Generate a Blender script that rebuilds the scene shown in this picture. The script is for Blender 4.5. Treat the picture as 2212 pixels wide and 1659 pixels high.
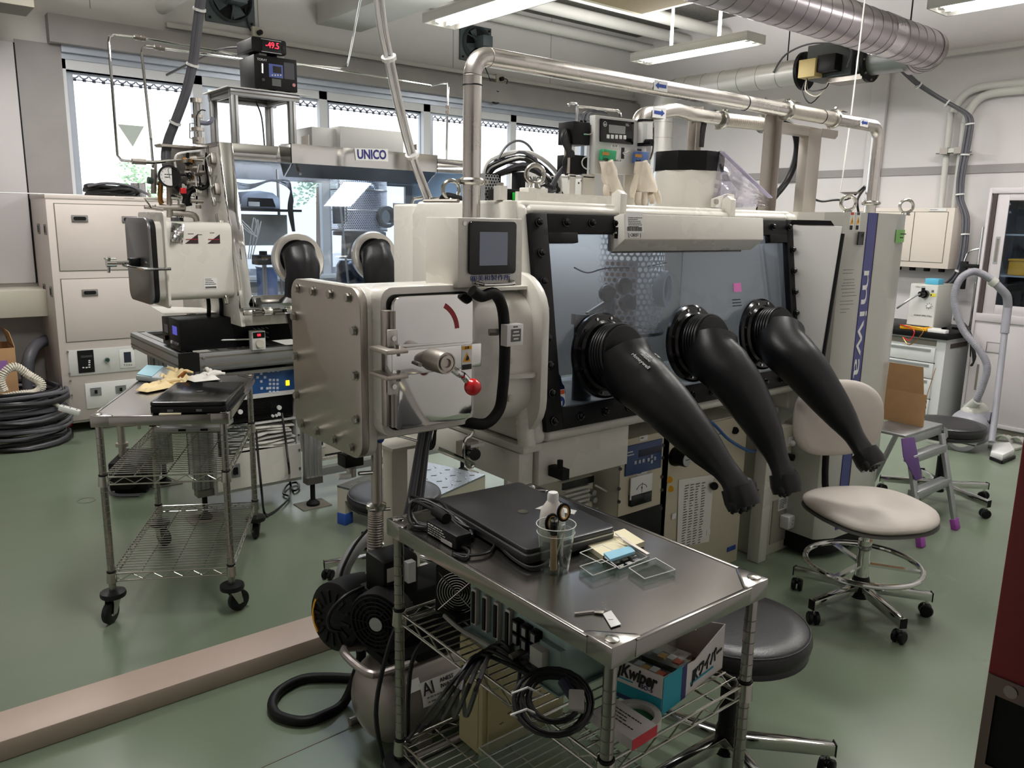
import bpy,bmesh,math,random
from mathutils import Vector,Matrix
for _o in list(bpy.data.objects):bpy.data.objects.remove(_o)
SC=bpy.context.scene
COL=SC.collection
random.seed(7)
PI=math.pi
# ------------------------------------------------------------------ camera
F,CX,CY,HC=1735.0,1106.0,829.5,1.5
_yaw,_pit,_rol=math.radians(50.84),math.radians(11.46),math.radians(-1.16)
_f=Vector((math.cos(_pit)*math.cos(_yaw),math.cos(_pit)*math.sin(_yaw),-math.sin(_pit)))
_r=Vector((math.sin(_yaw),-math.cos(_yaw),0));_d=_f.cross(_r)
_r,_d=math.cos(_rol)*_r+math.sin(_rol)*_d,-math.sin(_rol)*_r+math.cos(_rol)*_d
EYE=Vector((0,0,HC))
cam=bpy.data.cameras.new('camera');cam_o=bpy.data.objects.new('camera',cam);COL.objects.link(cam_o)
cam_o.matrix_world=Matrix(((_r.x,-_d.x,-_f.x,0),(_r.y,-_d.y,-_f.y,0),(_r.z,-_d.z,-_f.z,HC),(0,0,0,1)))
cam.sensor_fit='HORIZONTAL';cam.sensor_width=36.0;cam.lens=F/2212*36;cam.clip_start=0.02
SC.camera=cam_o
# ------------------------------------------------------------------ world, exposure
W=bpy.data.worlds.new('sky');SC.world=W;W.use_nodes=True
_nt=W.node_tree;_nt.nodes.clear()
_bg=_nt.nodes.new('ShaderNodeBackground');_ow=_nt.nodes.new('ShaderNodeOutputWorld')
_sky=_nt.nodes.new('ShaderNodeTexSky')
_sky.sky_type='HOSEK_WILKIE';_sky.sun_direction=Vector((-.35,-.45,.82)).normalized();_sky.turbidity=6
_mx=_nt.nodes.new('ShaderNodeMixRGB');_mx.inputs[0].default_value=.75;_mx.inputs[2].default_value=(.92,.96,1,1)
_nt.links.new(_sky.outputs[0],_mx.inputs[1]);_nt.links.new(_mx.outputs[0],_bg.inputs[0])
_bg.inputs[1].default_value=2.6
_nt.links.new(_bg.outputs[0],_ow.inputs[0])
SC.view_settings.view_transform='Standard';SC.view_settings.look='None'
SC.view_settings.gamma=1.0;SC.view_settings.use_curve_mapping=False
SC.view_settings.exposure=0.14
LAMP=30.0
try:
 SC.cycles.use_denoising=True;SC.cycles.max_bounces=10;SC.cycles.transparent_max_bounces=24
 SC.cycles.glossy_bounces=5;SC.cycles.transmission_bounces=10;SC.cycles.caustics_reflective=False
 SC.cycles.caustics_refractive=False;SC.cycles.sample_clamp_indirect=6
except Exception:pass
def ray(px,py):return(_r*((px-CX)/F)+_d*((py-CY)/F)+_f)
def at(px,py,x=None,y=None,z=None):
 d=ray(px,py)
 t=(x/d.x)if x is not None else(y/d.y)if y is not None else((z-HC)/d.z)
 return EYE+d*t
 # ------------------------------------------------------------------ materials
def lin(c):
 return tuple((v/255/12.92 if v/255<=.04045 else((v/255+.055)/1.055)**2.4)for v in c)
MATS={}
def mat(name,rgb,rough=.5,metal=0,noise=0,scale=30,bump=0,bscale=200,coat=0,spec=.5,emit=None,es=1,alpha=1,trans=0,ior=1.45,stretch=None,rnoise=0):
 if name in MATS:return MATS[name]
 m=bpy.data.materials.new(name);m.use_nodes=True;nt=m.node_tree;b=nt.nodes['Principled BSDF']
 c=lin(rgb);b.inputs['Base Color'].default_value=(*c,1);b.inputs['Roughness'].default_value=rough
 b.inputs['Metallic'].default_value=metal;b.inputs['Specular IOR Level'].default_value=spec;b.inputs['IOR'].default_value=ior
 if coat:b.inputs['Coat Weight'].default_value=coat;b.inputs['Coat Roughness'].default_value=.08
 if emit:b.inputs['Emission Color'].default_value=(*lin(emit),1);b.inputs['Emission Strength'].default_value=es
 if alpha<1:b.inputs['Alpha'].default_value=alpha
 if trans:b.inputs['Transmission Weight'].default_value=trans
 if noise or rnoise or bump:
  tc=nt.nodes.new('ShaderNodeTexCoord');mp=nt.nodes.new('ShaderNodeMapping');nt.links.new(tc.outputs['Object'],mp.inputs[0])
  if stretch:mp.inputs['Scale'].default_value=stretch
 if noise or rnoise:
  n=nt.nodes.new('ShaderNodeTexNoise');n.inputs['Scale'].default_value=scale;n.inputs['Detail'].default_value=5
  nt.links.new(mp.outputs[0],n.inputs['Vector'])
  if noise:
   r=nt.nodes.new('ShaderNodeMapRange');r.inputs[1].default_value=.3;r.inputs[2].default_value=.7
   r.inputs[3].default_value=1-noise;r.inputs[4].default_value=1+noise
   x=nt.nodes.new('ShaderNodeMixRGB');x.blend_type='MULTIPLY';x.inputs[0].default_value=1;x.inputs[1].default_value=(*c,1)
   nt.links.new(n.outputs[0],r.inputs[0]);nt.links.new(r.outputs[0],x.inputs[2]);nt.links.new(x.outputs[0],b.inputs['Base Color'])
  if rnoise:
   r2=nt.nodes.new('ShaderNodeMapRange');r2 .inputs[1].default_value=.3;r2 .inputs[2].default_value=.7
   r2 .inputs[3].default_value=max(.02,rough-rnoise);r2 .inputs[4].default_value=rough+rnoise
   nt.links.new(n.outputs[0],r2 .inputs[0]);nt.links.new(r2 .outputs[0],b.inputs['Roughness'])
 if bump:
  n2=nt.nodes.new('ShaderNodeTexNoise');n2 .inputs['Scale'].default_value=bscale;nt.links.new(mp.outputs[0],n2 .inputs['Vector'])
  bp=nt.nodes.new('ShaderNodeBump');bp.inputs['Strength'].default_value=bump;bp.inputs['Distance'].default_value=.002
  nt.links.new(n2 .outputs[0],bp.inputs['Height']);nt.links.new(bp.outputs[0],b.inputs['Normal'])
 MATS[name]=m;return m
def glassy(name,rgb=(255,255,255),rough=.02,refl=1.0,tint=.0):
 """a thin clear sheet: transparent with a fresnel reflection"""
 if name in MATS:return MATS[name]
 m=bpy.data.materials.new(name);m.use_nodes=True;nt=m.node_tree;nt.nodes.clear()
 o=nt.nodes.new('ShaderNodeOutputMaterial');mix=nt.nodes.new('ShaderNodeMixShader')
 t=nt.nodes.new('ShaderNodeBsdfTransparent');g=nt.nodes.new('ShaderNodeBsdfGlossy');fr=nt.nodes.new('ShaderNodeLayerWeight');fr.inputs[0].default_value=.5
 t.inputs[0].default_value=(*lin(rgb),1);g.inputs['Roughness'].default_value=rough
 pw=nt.nodes.new('ShaderNodeMath');pw.operation='POWER';pw.inputs[1].default_value=4;nt.links.new(fr.outputs['Facing'],pw.inputs[0])
 ma=nt.nodes.new('ShaderNodeMath');ma.operation='MULTIPLY_ADD';ma.inputs[1].default_value=.9*refl;ma.inputs[2].default_value=.035*refl+tint
 nt.links.new(pw.outputs[0],ma.inputs[0]);nt.links.new(ma.outputs[0],mix.inputs[0])
 nt.links.new(t.outputs[0],mix.inputs[1]);nt.links.new(g.outputs[0],mix.inputs[2]);nt.links.new(mix.outputs[0],o.inputs[0])
 MATS[name]=m;return m
M={}
M['wall']=mat('wall_paint',(205,203,200),.7,noise=.03,scale=3,bump=.05,bscale=300)
M['wallw']=mat('wall_white',(212,208,208),.65,noise=.03,scale=2,bump=.05,bscale=300)
M['conc']=mat('concrete_ceiling',(112,110,104),.95,noise=.25,scale=60,bump=.8,bscale=150)
M['ceil']=mat('ceiling_white',(208,208,204),.8,noise=.02,scale=4)
M['pipew']=mat('white_pipe_paint',(206,205,200),.55,noise=.03,scale=6)
M['grey']=mat('grey_band_paint',(150,146,145),.6,noise=.06,scale=5)
M['dgrey']=mat('dark_beam_paint',(110,106,96),.7,noise=.06,scale=5)
M['frame']=mat('window_aluminium',(176,184,196),.35,.35,noise=.03,scale=9)
M['framew']=mat('window_white_frame',(214,216,220),.4)
M['cream']=mat('machine_cream_paint',(214,211,203),.28,noise=.012,scale=4,coat=.3,rnoise=.04)
M['cream2']=mat('machine_beige_paint',(196,191,177),.4,noise=.02,scale=6)
M['cabw']=mat('cabinet_pinkish_white',(206,196,190),.45,noise=.015,scale=5)
M['panw']=mat('panel_white',(208,208,205),.4,noise=.01,scale=5)
M['mgrey']=mat('machine_grey_white',(186,186,178),.3,coat=.3,noise=.01,scale=4)
M['steel']=mat('brushed_steel',(182,175,167),.42,1,noise=.02,scale=40,stretch=(1,1,.03),rnoise=.02)
M['steelh']=mat('brushed_steel_table',(160,156,152),.21,1,noise=.02,scale=2.5,rnoise=.03)
M['steeld']=mat('steel_dull',(150,144,138),.42,1,noise=.04,scale=14,rnoise=.04)
M['chrome']=mat('chrome',(205,205,202),.1,1,rnoise=.03,scale=8)
M['chromed']=mat('chrome_wire',(180,178,170),.22,1,rnoise=.05,scale=20)
M['mirror']=mat('polished_steel',(214,214,212),.07,1,rnoise=.02,scale=5)
M['alu']=mat('aluminium_profile',(168,170,172),.4,.75,noise=.03,scale=20)
M['black']=mat('black_plastic',(9,9,11),.45,spec=.25,noise=.05,scale=20)
M['blackm']=mat('black_matt',(11,11,12),.65,spec=.3,noise=.05,scale=20)
M['blackg']=mat('black_gloss',(9,9,11),.18,coat=.15,spec=.4,noise=.03,scale=10)
M['rubber']=mat('black_rubber',(15,15,17),.38,spec=.4,noise=.06,scale=12,bump=.12,bscale=90)
M['leather']=mat('black_vinyl',(22,21,24),.34,noise=.05,scale=14,bump=.2,bscale=260)
M['cable']=mat('black_cable',(18,18,20),.45,noise=.05,scale=40)
M['cableg']=mat('grey_cable',(92,92,98),.45,noise=.05,scale=40)
M['cablew']=mat('white_cable',(220,214,200),.45,noise=.03,scale=40)
M['white']=mat('white_plastic',(226,226,224),.4,noise=.01,scale=10)
M['paper']=mat('paper',(228,226,220),.8,noise=.02,scale=15)
M['label']=mat('label_white',(226,226,224),.6,noise=.01,scale=15)
M['ink']=mat('ink_black',(20,20,22),.6)
M['blue']=mat('sign_blue',(26,62,140),.5)
M['navy']=mat('stripe_navy',(34,40,120),.3,coat=.3)
M['yellow']=mat('yellow_plastic',(232,170,24),.45,noise=.04,scale=10)
M['red']=mat('red_plastic',(196,24,28),.25,coat=.4)
M['green']=mat('green_plastic',(38,150,84),.4)
M['glass']=glassy('window_glass',refl=.35)
M['acry']=glassy('clear_acrylic',(246,250,248),.03,.9,.03)
M['gbglass']=glassy('glovebox_glass',(222,230,240),.02,.9,.03)
M['brass']=mat('brass',(176,130,70),.3,1)
M['card']=mat('cardboard',(190,150,108),.85,noise=.06,scale=14)
M['purple']=mat('purple_plastic',(92,58,122),.5)
# ------------------------------------------------------------------ mesh builder
def frame(dirv,up=None):
 z=Vector(dirv).normalized();a=Vector(up)if up is not None else(Vector((0,0,1))if abs(z.z)<.95 else Vector((1,0,0)))
 x=a.cross(z).normalized();return x,z.cross(x),z
class MB:
 def __init__(s):s.v=[];s.f=[]
 def add(s,vs,fs):
  n=len(s.v);s.v+=[Vector(p)for p in vs];s.f+=[tuple(i+n for i in q)for q in fs];return s
 def box(s,a,b):
  x0,y0,z0=a;x1,y1,z1=b
  if x0>x1:x0,x1=x1,x0
  if y0>y1:y0,y1=y1,y0
  if z0>z1:z0,z1=z1,z0
  return s.add([(x0,y0,z0),(x1,y0,z0),(x1,y1,z0),(x0,y1,z0),(x0,y0,z1),(x1,y0,z1),(x1,y1,z1),(x0,y1,z1)],[(0,3,2,1),(4,5,6,7),(0,1,5,4),(1,2,6,5),(2,3,7,6),(3,0,4,7)])
 def obox(s,c,size,ax=None):
  """oriented box, ax = three unit axes"""
  X,Y,Z=ax or((1,0,0),(0,1,0),(0,0,1));X=Vector(X)*size[0]/2;Y=Vector(Y)*size[1]/2;Z=Vector(Z)*size[2]/2;c=Vector(c)
  return s.add([c-X-Y-Z,c+X-Y-Z,c+X+Y-Z,c-X+Y-Z,c-X-Y+Z,c+X-Y+Z,c+X+Y+Z,c-X+Y+Z],[(0,3,2,1),(4,5,6,7),(0,1,5,4),(1,2,6,5),(2,3,7,6),(3,0,4,7)])
 def bar(s,a,b,w,h,up=None):
  a=Vector(a);b=Vector(b);x,y,z=frame(b-a,up);return s.obox((a+b)/2,(w,h,(b-a).length),(x,y,z))
 def prism(s,pts,n):
  """polygon pts (3D, in order) extruded by vector n"""
  k=len(pts);n=Vector(n);p=[Vector(q)for q in pts]
  nn=Vector((0,0,0))
  for i in range(k):nn+=p[i].cross(p[(i+1)%k])
  if nn.dot(n)>0:p=p[::-1]
  return s.add(p+[q+n for q in p],[tuple(range(k)),tuple(range(2*k-1,k-1,-1))]+[(i,i+k,(i+1)%k+k,(i+1)%k)for i in range(k)])
 def cyl(s,a,b,r,r2=None,n=14,cap=True):
  a=Vector(a);b=Vector(b);r2=r if r2 is None else r2;x,y,z=frame(b-a)
  vs=[]
  for c,q in((a,r),(b,r2)):
   vs+=[c+x*q*math.cos(2*PI*i/n)+y*q*math.sin(2*PI*i/n)for i in range(n)]
  fs=[(i,(i+1)%n,(i+1)%n+n,i+n)for i in range(n)]
  if cap:fs+=[tuple(range(n-1,-1,-1)),tuple(range(n,2*n))]
  return s.add(vs,fs)
 def ring(s,c,ax,ro,ri,h,n=24):
  """flat washer: outer ro, inner ri, from c along ax by h"""
  x,y,z=frame(ax);c=Vector(c);vs=[]
  for q,d in((ro,0),(ri,0),(ro,h),(ri,h)):
   vs+=[c+z*d+x*q*math.cos(2*PI*i/n)+y*q*math.sin(2*PI*i/n)for i in range(n)]
  fs=[]
  for i in range(n):
   j=(i+1)%n
   fs+=[(i,j,j+2*n,i+2*n),(j+n,i+n,i+3*n,j+3*n),(j,i,i+n,j+n),(i+2*n,j+2*n,j+3*n,i+3*n)]
  return s.add(vs,fs)
 def lathe(s,prof,c=(0,0,0),ax=(0,0,1),n=20,a0=0,a1=2*PI):
  """prof: (r, h) along axis"""
  x,y,z=frame(ax);c=Vector(c);m=len(prof);full=abs(a1-a0-2*PI)<1e-6;k=n if full else n+1
  vs=[]
  for i in range(k):
   a=a0+(a1-a0)*i/n;u=x*math.cos(a)+y*math.sin(a)
   vs+=[c+u*r+z*h for r,h in prof]
  fs=[]
  for i in range(n):
   j=(i+1)%k
   fs+=[(i*m+q,j*m+q,j*m+q+1,i*m+q+1)for q in range(m-1)]
  if full and prof[0][0]>1e-5:fs.append(tuple(i*m for i in range(n-1,-1,-1)))
  if full and prof[-1][0]>1e-5:fs.append(tuple(i*m+m-1 for i in range(n)))
  return s.add(vs,fs)
 def tube(s,pts,r,n=8,closed=False,sm=0,cap=True,rr=None):
  pts=[Vector(p)for p in pts]
  if sm:pts=smooth(pts,sm,closed)
  k=len(pts);vs=[];x=None
  for i,p in enumerate(pts):
   t=(pts[(i+1)%k]-pts[i-1])if closed else(pts[min(i+1,k-1)]-pts[max(i-1,0)])
   if t.length<1e-9:t=Vector((0,0,1))
   t.normalize()
   if x is None:x,y,_=frame(t)
   else:
    x=x-t*x.dot(t)
    if x.length<1e-6:x,y,_=frame(t)
    x.normalize();y=t.cross(x)
   q=rr[min(i*len(rr)//k,len(rr)-1)]if rr else r
   vs+=[p+x*q*math.cos(2*PI*j/n)+y*q*math.sin(2*PI*j/n)for j in range(n)]
  fs=[]
  for i in range(k if closed else k-1):
   a,b=i*n,((i+1)%k)*n
   fs+=[(a+j,a+(j+1)%n,b+(j+1)%n,b+j)for j in range(n)]
  if cap and not closed:fs+=[tuple(range(n-1,-1,-1)),tuple(range((k-1)*n,k*n))]
  return s.add(vs,fs)
 def ball(s,c,r,n=12,sc=(1,1,1)):
  c=Vector(c);m=n//2+1;vs=[c+Vector((0,0,-r*sc[2]))]
  for i in range(1,m):
   a=-PI/2+PI*i/m
   vs+=[c+Vector((r*sc[0]*math.cos(a)*math.cos(2*PI*j/n),r*sc[1]*math.cos(a)*math.sin(2*PI*j/n),r*sc[2]*math.sin(a)))for j in range(n)]
  vs.append(c+Vector((0,0,r*sc[2])));fs=[(0,1+(j+1)%n,1+j)for j in range(n)]
  for i in range(m-2):
   a,b=1+i*n,1+(i+1)*n
   fs+=[(a+j,a+(j+1)%n,b+(j+1)%n,b+j)for j in range(n)]
  l=len(vs)-1;a=1+(m-2)*n
  fs+=[(a+j,a+(j+1)%n,l)for j in range(n)]
  return s.add(vs,fs)
 def torus(s,c,ax,R,r,n=28,k=8):
  x,y,z=frame(ax);c=Vector(c);pts=[c+x*R*math.cos(2*PI*i/n)+y*R*math.sin(2*PI*i/n)for i in range(n)]
  return s.tube(pts,r,k,closed=True)
 def sheet(s,g,th=0):
  """grid of points g[i][j]; thickness along normals by th (extra offset copy)"""
  a,b=len(g),len(g[0]);vs=[Vector(p)for r in g for p in r]
  fs=[(i*b+j,(i+1)*b+j,(i+1)*b+j+1,i*b+j+1)for i in range(a-1)for j in range(b-1)]
  if th:
   nr=[Vector((0,0,0))for _ in vs]
   for q in fs:
    nn=(vs[q[2]]-vs[q[0]]).cross(vs[q[3]]-vs[q[1]])
    for i in q:nr[i]+=nn
   o=len(vs);vs+=[v-(m.normalized()*th if m.length>1e-12 else m)for v,m in zip(vs,nr)]
   fs+=[tuple(i+o for i in q[::-1])for q in fs]
   ed=[i*b for i in range(a)]+[(a-1)*b+j for j in range(1,b)]+[i*b+b-1 for i in range(a-2,-1,-1)]+[j for j in range(b-2,0,-1)]
   fs+=[(ed[i],ed[i]+o,ed[(i+1)%len(ed)]+o,ed[(i+1)%len(ed)])for i in range(len(ed))]
  return s.add(vs,fs)
def smooth(pts,k,closed=False):
 out=[];n=len(pts);R=range(n if closed else n-1)
 for i in R:
  p0=pts[i-1]if(closed or i>0)else pts[0];p1=pts[i];p2=pts[(i+1)%n];p3=pts[(i+2)%n]if(closed or i+2<n)else p2
  for j in range(k):
   t=j/k;out.append(.5*((2*p1)+(p2-p0)*t+(2*p0-5*p1+4*p2-p3)*t*t+(3*p1-p0-3*p2+p3)*t**3))
 if not closed:out.append(pts[-1])
 return out
def V(*a):return Vector(a)
# ------------------------------------------------------------------ objects
def root_of(o):
 while o.parent:o=o.parent
 return o
def mesh_of(name,mb,m,bev=0,seg=2,off=None,ang=35):
 me=bpy.data.meshes.new(name);vs=[v-off for v in mb.v]if off is not None else mb.v
 me.from_pydata([tuple(v)for v in vs],[],mb.f)
 bm=bmesh.new();bm.from_mesh(me)
 bmesh.ops.recalc_face_normals(bm,faces=bm.faces)
 if bev:
  es=[e for e in bm.edges if len(e.link_faces)==2 and e.calc_face_angle(0)>.6]
  bmesh.ops.bevel(bm,geom=es,offset=bev,segments=seg,profile=.5,affect='EDGES',clamp_overlap=True)
 bm.to_mesh(me);bm.free()
 me.polygons.foreach_set('use_smooth',[True]*len(me.polygons));me.set_sharp_from_angle(angle=math.radians(ang))
 me.materials.append(m);return me
def props(o,label=None,cat=None,group=None,kind=None):
 for k,v in(('label',label),('category',cat),('group',group),('kind',kind)):
  if v:o[k]=v
 return o
def thing(name,label,cat,base=(0,0,0),group=None,kind=None):
 o=bpy.data.objects.new(name,None);COL.objects.link(o);o.location=base;o.empty_display_size=.05
 return props(o,label,cat,group,kind)
def obj(name,mb,m,parent=None,bev=0,seg=2,label=None,kind=None,ang=35):
 """a part under its thing: coordinates given in world space (root not rotated yet)"""
 off=Vector(root_of(parent).location)if parent else None
 o=bpy.data.objects.new(name,mesh_of(name,mb,m,bev,seg,off,ang));COL.objects.link(o)
 if parent:o.parent=parent
 return props(o,label=label,kind=kind)
def single(name,mb,m,label,cat,group=None,bev=0,seg=2,kind=None,ang=35):
 """a thing that is one mesh, origin at its base"""
 xs=[v.x for v in mb.v];ys=[v.y for v in mb.v];zs=[v.z for v in mb.v]
 c=Vector(((min(xs)+max(xs))/2,(min(ys)+max(ys))/2,min(zs)))
 o=bpy.data.objects.new(name,mesh_of(name,mb,m,bev,seg,c,ang));COL.objects.link(o);o.location=c
 return props(o,label,cat,group,kind)
def struct(name,mb,m,bev=0,parent=None):
 o=obj(name,mb,m,parent,bev)
 if not parent:o['kind']='structure'
 return o
def parts(name,mb,m,parent,places,bev=0,seg=2,ang=35):
 """alike pieces sharing one mesh (built round the origin); places: positions or (position, 3x3 axes)"""
 off=Vector(root_of(parent).location);me=mesh_of(name,mb,m,bev,seg,None,ang)
 for p in places:
  o=bpy.data.objects.new(name,me);COL.objects.link(o);o.parent=parent
  if isinstance(p,tuple)and len(p)==2 and not isinstance(p[0],(int,float)):
   c,ax=p;X,Y,Z=[Vector(q)for q in ax]
   o.matrix_local=Matrix(((X.x,Y.x,Z.x,0),(X.y,Y.y,Z.y,0),(X.z,Y.z,Z.z,0),(0,0,0,1)))
   o.location=Vector(c)-off
  else:o.location=Vector(p)-off
def place(root,loc,rz=0):
 root.location=loc;root.rotation_euler=(0,0,rz);return root
def dup(root,loc,rz=0,label=None,group=None):
 def cp(o,p):
  c=o.copy();COL.objects.link(c)
  if p:c.parent=p
  for ch in o.children:cp(ch,c)
  return c
 r=cp(root,None);r.location=loc;r.rotation_euler=(0,0,rz)
 if label:r['label']=label
 if group:r['group']=group
 return r
def text(s,size,pos,right,up,m,parent,name='lettering',ext=.0006,align='CENTER',width=None,space=1.0,shear=0,bold=0):
 """flat print in real letters, on a surface; pos = centre (or left) of the line"""
 cu=bpy.data.curves.new('t','FONT');cu.body=s;cu.size=size;cu.align_x=align;cu.align_y='CENTER';cu.extrude=ext;cu.resolution_u=3;cu.space_character=space;cu.shear=shear;cu.offset=bold
 t=bpy.data.objects.new('t',cu);COL.objects.link(t);bpy.context.view_layer.update()
 me=bpy.data.meshes.new_from_object(t.evaluated_get(bpy.context.evaluated_depsgraph_get()))
 bpy.data.objects.remove(t)
 X=Vector(right).normalized();Z=X.cross(Vector(up)).normalized();Y=Z.cross(X)
 if width and len(me.vertices):
  w=max(v.co.x for v in me.vertices)-min(v.co.x for v in me.vertices)
  k=width/max(w,1e-6)
  for v in me.vertices:v.co.x*=k
 off=Vector(root_of(parent).location)
 for v in me.vertices:v.co=X*v.co.x+Y*v.co.y+Z*v.co.z+Vector(pos)-off
 me.materials.clear();me.materials.append(m)
 o=bpy.data.objects.new(name,me);COL.objects.link(o);o.parent=parent;return o
def lines(n,pos,right,up,w,pitch,m,parent,h=.35,name='lettering',seed=1,cap=.0006):
 """rows of small print too fine to read: short dashes"""
 R=random.Random(seed);X=Vector(right).normalized();Y=Vector(up).normalized();Z=X.cross(Y);mb=MB()
 for i in range(n):
  x=0
  while x<w*.95:
   l=R.uniform(.04,.16)*w
   if x+l>w:l=w-x
   mb.obox(Vector(pos)+X*(x+l/2)-Y*pitch*i,(l,pitch*h,cap),(X,Y,Z));x+=l+.03*w
   if R.random()<.12 and x>w*.5:break
 o=obj(name,mb,m,parent);o['kind']='stuff';return o
def plate(c,right,up,w,h,m,parent,name='sticker',th=.0008,label=None,bev=0):
 X=Vector(right).normalized();Y=Vector(up).normalized()
 return obj(name,MB().obox(c,(w,h,th),(X,Y,X.cross(Y))),m,parent,label=label,bev=bev)
BOLT=MB().cyl((0,0,0),(0,0,.5),1,n=6)
def bolt_mb(r,h,washer=True):
 b=MB().cyl((0,0,0),(0,0,h),r,n=6)
 return b
def axes(z,up=(0,0,1)):
 x,y,z=frame(z,up);return(x,y,z)
 # ================================================================== the room
YW,XW,ZC,X0,Y0=6.66,7.14,3.56,-1.3,.12
def floor_mat():
 m=mat('floor_green_resin',(112,122,104),.2,spec=.5);nt=m.node_tree;b=nt.nodes['Principled BSDF']
 tc=nt.nodes.new('ShaderNodeTexCoord');n=nt.nodes.new('ShaderNodeTexNoise');n.inputs['Scale'].default_value=.9;n.inputs['Detail'].default_value=4
 cr=nt.nodes.new('ShaderNodeValToRGB');cr.color_ramp.elements[0].position=.35;cr.color_ramp.elements[1].position=.7
 cr.color_ramp.elements[0].color=(*lin((106,119,99)),1);cr.color_ramp.elements[1].color=(*lin((118,128,112)),1)
 nt.links.new(tc.outputs['Object'],n.inputs[0]);nt.links.new(n.outputs[0],cr.inputs[0]);nt.links.new(cr.outputs[0],b.inputs['Base Color'])
 n2=nt.nodes.new('ShaderNodeTexNoise');n2 .inputs['Scale'].default_value=2.4;mr=nt.nodes.new('ShaderNodeMapRange')
 mr.inputs[3].default_value=.16;mr.inputs[4].default_value=.32
 nt.links.new(tc.outputs['Object'],n2 .inputs[0]);nt.links.new(n2 .outputs[0],mr.inputs[0]);nt.links.new(mr.outputs[0],b.inputs['Roughness'])
 return m
M['floor']=floor_mat()
fl=struct('floor',MB().box((X0,-1.8,-.1),(XW,YW,0)),M['floor'])
# a seam in the resin floor and a floor cap
a1,a2=at(1100-548,1655,z=0),at(780,1552,z=0)
obj('floor_seam',MB().bar((a1 .x-1,a1 .y+(a1 .y-a2 .y)/(a2 .x-a1 .x),.0006),(a2 .x+.6,a2 .y-.0*(a2 .y),.0006),.004,.0012),M['dgrey'],fl)
p=at(187,1081,z=0)
obj('floor_cap',MB().ring((p.x,p.y,0),(0,0,1),.045,.041,.0015),M['steeld'],fl)
struct('ceiling',MB().box((X0,-1.8,ZC),(XW,YW,ZC+.1)),M['conc'])
wb=MB()
struct('wall_back',MB().box((X0,YW,0),(1.28,YW+.3,ZC)).box((1.28,YW,0),(6.5,YW+.3,1.0)).box((1.28,YW,2.62),(6.5,YW+.3,ZC)).box((6.5,YW,0),(XW,YW+.3,ZC)),M['wall'])
struct('wall_right',MB().box((XW,-1.8,0),(XW+.2,YW+.3,ZC)),M['wallw'])
struct('wall_left',MB().box((X0-.2,-1.8,0),(X0,YW+.3,ZC)),M['wallw'])
struct('wall_front',MB().box((X0,.12,0),(-.3,.28,ZC)).box((.98,.12,0),(XW,.28,ZC)).box((-.3,.12,2.2),(.98,.28,ZC)),M['wallw'])
struct('wall_corridor',MB().box((X0,-1.9,0),(XW,-1.8,ZC)),M['wallw'])
# doorway jamb in red with its strike plate
JX=.925
jm=mat('door_frame_red',(112,14,18),.4,noise=.05,scale=6)
dj=struct('door_1',MB().box((JX,.1,0),(.985,.292,2.2)),jm,bev=.003)
obj('door_frame_head',MB().box((-.32,.1,2.2),(.985,.292,2.27)),jm,dj)
obj('door_frame_side',MB().box((-.32,.1,0),(-.27,.292,2.2)),jm,dj)
sp=obj('strike_plate',MB().box((JX-.003,.19,.86),(JX,.29,.915)).box((JX-.003,.19,1.0),(JX,.29,1.022)).box((JX-.003,.19,.915),(JX,.21,1.0)).box((JX-.003,.28,.915),(JX,.29,1.0)),mat('strike_plate_steel',(120,105,100),.35,1),dj,label='steel strike plate')
obj('strike_hole',MB().box((JX-.0005,.21,.915),(JX+.001,.28,1.0)),M['blackm'],sp)
obj('screw',MB().cyl((JX-.0045,.266,1.011),(JX-.003,.266,1.011),.007,n=12),M['steeld'],sp)
# ---- back wall: column beside the window, panel, ledge
struct('trim_1',MB().box((X0,YW-.03,1.0),(.99,YW,2.62)),mat('wall_panel',(196,192,193),.6,noise=.02,scale=3),bev=.006)
obj('panel_gap',MB().box((.99,YW-.02,1.0),(1.0,YW-.012,2.62)),M['blackm'],bpy.data.objects['trim_1'])
struct('trim_2',MB().box((X0,YW-.32,.79),(1.02,YW,.975)),M['cream2'],bev=.005)
struct('trim_3',MB().box((1.2,YW-.1,2.645),(XW,YW,2.83)),M['grey'],bev=.003)
struct('trim_4',MB().box((1.0,YW-.012,.975),(1.28,YW,2.645)),M['grey'])
struct('trim_5',MB().box((2.0,YW-.045,2.868),(XW,YW,2.903)),M['pipew'],bev=.003)
for x in(1.49,2.72,3.9,4.62,5.85):
 struct('wall_joint',MB().box((x,YW-.002,2.92),(x+.006,YW,ZC)),M['grey'])
struct('beam_1',MB().box((3.23,.28,3.085),(3.64,YW,ZC)),M['ceil'],bev=.004)
b0=at(57,36,y=6.2)
struct('beam_2',MB().box((X0,5.9,b0 .z),(b0 .x,6.2,b0 .z+.4)),M['dgrey'],bev=.004)
struct('beam_3',MB().box((XW-.05,.28,2.885),(XW,3.66,2.93)),M['wallw'],bev=.004)
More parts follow.
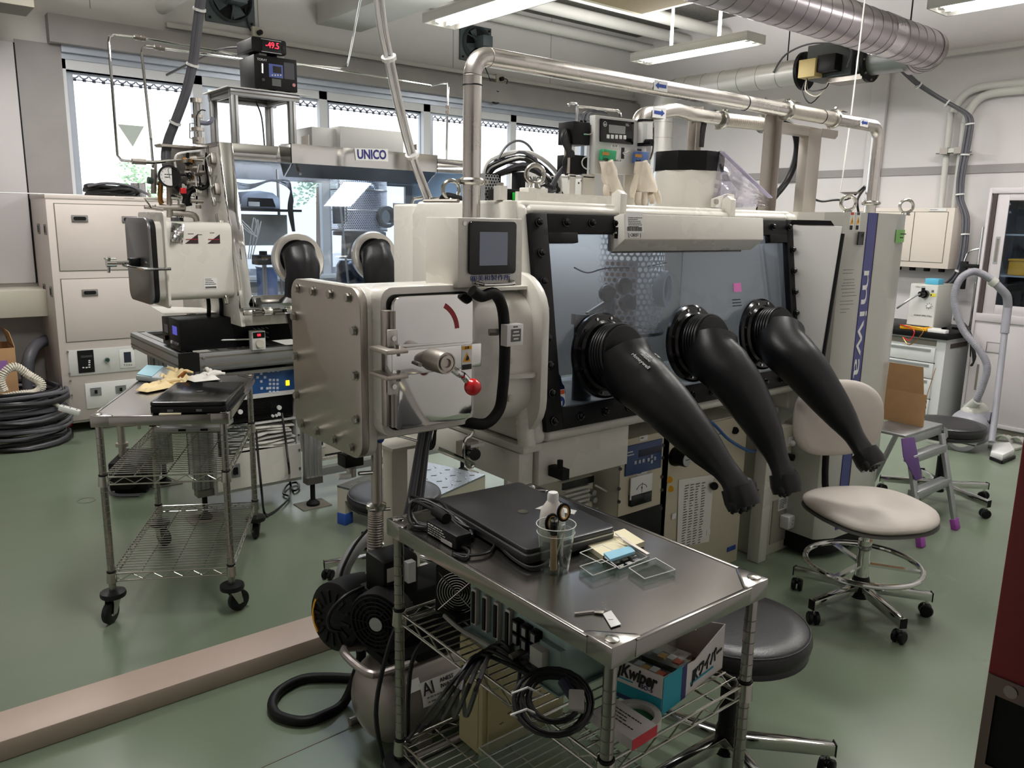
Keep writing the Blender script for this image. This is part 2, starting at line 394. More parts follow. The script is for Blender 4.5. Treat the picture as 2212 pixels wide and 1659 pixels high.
# ---- windows: six bays of sliding sashes
MU=[1.28,2.23,3.29,4.35,5.40,6.46]
wt=struct('window_track',MB().box((1.28,YW+.01,2.56),(6.5,YW+.16,2.62)).box((1.28,YW-.03,2.6),(6.5,YW+.02,2.645)),M['frame'])
struct('window_sill',MB().box((1.26,YW-.06,.97),(6.5,YW+.2,1.005)),M['framew'],bev=.004)
obj('track_rail',MB().box((1.28,YW+.02,2.495),(6.5,YW+.05,2.56)),M['framew'],wt)
obj('track_rail',MB().box((1.28,YW+.1,2.49),(6.5,YW+.14,2.56)),M['frame'],wt)
for i in range(5):
 x0,x1=MU[i],MU[i+1];y=YW+.06 if i%2 else YW+.1
 w=struct('window_%d'%(i+1),MB().box((x0+.03,y,1.0),(x0+.085,y+.03,2.53)).box((x1-.035,y,1.0),(x1+.02,y+.03,2.53)).box((x0+.085,y,2.475),(x1-.035,y+.03,2.53)).box((x0+.085,y,1.0),(x1-.035,y+.03,1.06)),M['frame'])
 obj('window_post',MB().box((x0-.045 if i else x0,YW+.02,1.0),(x0+.028,YW+.07,2.56)),M['framew'],w)
 obj('pane',MB().box((x0+.085,y+.012,1.06),(x1-.035,y+.016,2.475)),M['glass'],w)
sash=struct('window_6',MB().box((6.2,YW+.02,1.0),(6.26,YW+.06,2.56)).box((6.44,YW+.02,1.0),(6.5,YW+.06,2.56)),M['framew'])
# outside: the perforated fringe of an awning
fr=mat('awning_fringe',(190,190,206),.6)
fb=MB().box((1.2,YW+.29,2.543),(6.5,YW+.3,2.556));fb2=MB().box((1.2,YW+.29,2.462),(6.5,YW+.293,2.469))
x=1.28
while x<6.45:
 fb.ring((x,YW+.29,2.51),(0,1,0),.037,.027,.006,14);fb2 .box((x-.012,YW+.29,2.455),(x+.012,YW+.293,2.476));x+=.066
aw=props(obj('awning_fringe',fb,fr),'pale scalloped awning fringe of round holes outside the windows','awning',kind='stuff')
obj('fringe_cord',fb2,fr,aw,kind='stuff')
# outside ground and trees
gm=mat('outside_ground',(214,212,205),.9,noise=.1,scale=.3)
struct('ground',MB().box((-60,YW+.4,-6.2),(120,160,-6)),gm)
tm=mat('tree_leaves',(176,206,172),.9,noise=.35,scale=1.4)
def tree(x,y,z,h,lab,seed):
 R=random.Random(seed);root=thing('tree',lab,'tree',(x,y,-6),group=None)
 mb=MB()
 for k in range(26):
  a=R.uniform(0,2*PI);r=R.uniform(0,1)**.5*h*.7;zz=z+R.uniform(-1.2,.9)*h*.7*(1-r/h*.6)
  c=Vector((x+r*math.cos(a),y+r*math.sin(a),zz));q=R.uniform(.16,.34)*h
  for s in range(26):
   d=Vector((R.gauss(0,1),R.gauss(0,1),R.gauss(0,1))).normalized()*q*R.uniform(.5,1);n=Vector((R.gauss(0,1),R.gauss(0,1),R.gauss(0,1))).normalized()
   u,v,_=frame(n);l=q*.22
   mb.add([c+d-u*l,c+d+v*l*.6,c+d+u*l,c+d-v*l*.6],[(0,1,2,3)])
 o=obj('foliage',mb,tm,root);o['kind']='stuff'
 obj('trunk',MB().tube([(x,y,-6),(x+.1,y,z-h*.6),(x,y,z)],.25,8,rr=[.35,.22,.1]),mat('bark',(120,105,92),.9,noise=.2),root)
D=24
for px,py,h,lab,sd in((305,395,.95,'leafy tree beyond the leftmost window, above the coiled cables',1),(690,398,1.0,'leafy tree outside seen through the left glovebox',2)):
 q=at(px,py,y=D);tree(q.x,D,q.z,h,lab,sd)
 # a white triangle marker on the leftmost pane (access mark)
tr=[at(254,268,y=YW+.105),at(311,273,y=YW+.105),at(287,317,y=YW+.105)]
single('triangle_sign',MB().prism(tr,(0,.004,0)),mat('triangle_sign',(186,196,190),.6),'small grey downward triangle sticker on the leftmost window pane','sign')
# ================================================================== ceiling things
tubem=mat('fluorescent_light',(255,255,255),.4,emit=(255,250,244),es=9)
def lamp(x0,x1,ya,yb,z,label,rods=()):
 r=thing('ceiling_lamp',label,'lamp',((x0+x1)/2,(ya+yb)/2,z),'fluorescent ceiling lamps')
 h=.055
 obj('housing',MB().box((x0,ya,z+h),(x1,yb,z+h+.012)).box((x0,ya,z),(x0+.012,yb,z+h)).box((x1-.012,ya,z),(x1,yb,z+h)).box((x0+.012,ya,z),(x1-.012,ya+.012,z+h)).box((x0+.012,yb-.012,z),(x1-.012,yb,z+h)),M['pipew'],r,bev=.002)
 for f in(.33,.67):
  xx=x0+(x1-x0)*f
  t=obj('fluorescent_tube',MB().cyl((xx,ya+.05,z+.022),(xx,yb-.05,z+.022),.016,n=10),tubem,r)
  for yy,s in((ya+.05,-1),(yb-.05,1)):
   obj('tube_socket',MB().box((xx-.013,yy-.018,z+.004),(xx+.013,yy+.018,z+.05)),M['white'],t,bev=.002)
 al=bpy.data.lights.new('lamp_light','AREA');al.shape='RECTANGLE';al.size=(x1-x0)-.03;al.size_y=(yb-ya)-.1;al.energy=LAMP;al.color=(1,.975,.94)
 lo=bpy.data.objects.new('lamp_light',al);COL.objects.link(lo);lo.parent=r;lo.location=(0,0,.002)
 al=bpy.data.lights.new('added_uplight','AREA');al.shape='RECTANGLE';al.size=(x1-x0)*.5;al.size_y=(yb-ya)-.04;al.energy=LAMP*1.9;al.color=(1,.975,.94)  # extra upward light added to brighten the ceiling and upper walls
 lo=bpy.data.objects.new('added_uplight',al);COL.objects.link(lo);lo.parent=r;lo.location=(0,0,h+.02);lo.rotation_euler=(PI,0,0)
 for yy in rods:
  obj('hanging_rod',MB().cyl(((x0+x1)/2,yy,z+.06),((x0+x1)/2,yy,ZC),.013,n=10),M['pipew'],r)
 return r
lamp(3.21,3.49,3.76,5.0,2.82,'white twin tube ceiling lamp at top centre under the white beam',rods=(4.1,4.7))
q1,q2=at(1401,141,z=2.87),at(1653,96,z=2.87)
lamp(q1 .x-.24,q1 .x,q2 .y,q1 .y,2.87,'white twin tube ceiling lamp hanging on two white rods above the steel pipe',rods=(q2 .y+.35,q1 .y-.35))
lamp(5.34,5.62,1.3,2.56,2.84,'white twin tube ceiling lamp in the top right corner over the spiral duct',rods=(1.6,2.2))
for i,(x,y)in enumerate(((3.21,1.3),(.9,4.5),(.9,1.6))):  # unseen lamps added to light the room
 lamp(x,x+.28,y,y+1.24,2.84,('white twin tube ceiling lamp added overhead near the door for light, out of view','white twin tube ceiling lamp added above the left trolley for light, out of view','white twin tube ceiling lamp added over the floor duct for light, out of view')[i],rods=(y+.3,y+.9))
 # wall fans
def fan(x0,x1,z0,z1,label):
 gm2=mat('fan_grey_green',(72,82,84),.5,noise=.06,scale=12)
 y=YW;r=thing('wall_fan',label,'fan',((x0+x1)/2,y,z0));cx,cz=(x0+x1)/2,(z0+z1)/2;R=(x1-x0)*.42
 obj('back_plate',MB().box((x0,y-.02,z0),(x1,y,z1)),gm2,r,bev=.004)
 obj('shroud',MB().lathe([(R,0),(R*1.03,.012),(R*.96,.05),(R*.9,.02),(R*.9,0)],(cx,y-.02,cz),(0,-1,0),28),gm2,r)
 obj('opening',MB().cyl((cx,y-.021,cz),(cx,y-.03,cz),R*.9,n=28),M['blackm'],r)
 bl=MB()
 for k in range(4):
  a=k*PI/2+.5;u=V(math.cos(a),0,math.sin(a));w=V(-math.sin(a),0,math.cos(a));c=V(cx,y-.045,cz)
  mb=MB().prism([c+u*R*.2-w*R*.1,c+u*R*.82-w*R*.34+V(0,.01,0),c+u*R*.85+w*R*.25-V(0,.012,0),c+u*R*.2+w*R*.14],(0,-.003,0));obj('blade',mb,gm2,r)
 obj('motor',MB().box((cx-R*.3,y-.2,cz-R*.3),(cx+R*.45,y-.06,cz+R*.35)),mat('motor_grey',(84,94,98),.5),r,bev=.01)
 for a in range(3):
  t=a*2*PI/3+.5;obj('strut',MB().tube([(cx+R*.3*math.cos(t),y-.1,cz+R*.3*math.sin(t)),(cx+R*math.cos(t),y-.03,cz+R*math.sin(t))],.006,6),gm2,r)
 parts('bolt',MB().cyl((0,0,0),(0,-.012,0),.01,n=6),M['blackm'],r,[(x,y-.02,z)for x in(x0+.03,x1-.03)for z in(z0+.03,z1-.03)])
 return r
f1=fan(2.3,2.69,2.965,3.33,'dark grey wall fan at top left over the black analyser boxes')
obj('power_cord',MB().tube([(2.6,YW-.05,3.1),(2.63,YW-.03,2.98),(2.66,YW-.02,2.93),(2.66,YW-.03,2.89)],.006,6,sm=4),M['cable'],f1)
fan(4.69,5.06,3.0,3.33,'dark grey wall fan behind the bend of the steel pipe')
# wall sockets with cords
def outlet(x,z,label,coil):
 r=thing('wall_outlet',label,'outlet',(x,YW,z-.04))
 obj('cover',MB().box((x-.05,YW-.06,z-.045),(x+.05,YW,z+.045)),M['cream2'],r,bev=.004)
 pl=obj('plug',MB().cyl((x,YW-.06,z),(x,YW-.1,z),.02,n=10),M['black'],r)
 if coil:
  c=[V(x,YW-.1,z),V(x+.05,YW-.11,z-.01),V(x+.03,YW-.08,z-.08),V(x-.06,YW-.07,z-.12)]
  for k in range(19):
   a=k*.72;c.append(V(x-.07+.06*math.sin(a),YW-.06-.002*k,z-.18+.06*math.cos(a)))
  c+=[V(x-.1,YW-.05,z-.05),V(x-.17,YW-.04,z+.08),V(x-.22,YW-.04,z+.16)]
  obj('cord',MB().tube(c,.0055,6,sm=3),M['cable'],r)
outlet(5.15,2.872,'beige wall outlet with a black plug and coiled cord behind the steel pipe bend',True)
outlet(2.7,2.93,'small beige wall outlet under the top left fan',False)
# round white pipes under the ceiling
for i,(px,py)in enumerate(((1406,108),(1487,88),(1572,74))):
 e=at(px,py,x=XW)
 single('ceiling_pipe',MB().tube([(3.64,e.y,e.z),(XW,e.y,e.z)],.056,16),M['pipew'],('white ceiling pipe nearest the windows','middle of the three white ceiling pipes','white ceiling pipe nearest the tan ceiling panel')[i],'pipe','white pipes under the ceiling')
e=at(350,22,y=YW)
single('stub_pipe',MB().tube([(e.x,4.2,e.z+.02),(e.x,YW,e.z+.02)],.05,16),M['pipew'],'short white pipe reaching the wall left of the top left fan','pipe')
# tan framed ceiling panel
cz=3.08;c=at(1385,35,z=cz)
r=thing('ceiling_panel','tan ceiling panel in a cream frame at the top edge','panel',(c.x-.45,c.y-.45,cz))
obj('panel_frame',MB().box((c.x-.95,c.y-.95,cz),(c.x,c.y,cz+.06)),mat('panel_cream',(226,218,196),.6),r,bev=.008)
obj('panel_face',MB().box((c.x-.89,c.y-.89,cz-.004),(c.x-.06,c.y-.06,cz+.01)),mat('panel_tan',(158,140,108),.8,noise=.05),r)
obj('panel_hanger',MB().box((c.x-.5,c.y-.5,cz+.06),(c.x-.4,c.y-.4,ZC)),M['pipew'],r)
# ---- spiral ducts
sd=mat('spiral_duct',(178,171,176),.3,1,noise=.015,scale=6,rnoise=.03)
dr=.135;dz=2.80;c=at(1905,74,z=dz);dy=c.y;dxe=6.46
r=thing('spiral_duct','large galvanised spiral duct crossing the top right corner','duct',(5,dy,dz))
xs=MB();xx=2.4
path=[V(2.4,dy,dz),V(dxe-.16,dy,dz),V(dxe-.05,dy+.04,dz),V(dxe,dy+.16,dz),V(dxe,dy+.4,dz)]
obj('duct_run',MB().tube([V(2.4,dy,dz),V(dxe-.2,dy,dz)],dr,32),sd,r)
el=[V(dxe-.2,dy,dz)]+[V(dxe-.2+.2*math.sin(a),dy+.2-.2*math.cos(a),dz)for a in[i*PI/16 for i in range(1,9)]]
obj('duct_elbow',MB().tube(el,dr*1.01,32),sd,r)
sl=MB().tube([V(2.4,dy,dz),V(2.41,dy,dz)],dr+.003,32)
xx=2.5;pl=[]
while xx<dxe-.2:pl.append((xx,dy,dz));xx+=.125
parts('spiral_seam',MB().ring((-.004,0,0),(1,0,0),dr+.0022,dr-.002,.004,32),M['steeld'],r,pl)
for k in(2,4,6):
 a=k*PI/16;cc=V(dxe-.2+.2*math.sin(a),dy+.2-.2*math.cos(a),dz);obj('elbow_seam',MB().torus(cc,(math.cos(a),math.sin(a),0),dr*1.01,.004,32,6),M['steeld'],r)
foil=mat('foil_tape',(205,200,202),.18,1,bump=1,bscale=60)
q=at(1905,74,z=dz)
obj('foil_tape',MB().tube([V(q.x-.05,dy,dz),V(q.x+.09,dy,dz)],dr+.005,32),foil,r,label='crinkled foil tape')
for xh in(4.95,6.0):obj('hanging_rod',MB().cyl((xh,dy,dz+dr),(xh,dy,ZC),.006,n=6),M['blackm'],r)
ct=MB().tube([V(3.2,dy+.03,dz+dr+.014),V(dxe-.25,dy+.03,dz+dr+.014),V(dxe-.05,dy+.07,dz+dr+.012)],.012,8)
single('cable_run',ct,M['cableg'],'dark cable run lying along the top of the spiral duct','cable')
r2=thing('branch_duct','small galvanised duct with a damper unit, turning down by the far corner','duct',(dxe,4.2,dz));dq=.105
y1=5.62
obj('duct_run',MB().tube([V(dxe,dy+.2,dz),V(dxe,3.56,dz)],dq,28),M['alu'],r2)
obj('duct_run',MB().tube([V(dxe,4.08,dz),V(dxe,y1-.18,dz)],dq,28),mat('duct_white',(196,194,190),.35,.4),r2)
obj('duct_elbow',MB().tube([V(dxe,y1-.18+.18*math.sin(a),dz-.18+.18*math.cos(a))for a in[i*PI/16 for i in range(9)]]+[V(dxe,y1,.9)],dq,28),mat('duct_white',(0,0,0)),r2)
parts('spiral_seam',MB().ring((0,-.003,0),(0,1,0),dq+.002,dq-.002,.003,28),M['steeld'],r2,[(dxe,yy,dz)for yy in(4.3,4.5,4.7,4.9,5.1,5.3)])
parts('spiral_seam',MB().ring((0,0,-.003),(0,0,1),dq+.002,dq-.002,.003,28),M['steeld'],r2,[(dxe,y1,zz)for zz in(2.5,2.35,2.2,2.05,1.9)])
for yy in(3.48,4.06):obj('flange',MB().cyl((dxe,yy,dz),(dxe,yy+.03,dz),dq+.05,n=28),M['black'],r2)
parts('flange_bolt',MB().cyl((0,0,0),(0,-.012,0),.009,n=6),M['steeld'],r2,[(dxe+(dq+.032)*math.cos(k*PI/4),3.48,dz+(dq+.032)*math.sin(k*PI/4))for k in range(8)])
dm=obj('damper_box',MB().box((dxe-.13,3.58,dz-.1),(dxe+.13,3.98,dz+.17)),mat('damper_grey',(66,70,72),.5),r2,bev=.004)
obj('damper_actuator',MB().box((dxe-.26,3.82,dz-.1),(dxe-.14,3.97,dz+.04)),mat('actuator_yellow',(196,174,118),.5),r2,bev=.004)
obj('actuator_gearbox',MB().box((dxe-.24,3.66,dz-.07),(dxe-.13,3.82,dz+.06)),M['black'],r2,bev=.006)
obj('damper_base',MB().box((dxe-.1,3.5,dz-.14),(dxe+.1,3.8,dz-.1)),M['steeld'],r2)
for k in range(3):
 obj('control_wire',MB().tube([V(dxe-.2,3.92,dz-.1),V(dxe-.22,3.94-.03*k,dz-.2),V(dxe-.2,3.86-.05*k,dz-.3+.05*k),V(dxe-.15,3.75,dz-.15)],.005,6,sm=5),(M['cable'],M['cablew'],M['cable'])[k],r2)
obj('control_wire',MB().tube([V(dxe-.12,4.3,dz),V(dxe-.1,4.2,dz+.14),V(dxe-.1,3.95,dz+.19),V(dxe-.15,3.6,dz+.1),V(dxe-.16,3.6,dz-.05)],.008,6,sm=5),M['cableg'],r2)
obj('hanging_rod',MB().cyl((dxe,4.25,dz+dq),(dxe,4.25,ZC),.006,n=6),M['blackm'],r2)
# ---- right wall: grey guard strips, conduits, cable bundle
struct('trim_6',MB().box((XW-.012,2.2,1.955),(XW,3.655,2.02)),M['grey'])
struct('trim_7',MB().box((XW-.012,3.81,1.955),(XW,6.6,2.02)),M['grey'])
struct('pillar_1',MB().box((XW-.04,3.66,0),(XW,3.805,2.95)),M['wallw'],bev=.01)
qa,qb=at(1677,364,x=XW),at(1727,393,x=XW)
single('noticeboard',MB().box((XW-.03,qb.y,qb.z),(XW,qa.y,qa.z)),mat('board_grey',(112,108,106),.6),'dark grey board on the far wall behind the steel pipe stand','board',bev=.003)
def wpt(zx,zy):return(1652+zx/3.95,zy/3.95)
def path_on(pts,x,off=0):return[at(*wpt(*p),x=x)for p in pts]
cr=thing('wall_conduit','outer of two white conduits bending to the right on the far wall','conduit',(XW-.04,3.09,1.69))
obj('conduit_bend',MB().tube(path_on([(1610,960),(1640,890),(1700,815),(1780,765),(1900,735),(2212,705),(2500,690)],XW-.05),.032,12,sm=3),M['pipew'],cr)
obj('conduit_run',MB().tube(path_on([(1590,960),(1510,1700),(1495,1840)],XW-.05),.024,12),M['pipew'],cr)
cr=thing('wall_conduit','inner of two white conduits bending to the right on the far wall','conduit',(XW-.04,2.98,1.69))
obj('conduit_bend',MB().tube(path_on([(1715,1050),(1740,960),(1800,870),(1870,820),(1980,790),(2212,768),(2500,755)],XW-.05),.032,12,sm=3),M['pipew'],cr)
obj('conduit_run',MB().tube(path_on([(1703,1050),(1625,1700),(1612,1840)],XW-.05),.024,12),M['pipew'],cr)
q=at(*wpt(1480,1290),x=XW-.08);q2=at(*wpt(1780,1290),x=XW-.08)
rb=thing('conduit_rail','white steel rail holding the two conduits on the far wall','rail',(XW,q.y,q.z-.03))
obj('rail',MB().box((XW-.12,q2 .y,q.z-.025),(XW-.075,q.y,q.z-.02)).box((XW-.12,q2 .y,q.z-.025),(XW-.115,q.y,q.z+.015)),M['pipew'],rb)
for yy in(3.09,2.98):obj('clamp',MB().box((XW-.125,yy-.03,q.z-.03),(XW-.07,yy+.03,q.z+.02)),M['steeld'],rb)
for yy in(q.y-.05,q2 .y+.03):obj('stay',MB().box((XW-.12,yy,q.z-.03),(XW,yy+.02,q.z-.02)),M['pipew'],rb)
cb=thing('cable_bundle','grey cable bundle hanging from the spiral duct down the far wall','cable',(XW-.1,2.9,1.2))
pp=[(1165,590,6.6),(1230,655,6.7),(1310,725,6.8),(1430,805,6.9),(1560,882,6.95),(1690,955,6.98),(1740,1000,6.98),(1752,1060,6.98),(1740,1150,6.98),(1710,1320,6.98),(1675,1520,6.98),(1668,1659,6.98),(1672,1720,6.98),(1715,1850,6.98),(1712,2000,6.97),(1690,2180,6.96),(1660,2310,6.96),(1590,2410,7.0),(1500,2445,7.05),(1440,2430,7.1)]
P0=[at(*wpt(a,b),x=c)for a,b,c in pp]
for k in range(4):
 o=V(0,.014*math.cos(k*PI/2),.014*math.sin(k*PI/2))if k else V(-.012,0,0)
 obj('cable',MB().tube([p+V(-.012*(k%2),.013*(k-1.5),.004*k)for p in P0],.011,8,sm=3),M['cableg'],cb)
for i in(2,4,7,9,11,14,16):
 d=(P0[i+1]-P0[i-1]).normalized();obj('cable_tie',MB().cyl(P0[i]-d*.006,P0[i]+d*.006,.034,n=10),M['white'],cb)
 # floor duct (pinkish kerb)
single('floor_duct',MB().box((X0,2.41,0),(1.235,2.572,.062)),mat('floor_duct_pink',(178,160,148),.45,noise=.01),'long pinkish cable duct lying on the floor at lower left','cable duct',bev=.004)
# ================================================================== large cream glovebox on the right
def atp(px,py,P0,N):
 d=ray(px,py);return EYE+d*((P0-EYE).dot(N)/d.dot(N))
FN=V(0,-.9874,.1583);FU=V(0,.1583,.9874);FX=V(1,0,0);FP0=V(1.655,1.99,1.52);FAX=(FX,FU,FN)
def fpt(x,z,n=0):return V(x,1.99-.1603*(1.52-z),z)+FN*n
def fpx(px,py,n=0):return atp(px,py,FP0+FN*n,FN)
XL,XR=1.62,3.19
GB=thing('glovebox','large cream glovebox with three black gloves and a black framed window','glovebox',(2.4,2.2,0))
# shell as a rounded section, open behind the window: ring of panels
def section(y0=0):
 return[(1.885,.815),(1.875,.87),(1.985,1.545),(2.03,1.565),(2.56,1.565),(2.6,1.52),(2.6,.84),(2.56,.8),(1.91,.795)]
pr=section()
sh=MB()
pts0=[V(0,y,z)for y,z in pr]
# end walls
for x0,x1 in((XL,XL+.03),(XR-.03,XR)):
 sh.prism([V(x0,y,z)for y,z in pr],(x1-x0,0,0))
 # back, top, bottom plates
sh.box((XL+.03,2.57,.83),(XR-.03,2.6,1.54)).box((XL+.03,2.0,1.535),(XR-.03,2.58,1.565)).box((XL+.03,1.9,.795),(XR-.03,2.58,.825))
obj('shell',sh,M['cream'],GB,bev=.012,seg=3)
# rounded front surround
sur=MB()
def strip(x0,x1,za,zb,n0=-.06,n1=.012):
 a,b=fpt(x0,za),fpt(x1,za);c,d=fpt(x1,zb),fpt(x0,zb)
 return[a+FN*n0,b+FN*n0,c+FN*n0,d+FN*n0],FN*(n1-n0)
for q in((XL-.005,1.67,.80,1.555),(3.115,XR+.005,.80,1.555),(1.67,3.115,1.515,1.555),(1.67,3.115,.80,.845)):
 p,n=strip(*q);sur.prism(p,n)
obj('front_surround',sur,M['cream'],GB,bev=.02,seg=3)
obj('corner_bead',MB().tube([fpt(XL-.01,.80,-.02),fpt(XL-.01,1.56,-.02)],.03,12),M['cream'],GB)
# black window frame, 4 strips
ZB,ZT,WX0,WX1=.836,1.522,1.655,3.125
wf=MB()
for q in((WX0,WX0+.072,ZB,ZT),(WX1-.055,WX1,ZB,ZT),(WX0+.072,WX1-.055,ZT-.062,ZT),(WX0+.072,WX1-.055,ZB,ZB+.07)):
 p,n=strip(*q,.004,.03);wf.prism(p,n)
wfo=obj('window_frame',wf,M['black'],GB,bev=.003)
gs=MB()
for xa,xb in((WX0+.07,WX0+.2),(WX1-.18,WX1-.054)):
 p,n=strip(xa,xb,ZT-.09,ZT-.05,.004,.029);gs.prism(p,n)
for i,(xa,xb)in enumerate(((WX0+.07,WX0+.2),(WX1-.18,WX1-.054))):
 p,n=strip(xa,xb,ZT-.092,ZT-.058,.004,.0305);obj('gusset_plate',MB().prism(p,n),M['black'],GB,bev=.003)
p,n=strip(WX0+.02,WX1-.02,ZB+.02,ZT-.02,-.004,.006)
obj('window_pane',MB().prism(p,n),M['gbglass'],GB)
bl=[]
for i in range(13):bl.append((fpt(WX0+.032+i*.1162,ZT-.028,.03),FAX));bl.append((fpt(WX0+.032+i*.1162,ZB+.033,.03),FAX))
for i in range(1,7):bl.append((fpt(WX0+.032,ZB+.033+i*.0885,.03),FAX));bl.append((fpt(WX1-.026,ZB+.033+i*.0885,.03),FAX))
parts('cap_nut',MB().lathe([(.015,0),(.015,.005),(.011,.006),(.011,.012),(.006,.018),(0,.019)],n=10),M['blackg'],GB,bl)
# warning label low on the pane
st=obj('warning_label',MB().obox(fpx(1211,870,.008),(.042,.085,.001),FAX),M['label'],GB,label='white safety label with a blue round pictogram')
c=fpx(1211,870,.0086)
obj('label_band',MB().obox(c+FU*.034,(.04,.014,.0006),FAX),mat('label_orange',(206,84,40),.6),st)
obj('label_sign',MB().cyl(c+FU*.003,c+FU*.003+FN*.0006,.0185,n=24),M['blue'],st)
obj('label_hand',MB().prism([c+FN*.0008+FX*a+FU*b for a,b in((-.008,.012),(-.002,.014),(.002,.004),(.008,.006),(.006,-.01),(-.003,-.01),(-.007,0))],FN*.0003),M['label'],st)
obj('label_text_block',MB().obox(c-FU*.032,(.04,.018,.0006),FAX),M['ink'],st)
lines(3,c-FX*.015-FU*.028+FN*.0006,FX,FU,.03,.005,M['label'],st)
q=fpx(1593,621,.008)
plate(q,FX,FU,.05,.035,mat('sticker_pink',(232,130,200),.6),GB,label='pink paper sticker on the pane')
lines(3,fpx(1582,648,.008),FX,FU,.06,.012,M['ink'],GB,seed=5)
# things inside: inner back wall rail, perforated guard with port, gas fittings
def perf(o,ux,uy,w,h,pitch,hole,curve=None,th=.0):
 """perforated plate: hexagon cells with hexagonal holes, as one mesh. curve(x,y)->Vector"""
 mb=MB();dx=pitch;dy=pitch*.866;ny=int(h/dy);nx=int(w/dx);s=pitch/math.sqrt(3)
 for j in range(ny):
  for i in range(nx):
   cx=i*dx+(dx/2 if j%2 else 0);cy=j*dy;vs=[]
   for k in range(6):
    a=PI/6+k*PI/3;vs.append((cx+s*math.cos(a),cy+s*math.sin(a)))
   for k in range(6):
    a=PI/6+k*PI/3;vs.append((cx+hole*math.cos(a),cy+hole*math.sin(a)))
   mb.add([curve(*v)for v in vs],[(k,(k+1)%6,(k+1)%6+6,k+6)for k in range(6)])
 return mb
def inside_guard():
 t=thing('perforated_guard','white perforated cylinder guard with a round port inside the right glovebox','guard',(2.55,2.3,.83))
 c0=V(2.5,2.32,1.06);R=.15
 def cv(x,y):
  a=-PI*1.03+x/R;return c0+V(R*math.cos(a),R*math.sin(a),y)
 obj('perforated_sheet',perf(None,0,0,R*PI*1.1,.43,.025,.0095,cv),M['white'],t,kind='stuff')
 obj('base_ring',MB().ring(c0-V(0,0,.01),(0,0,1),R+.01,R-.01,.012,32),M['steeld'],t)
 d=V(.42,-.9,0).normalized();q=c0+d*R+V(0,0,.18)
 obj('port_ring',MB().ring(q-d*.02,d,.075,.055,.045,32),M['white'],t)
 obj('port_glass',MB().cyl(q+d*.005,q+d*.008,.055,n=28),M['acry'],t)
 obj('pedestal',MB().cyl((c0 .x,c0 .y,.826),(c0 .x,c0 .y,1.05),.05,n=16),M['steeld'],t)
 obj('inner_tube',MB().cyl((c0 .x-.02,c0 .y+.02,1.05),(c0 .x-.02,c0 .y+.02,1.35),.07,n=18),mat('inner_tube_copper',(120,96,84),.4,.6),t)
inside_guard()
v=thing('gas_valve','dark valve cross with three round knobs inside the right glovebox','valve',(2.16,2.2,.83))
qv=V(2.28,2.2,1.2)
obj('valve_body',MB().cyl((2.28,2.2,.826),(2.28,2.2,1.21),.022,n=12).cyl((2.28,2.2,1.2),(2.16,2.2,1.15),.016,n=10),M['steeld'],v)
for q in((2.24,2.18,1.235),(2.33,2.18,1.26),(2.29,2.12,1.2)):obj('knob',MB().ball(q,.035,14),M['blackg'],v)
obj('flange_cap',MB().cyl((2.14,2.2,1.12),(2.14,2.2,1.16),.05,n=18).cyl((2.14,2.2,.826),(2.14,2.2,1.12),.038,n=16),M['blackg'],v)
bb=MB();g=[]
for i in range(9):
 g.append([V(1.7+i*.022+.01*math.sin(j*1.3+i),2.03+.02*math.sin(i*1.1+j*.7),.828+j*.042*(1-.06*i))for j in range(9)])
single('blue_reflection_sheet',MB().sheet(g,.004),mat('blue_reflection_tint',(24,70,110),.7,noise=.15),'made-up dark blue sheet standing in for a reflection in the right glovebox, behind the left glove','sheet')  # made-up sheet, its dark blue stands in for a reflection in the pane
obj('inner_shelf',MB().box((1.66,2.42,1.29),(2.0,2.565,1.305)),M['white'],GB)
obj('added_glow_bar',MB().box((2.05,2.4,1.49),(2.9,2.46,1.53)),mat('added_glow',(255,255,255),.5,emit=(250,250,255),es=2.5),GB)  # glowing bar added to brighten the dark interior
al=bpy.data.lights.new('added_inner_light','AREA');al.shape='RECTANGLE';al.size=.8;al.size_y=.05;al.energy=.7;lo=bpy.data.objects.new('added_inner_light',al);COL.objects.link(lo);lo.parent=GB;lo.location=V(2.47,2.43,1.485)-V(2.4,2.2,0)  # area light added inside the box to lift its interior
obj('inner_wire',MB().tube([V(2.08,2.2,1.335),V(2.2,2.25,1.31),V(2.3,2.25,1.325),V(2.45,2.2,1.33),V(2.6,2.2,1.345)],.003,6,sm=5),M['cable'],GB)
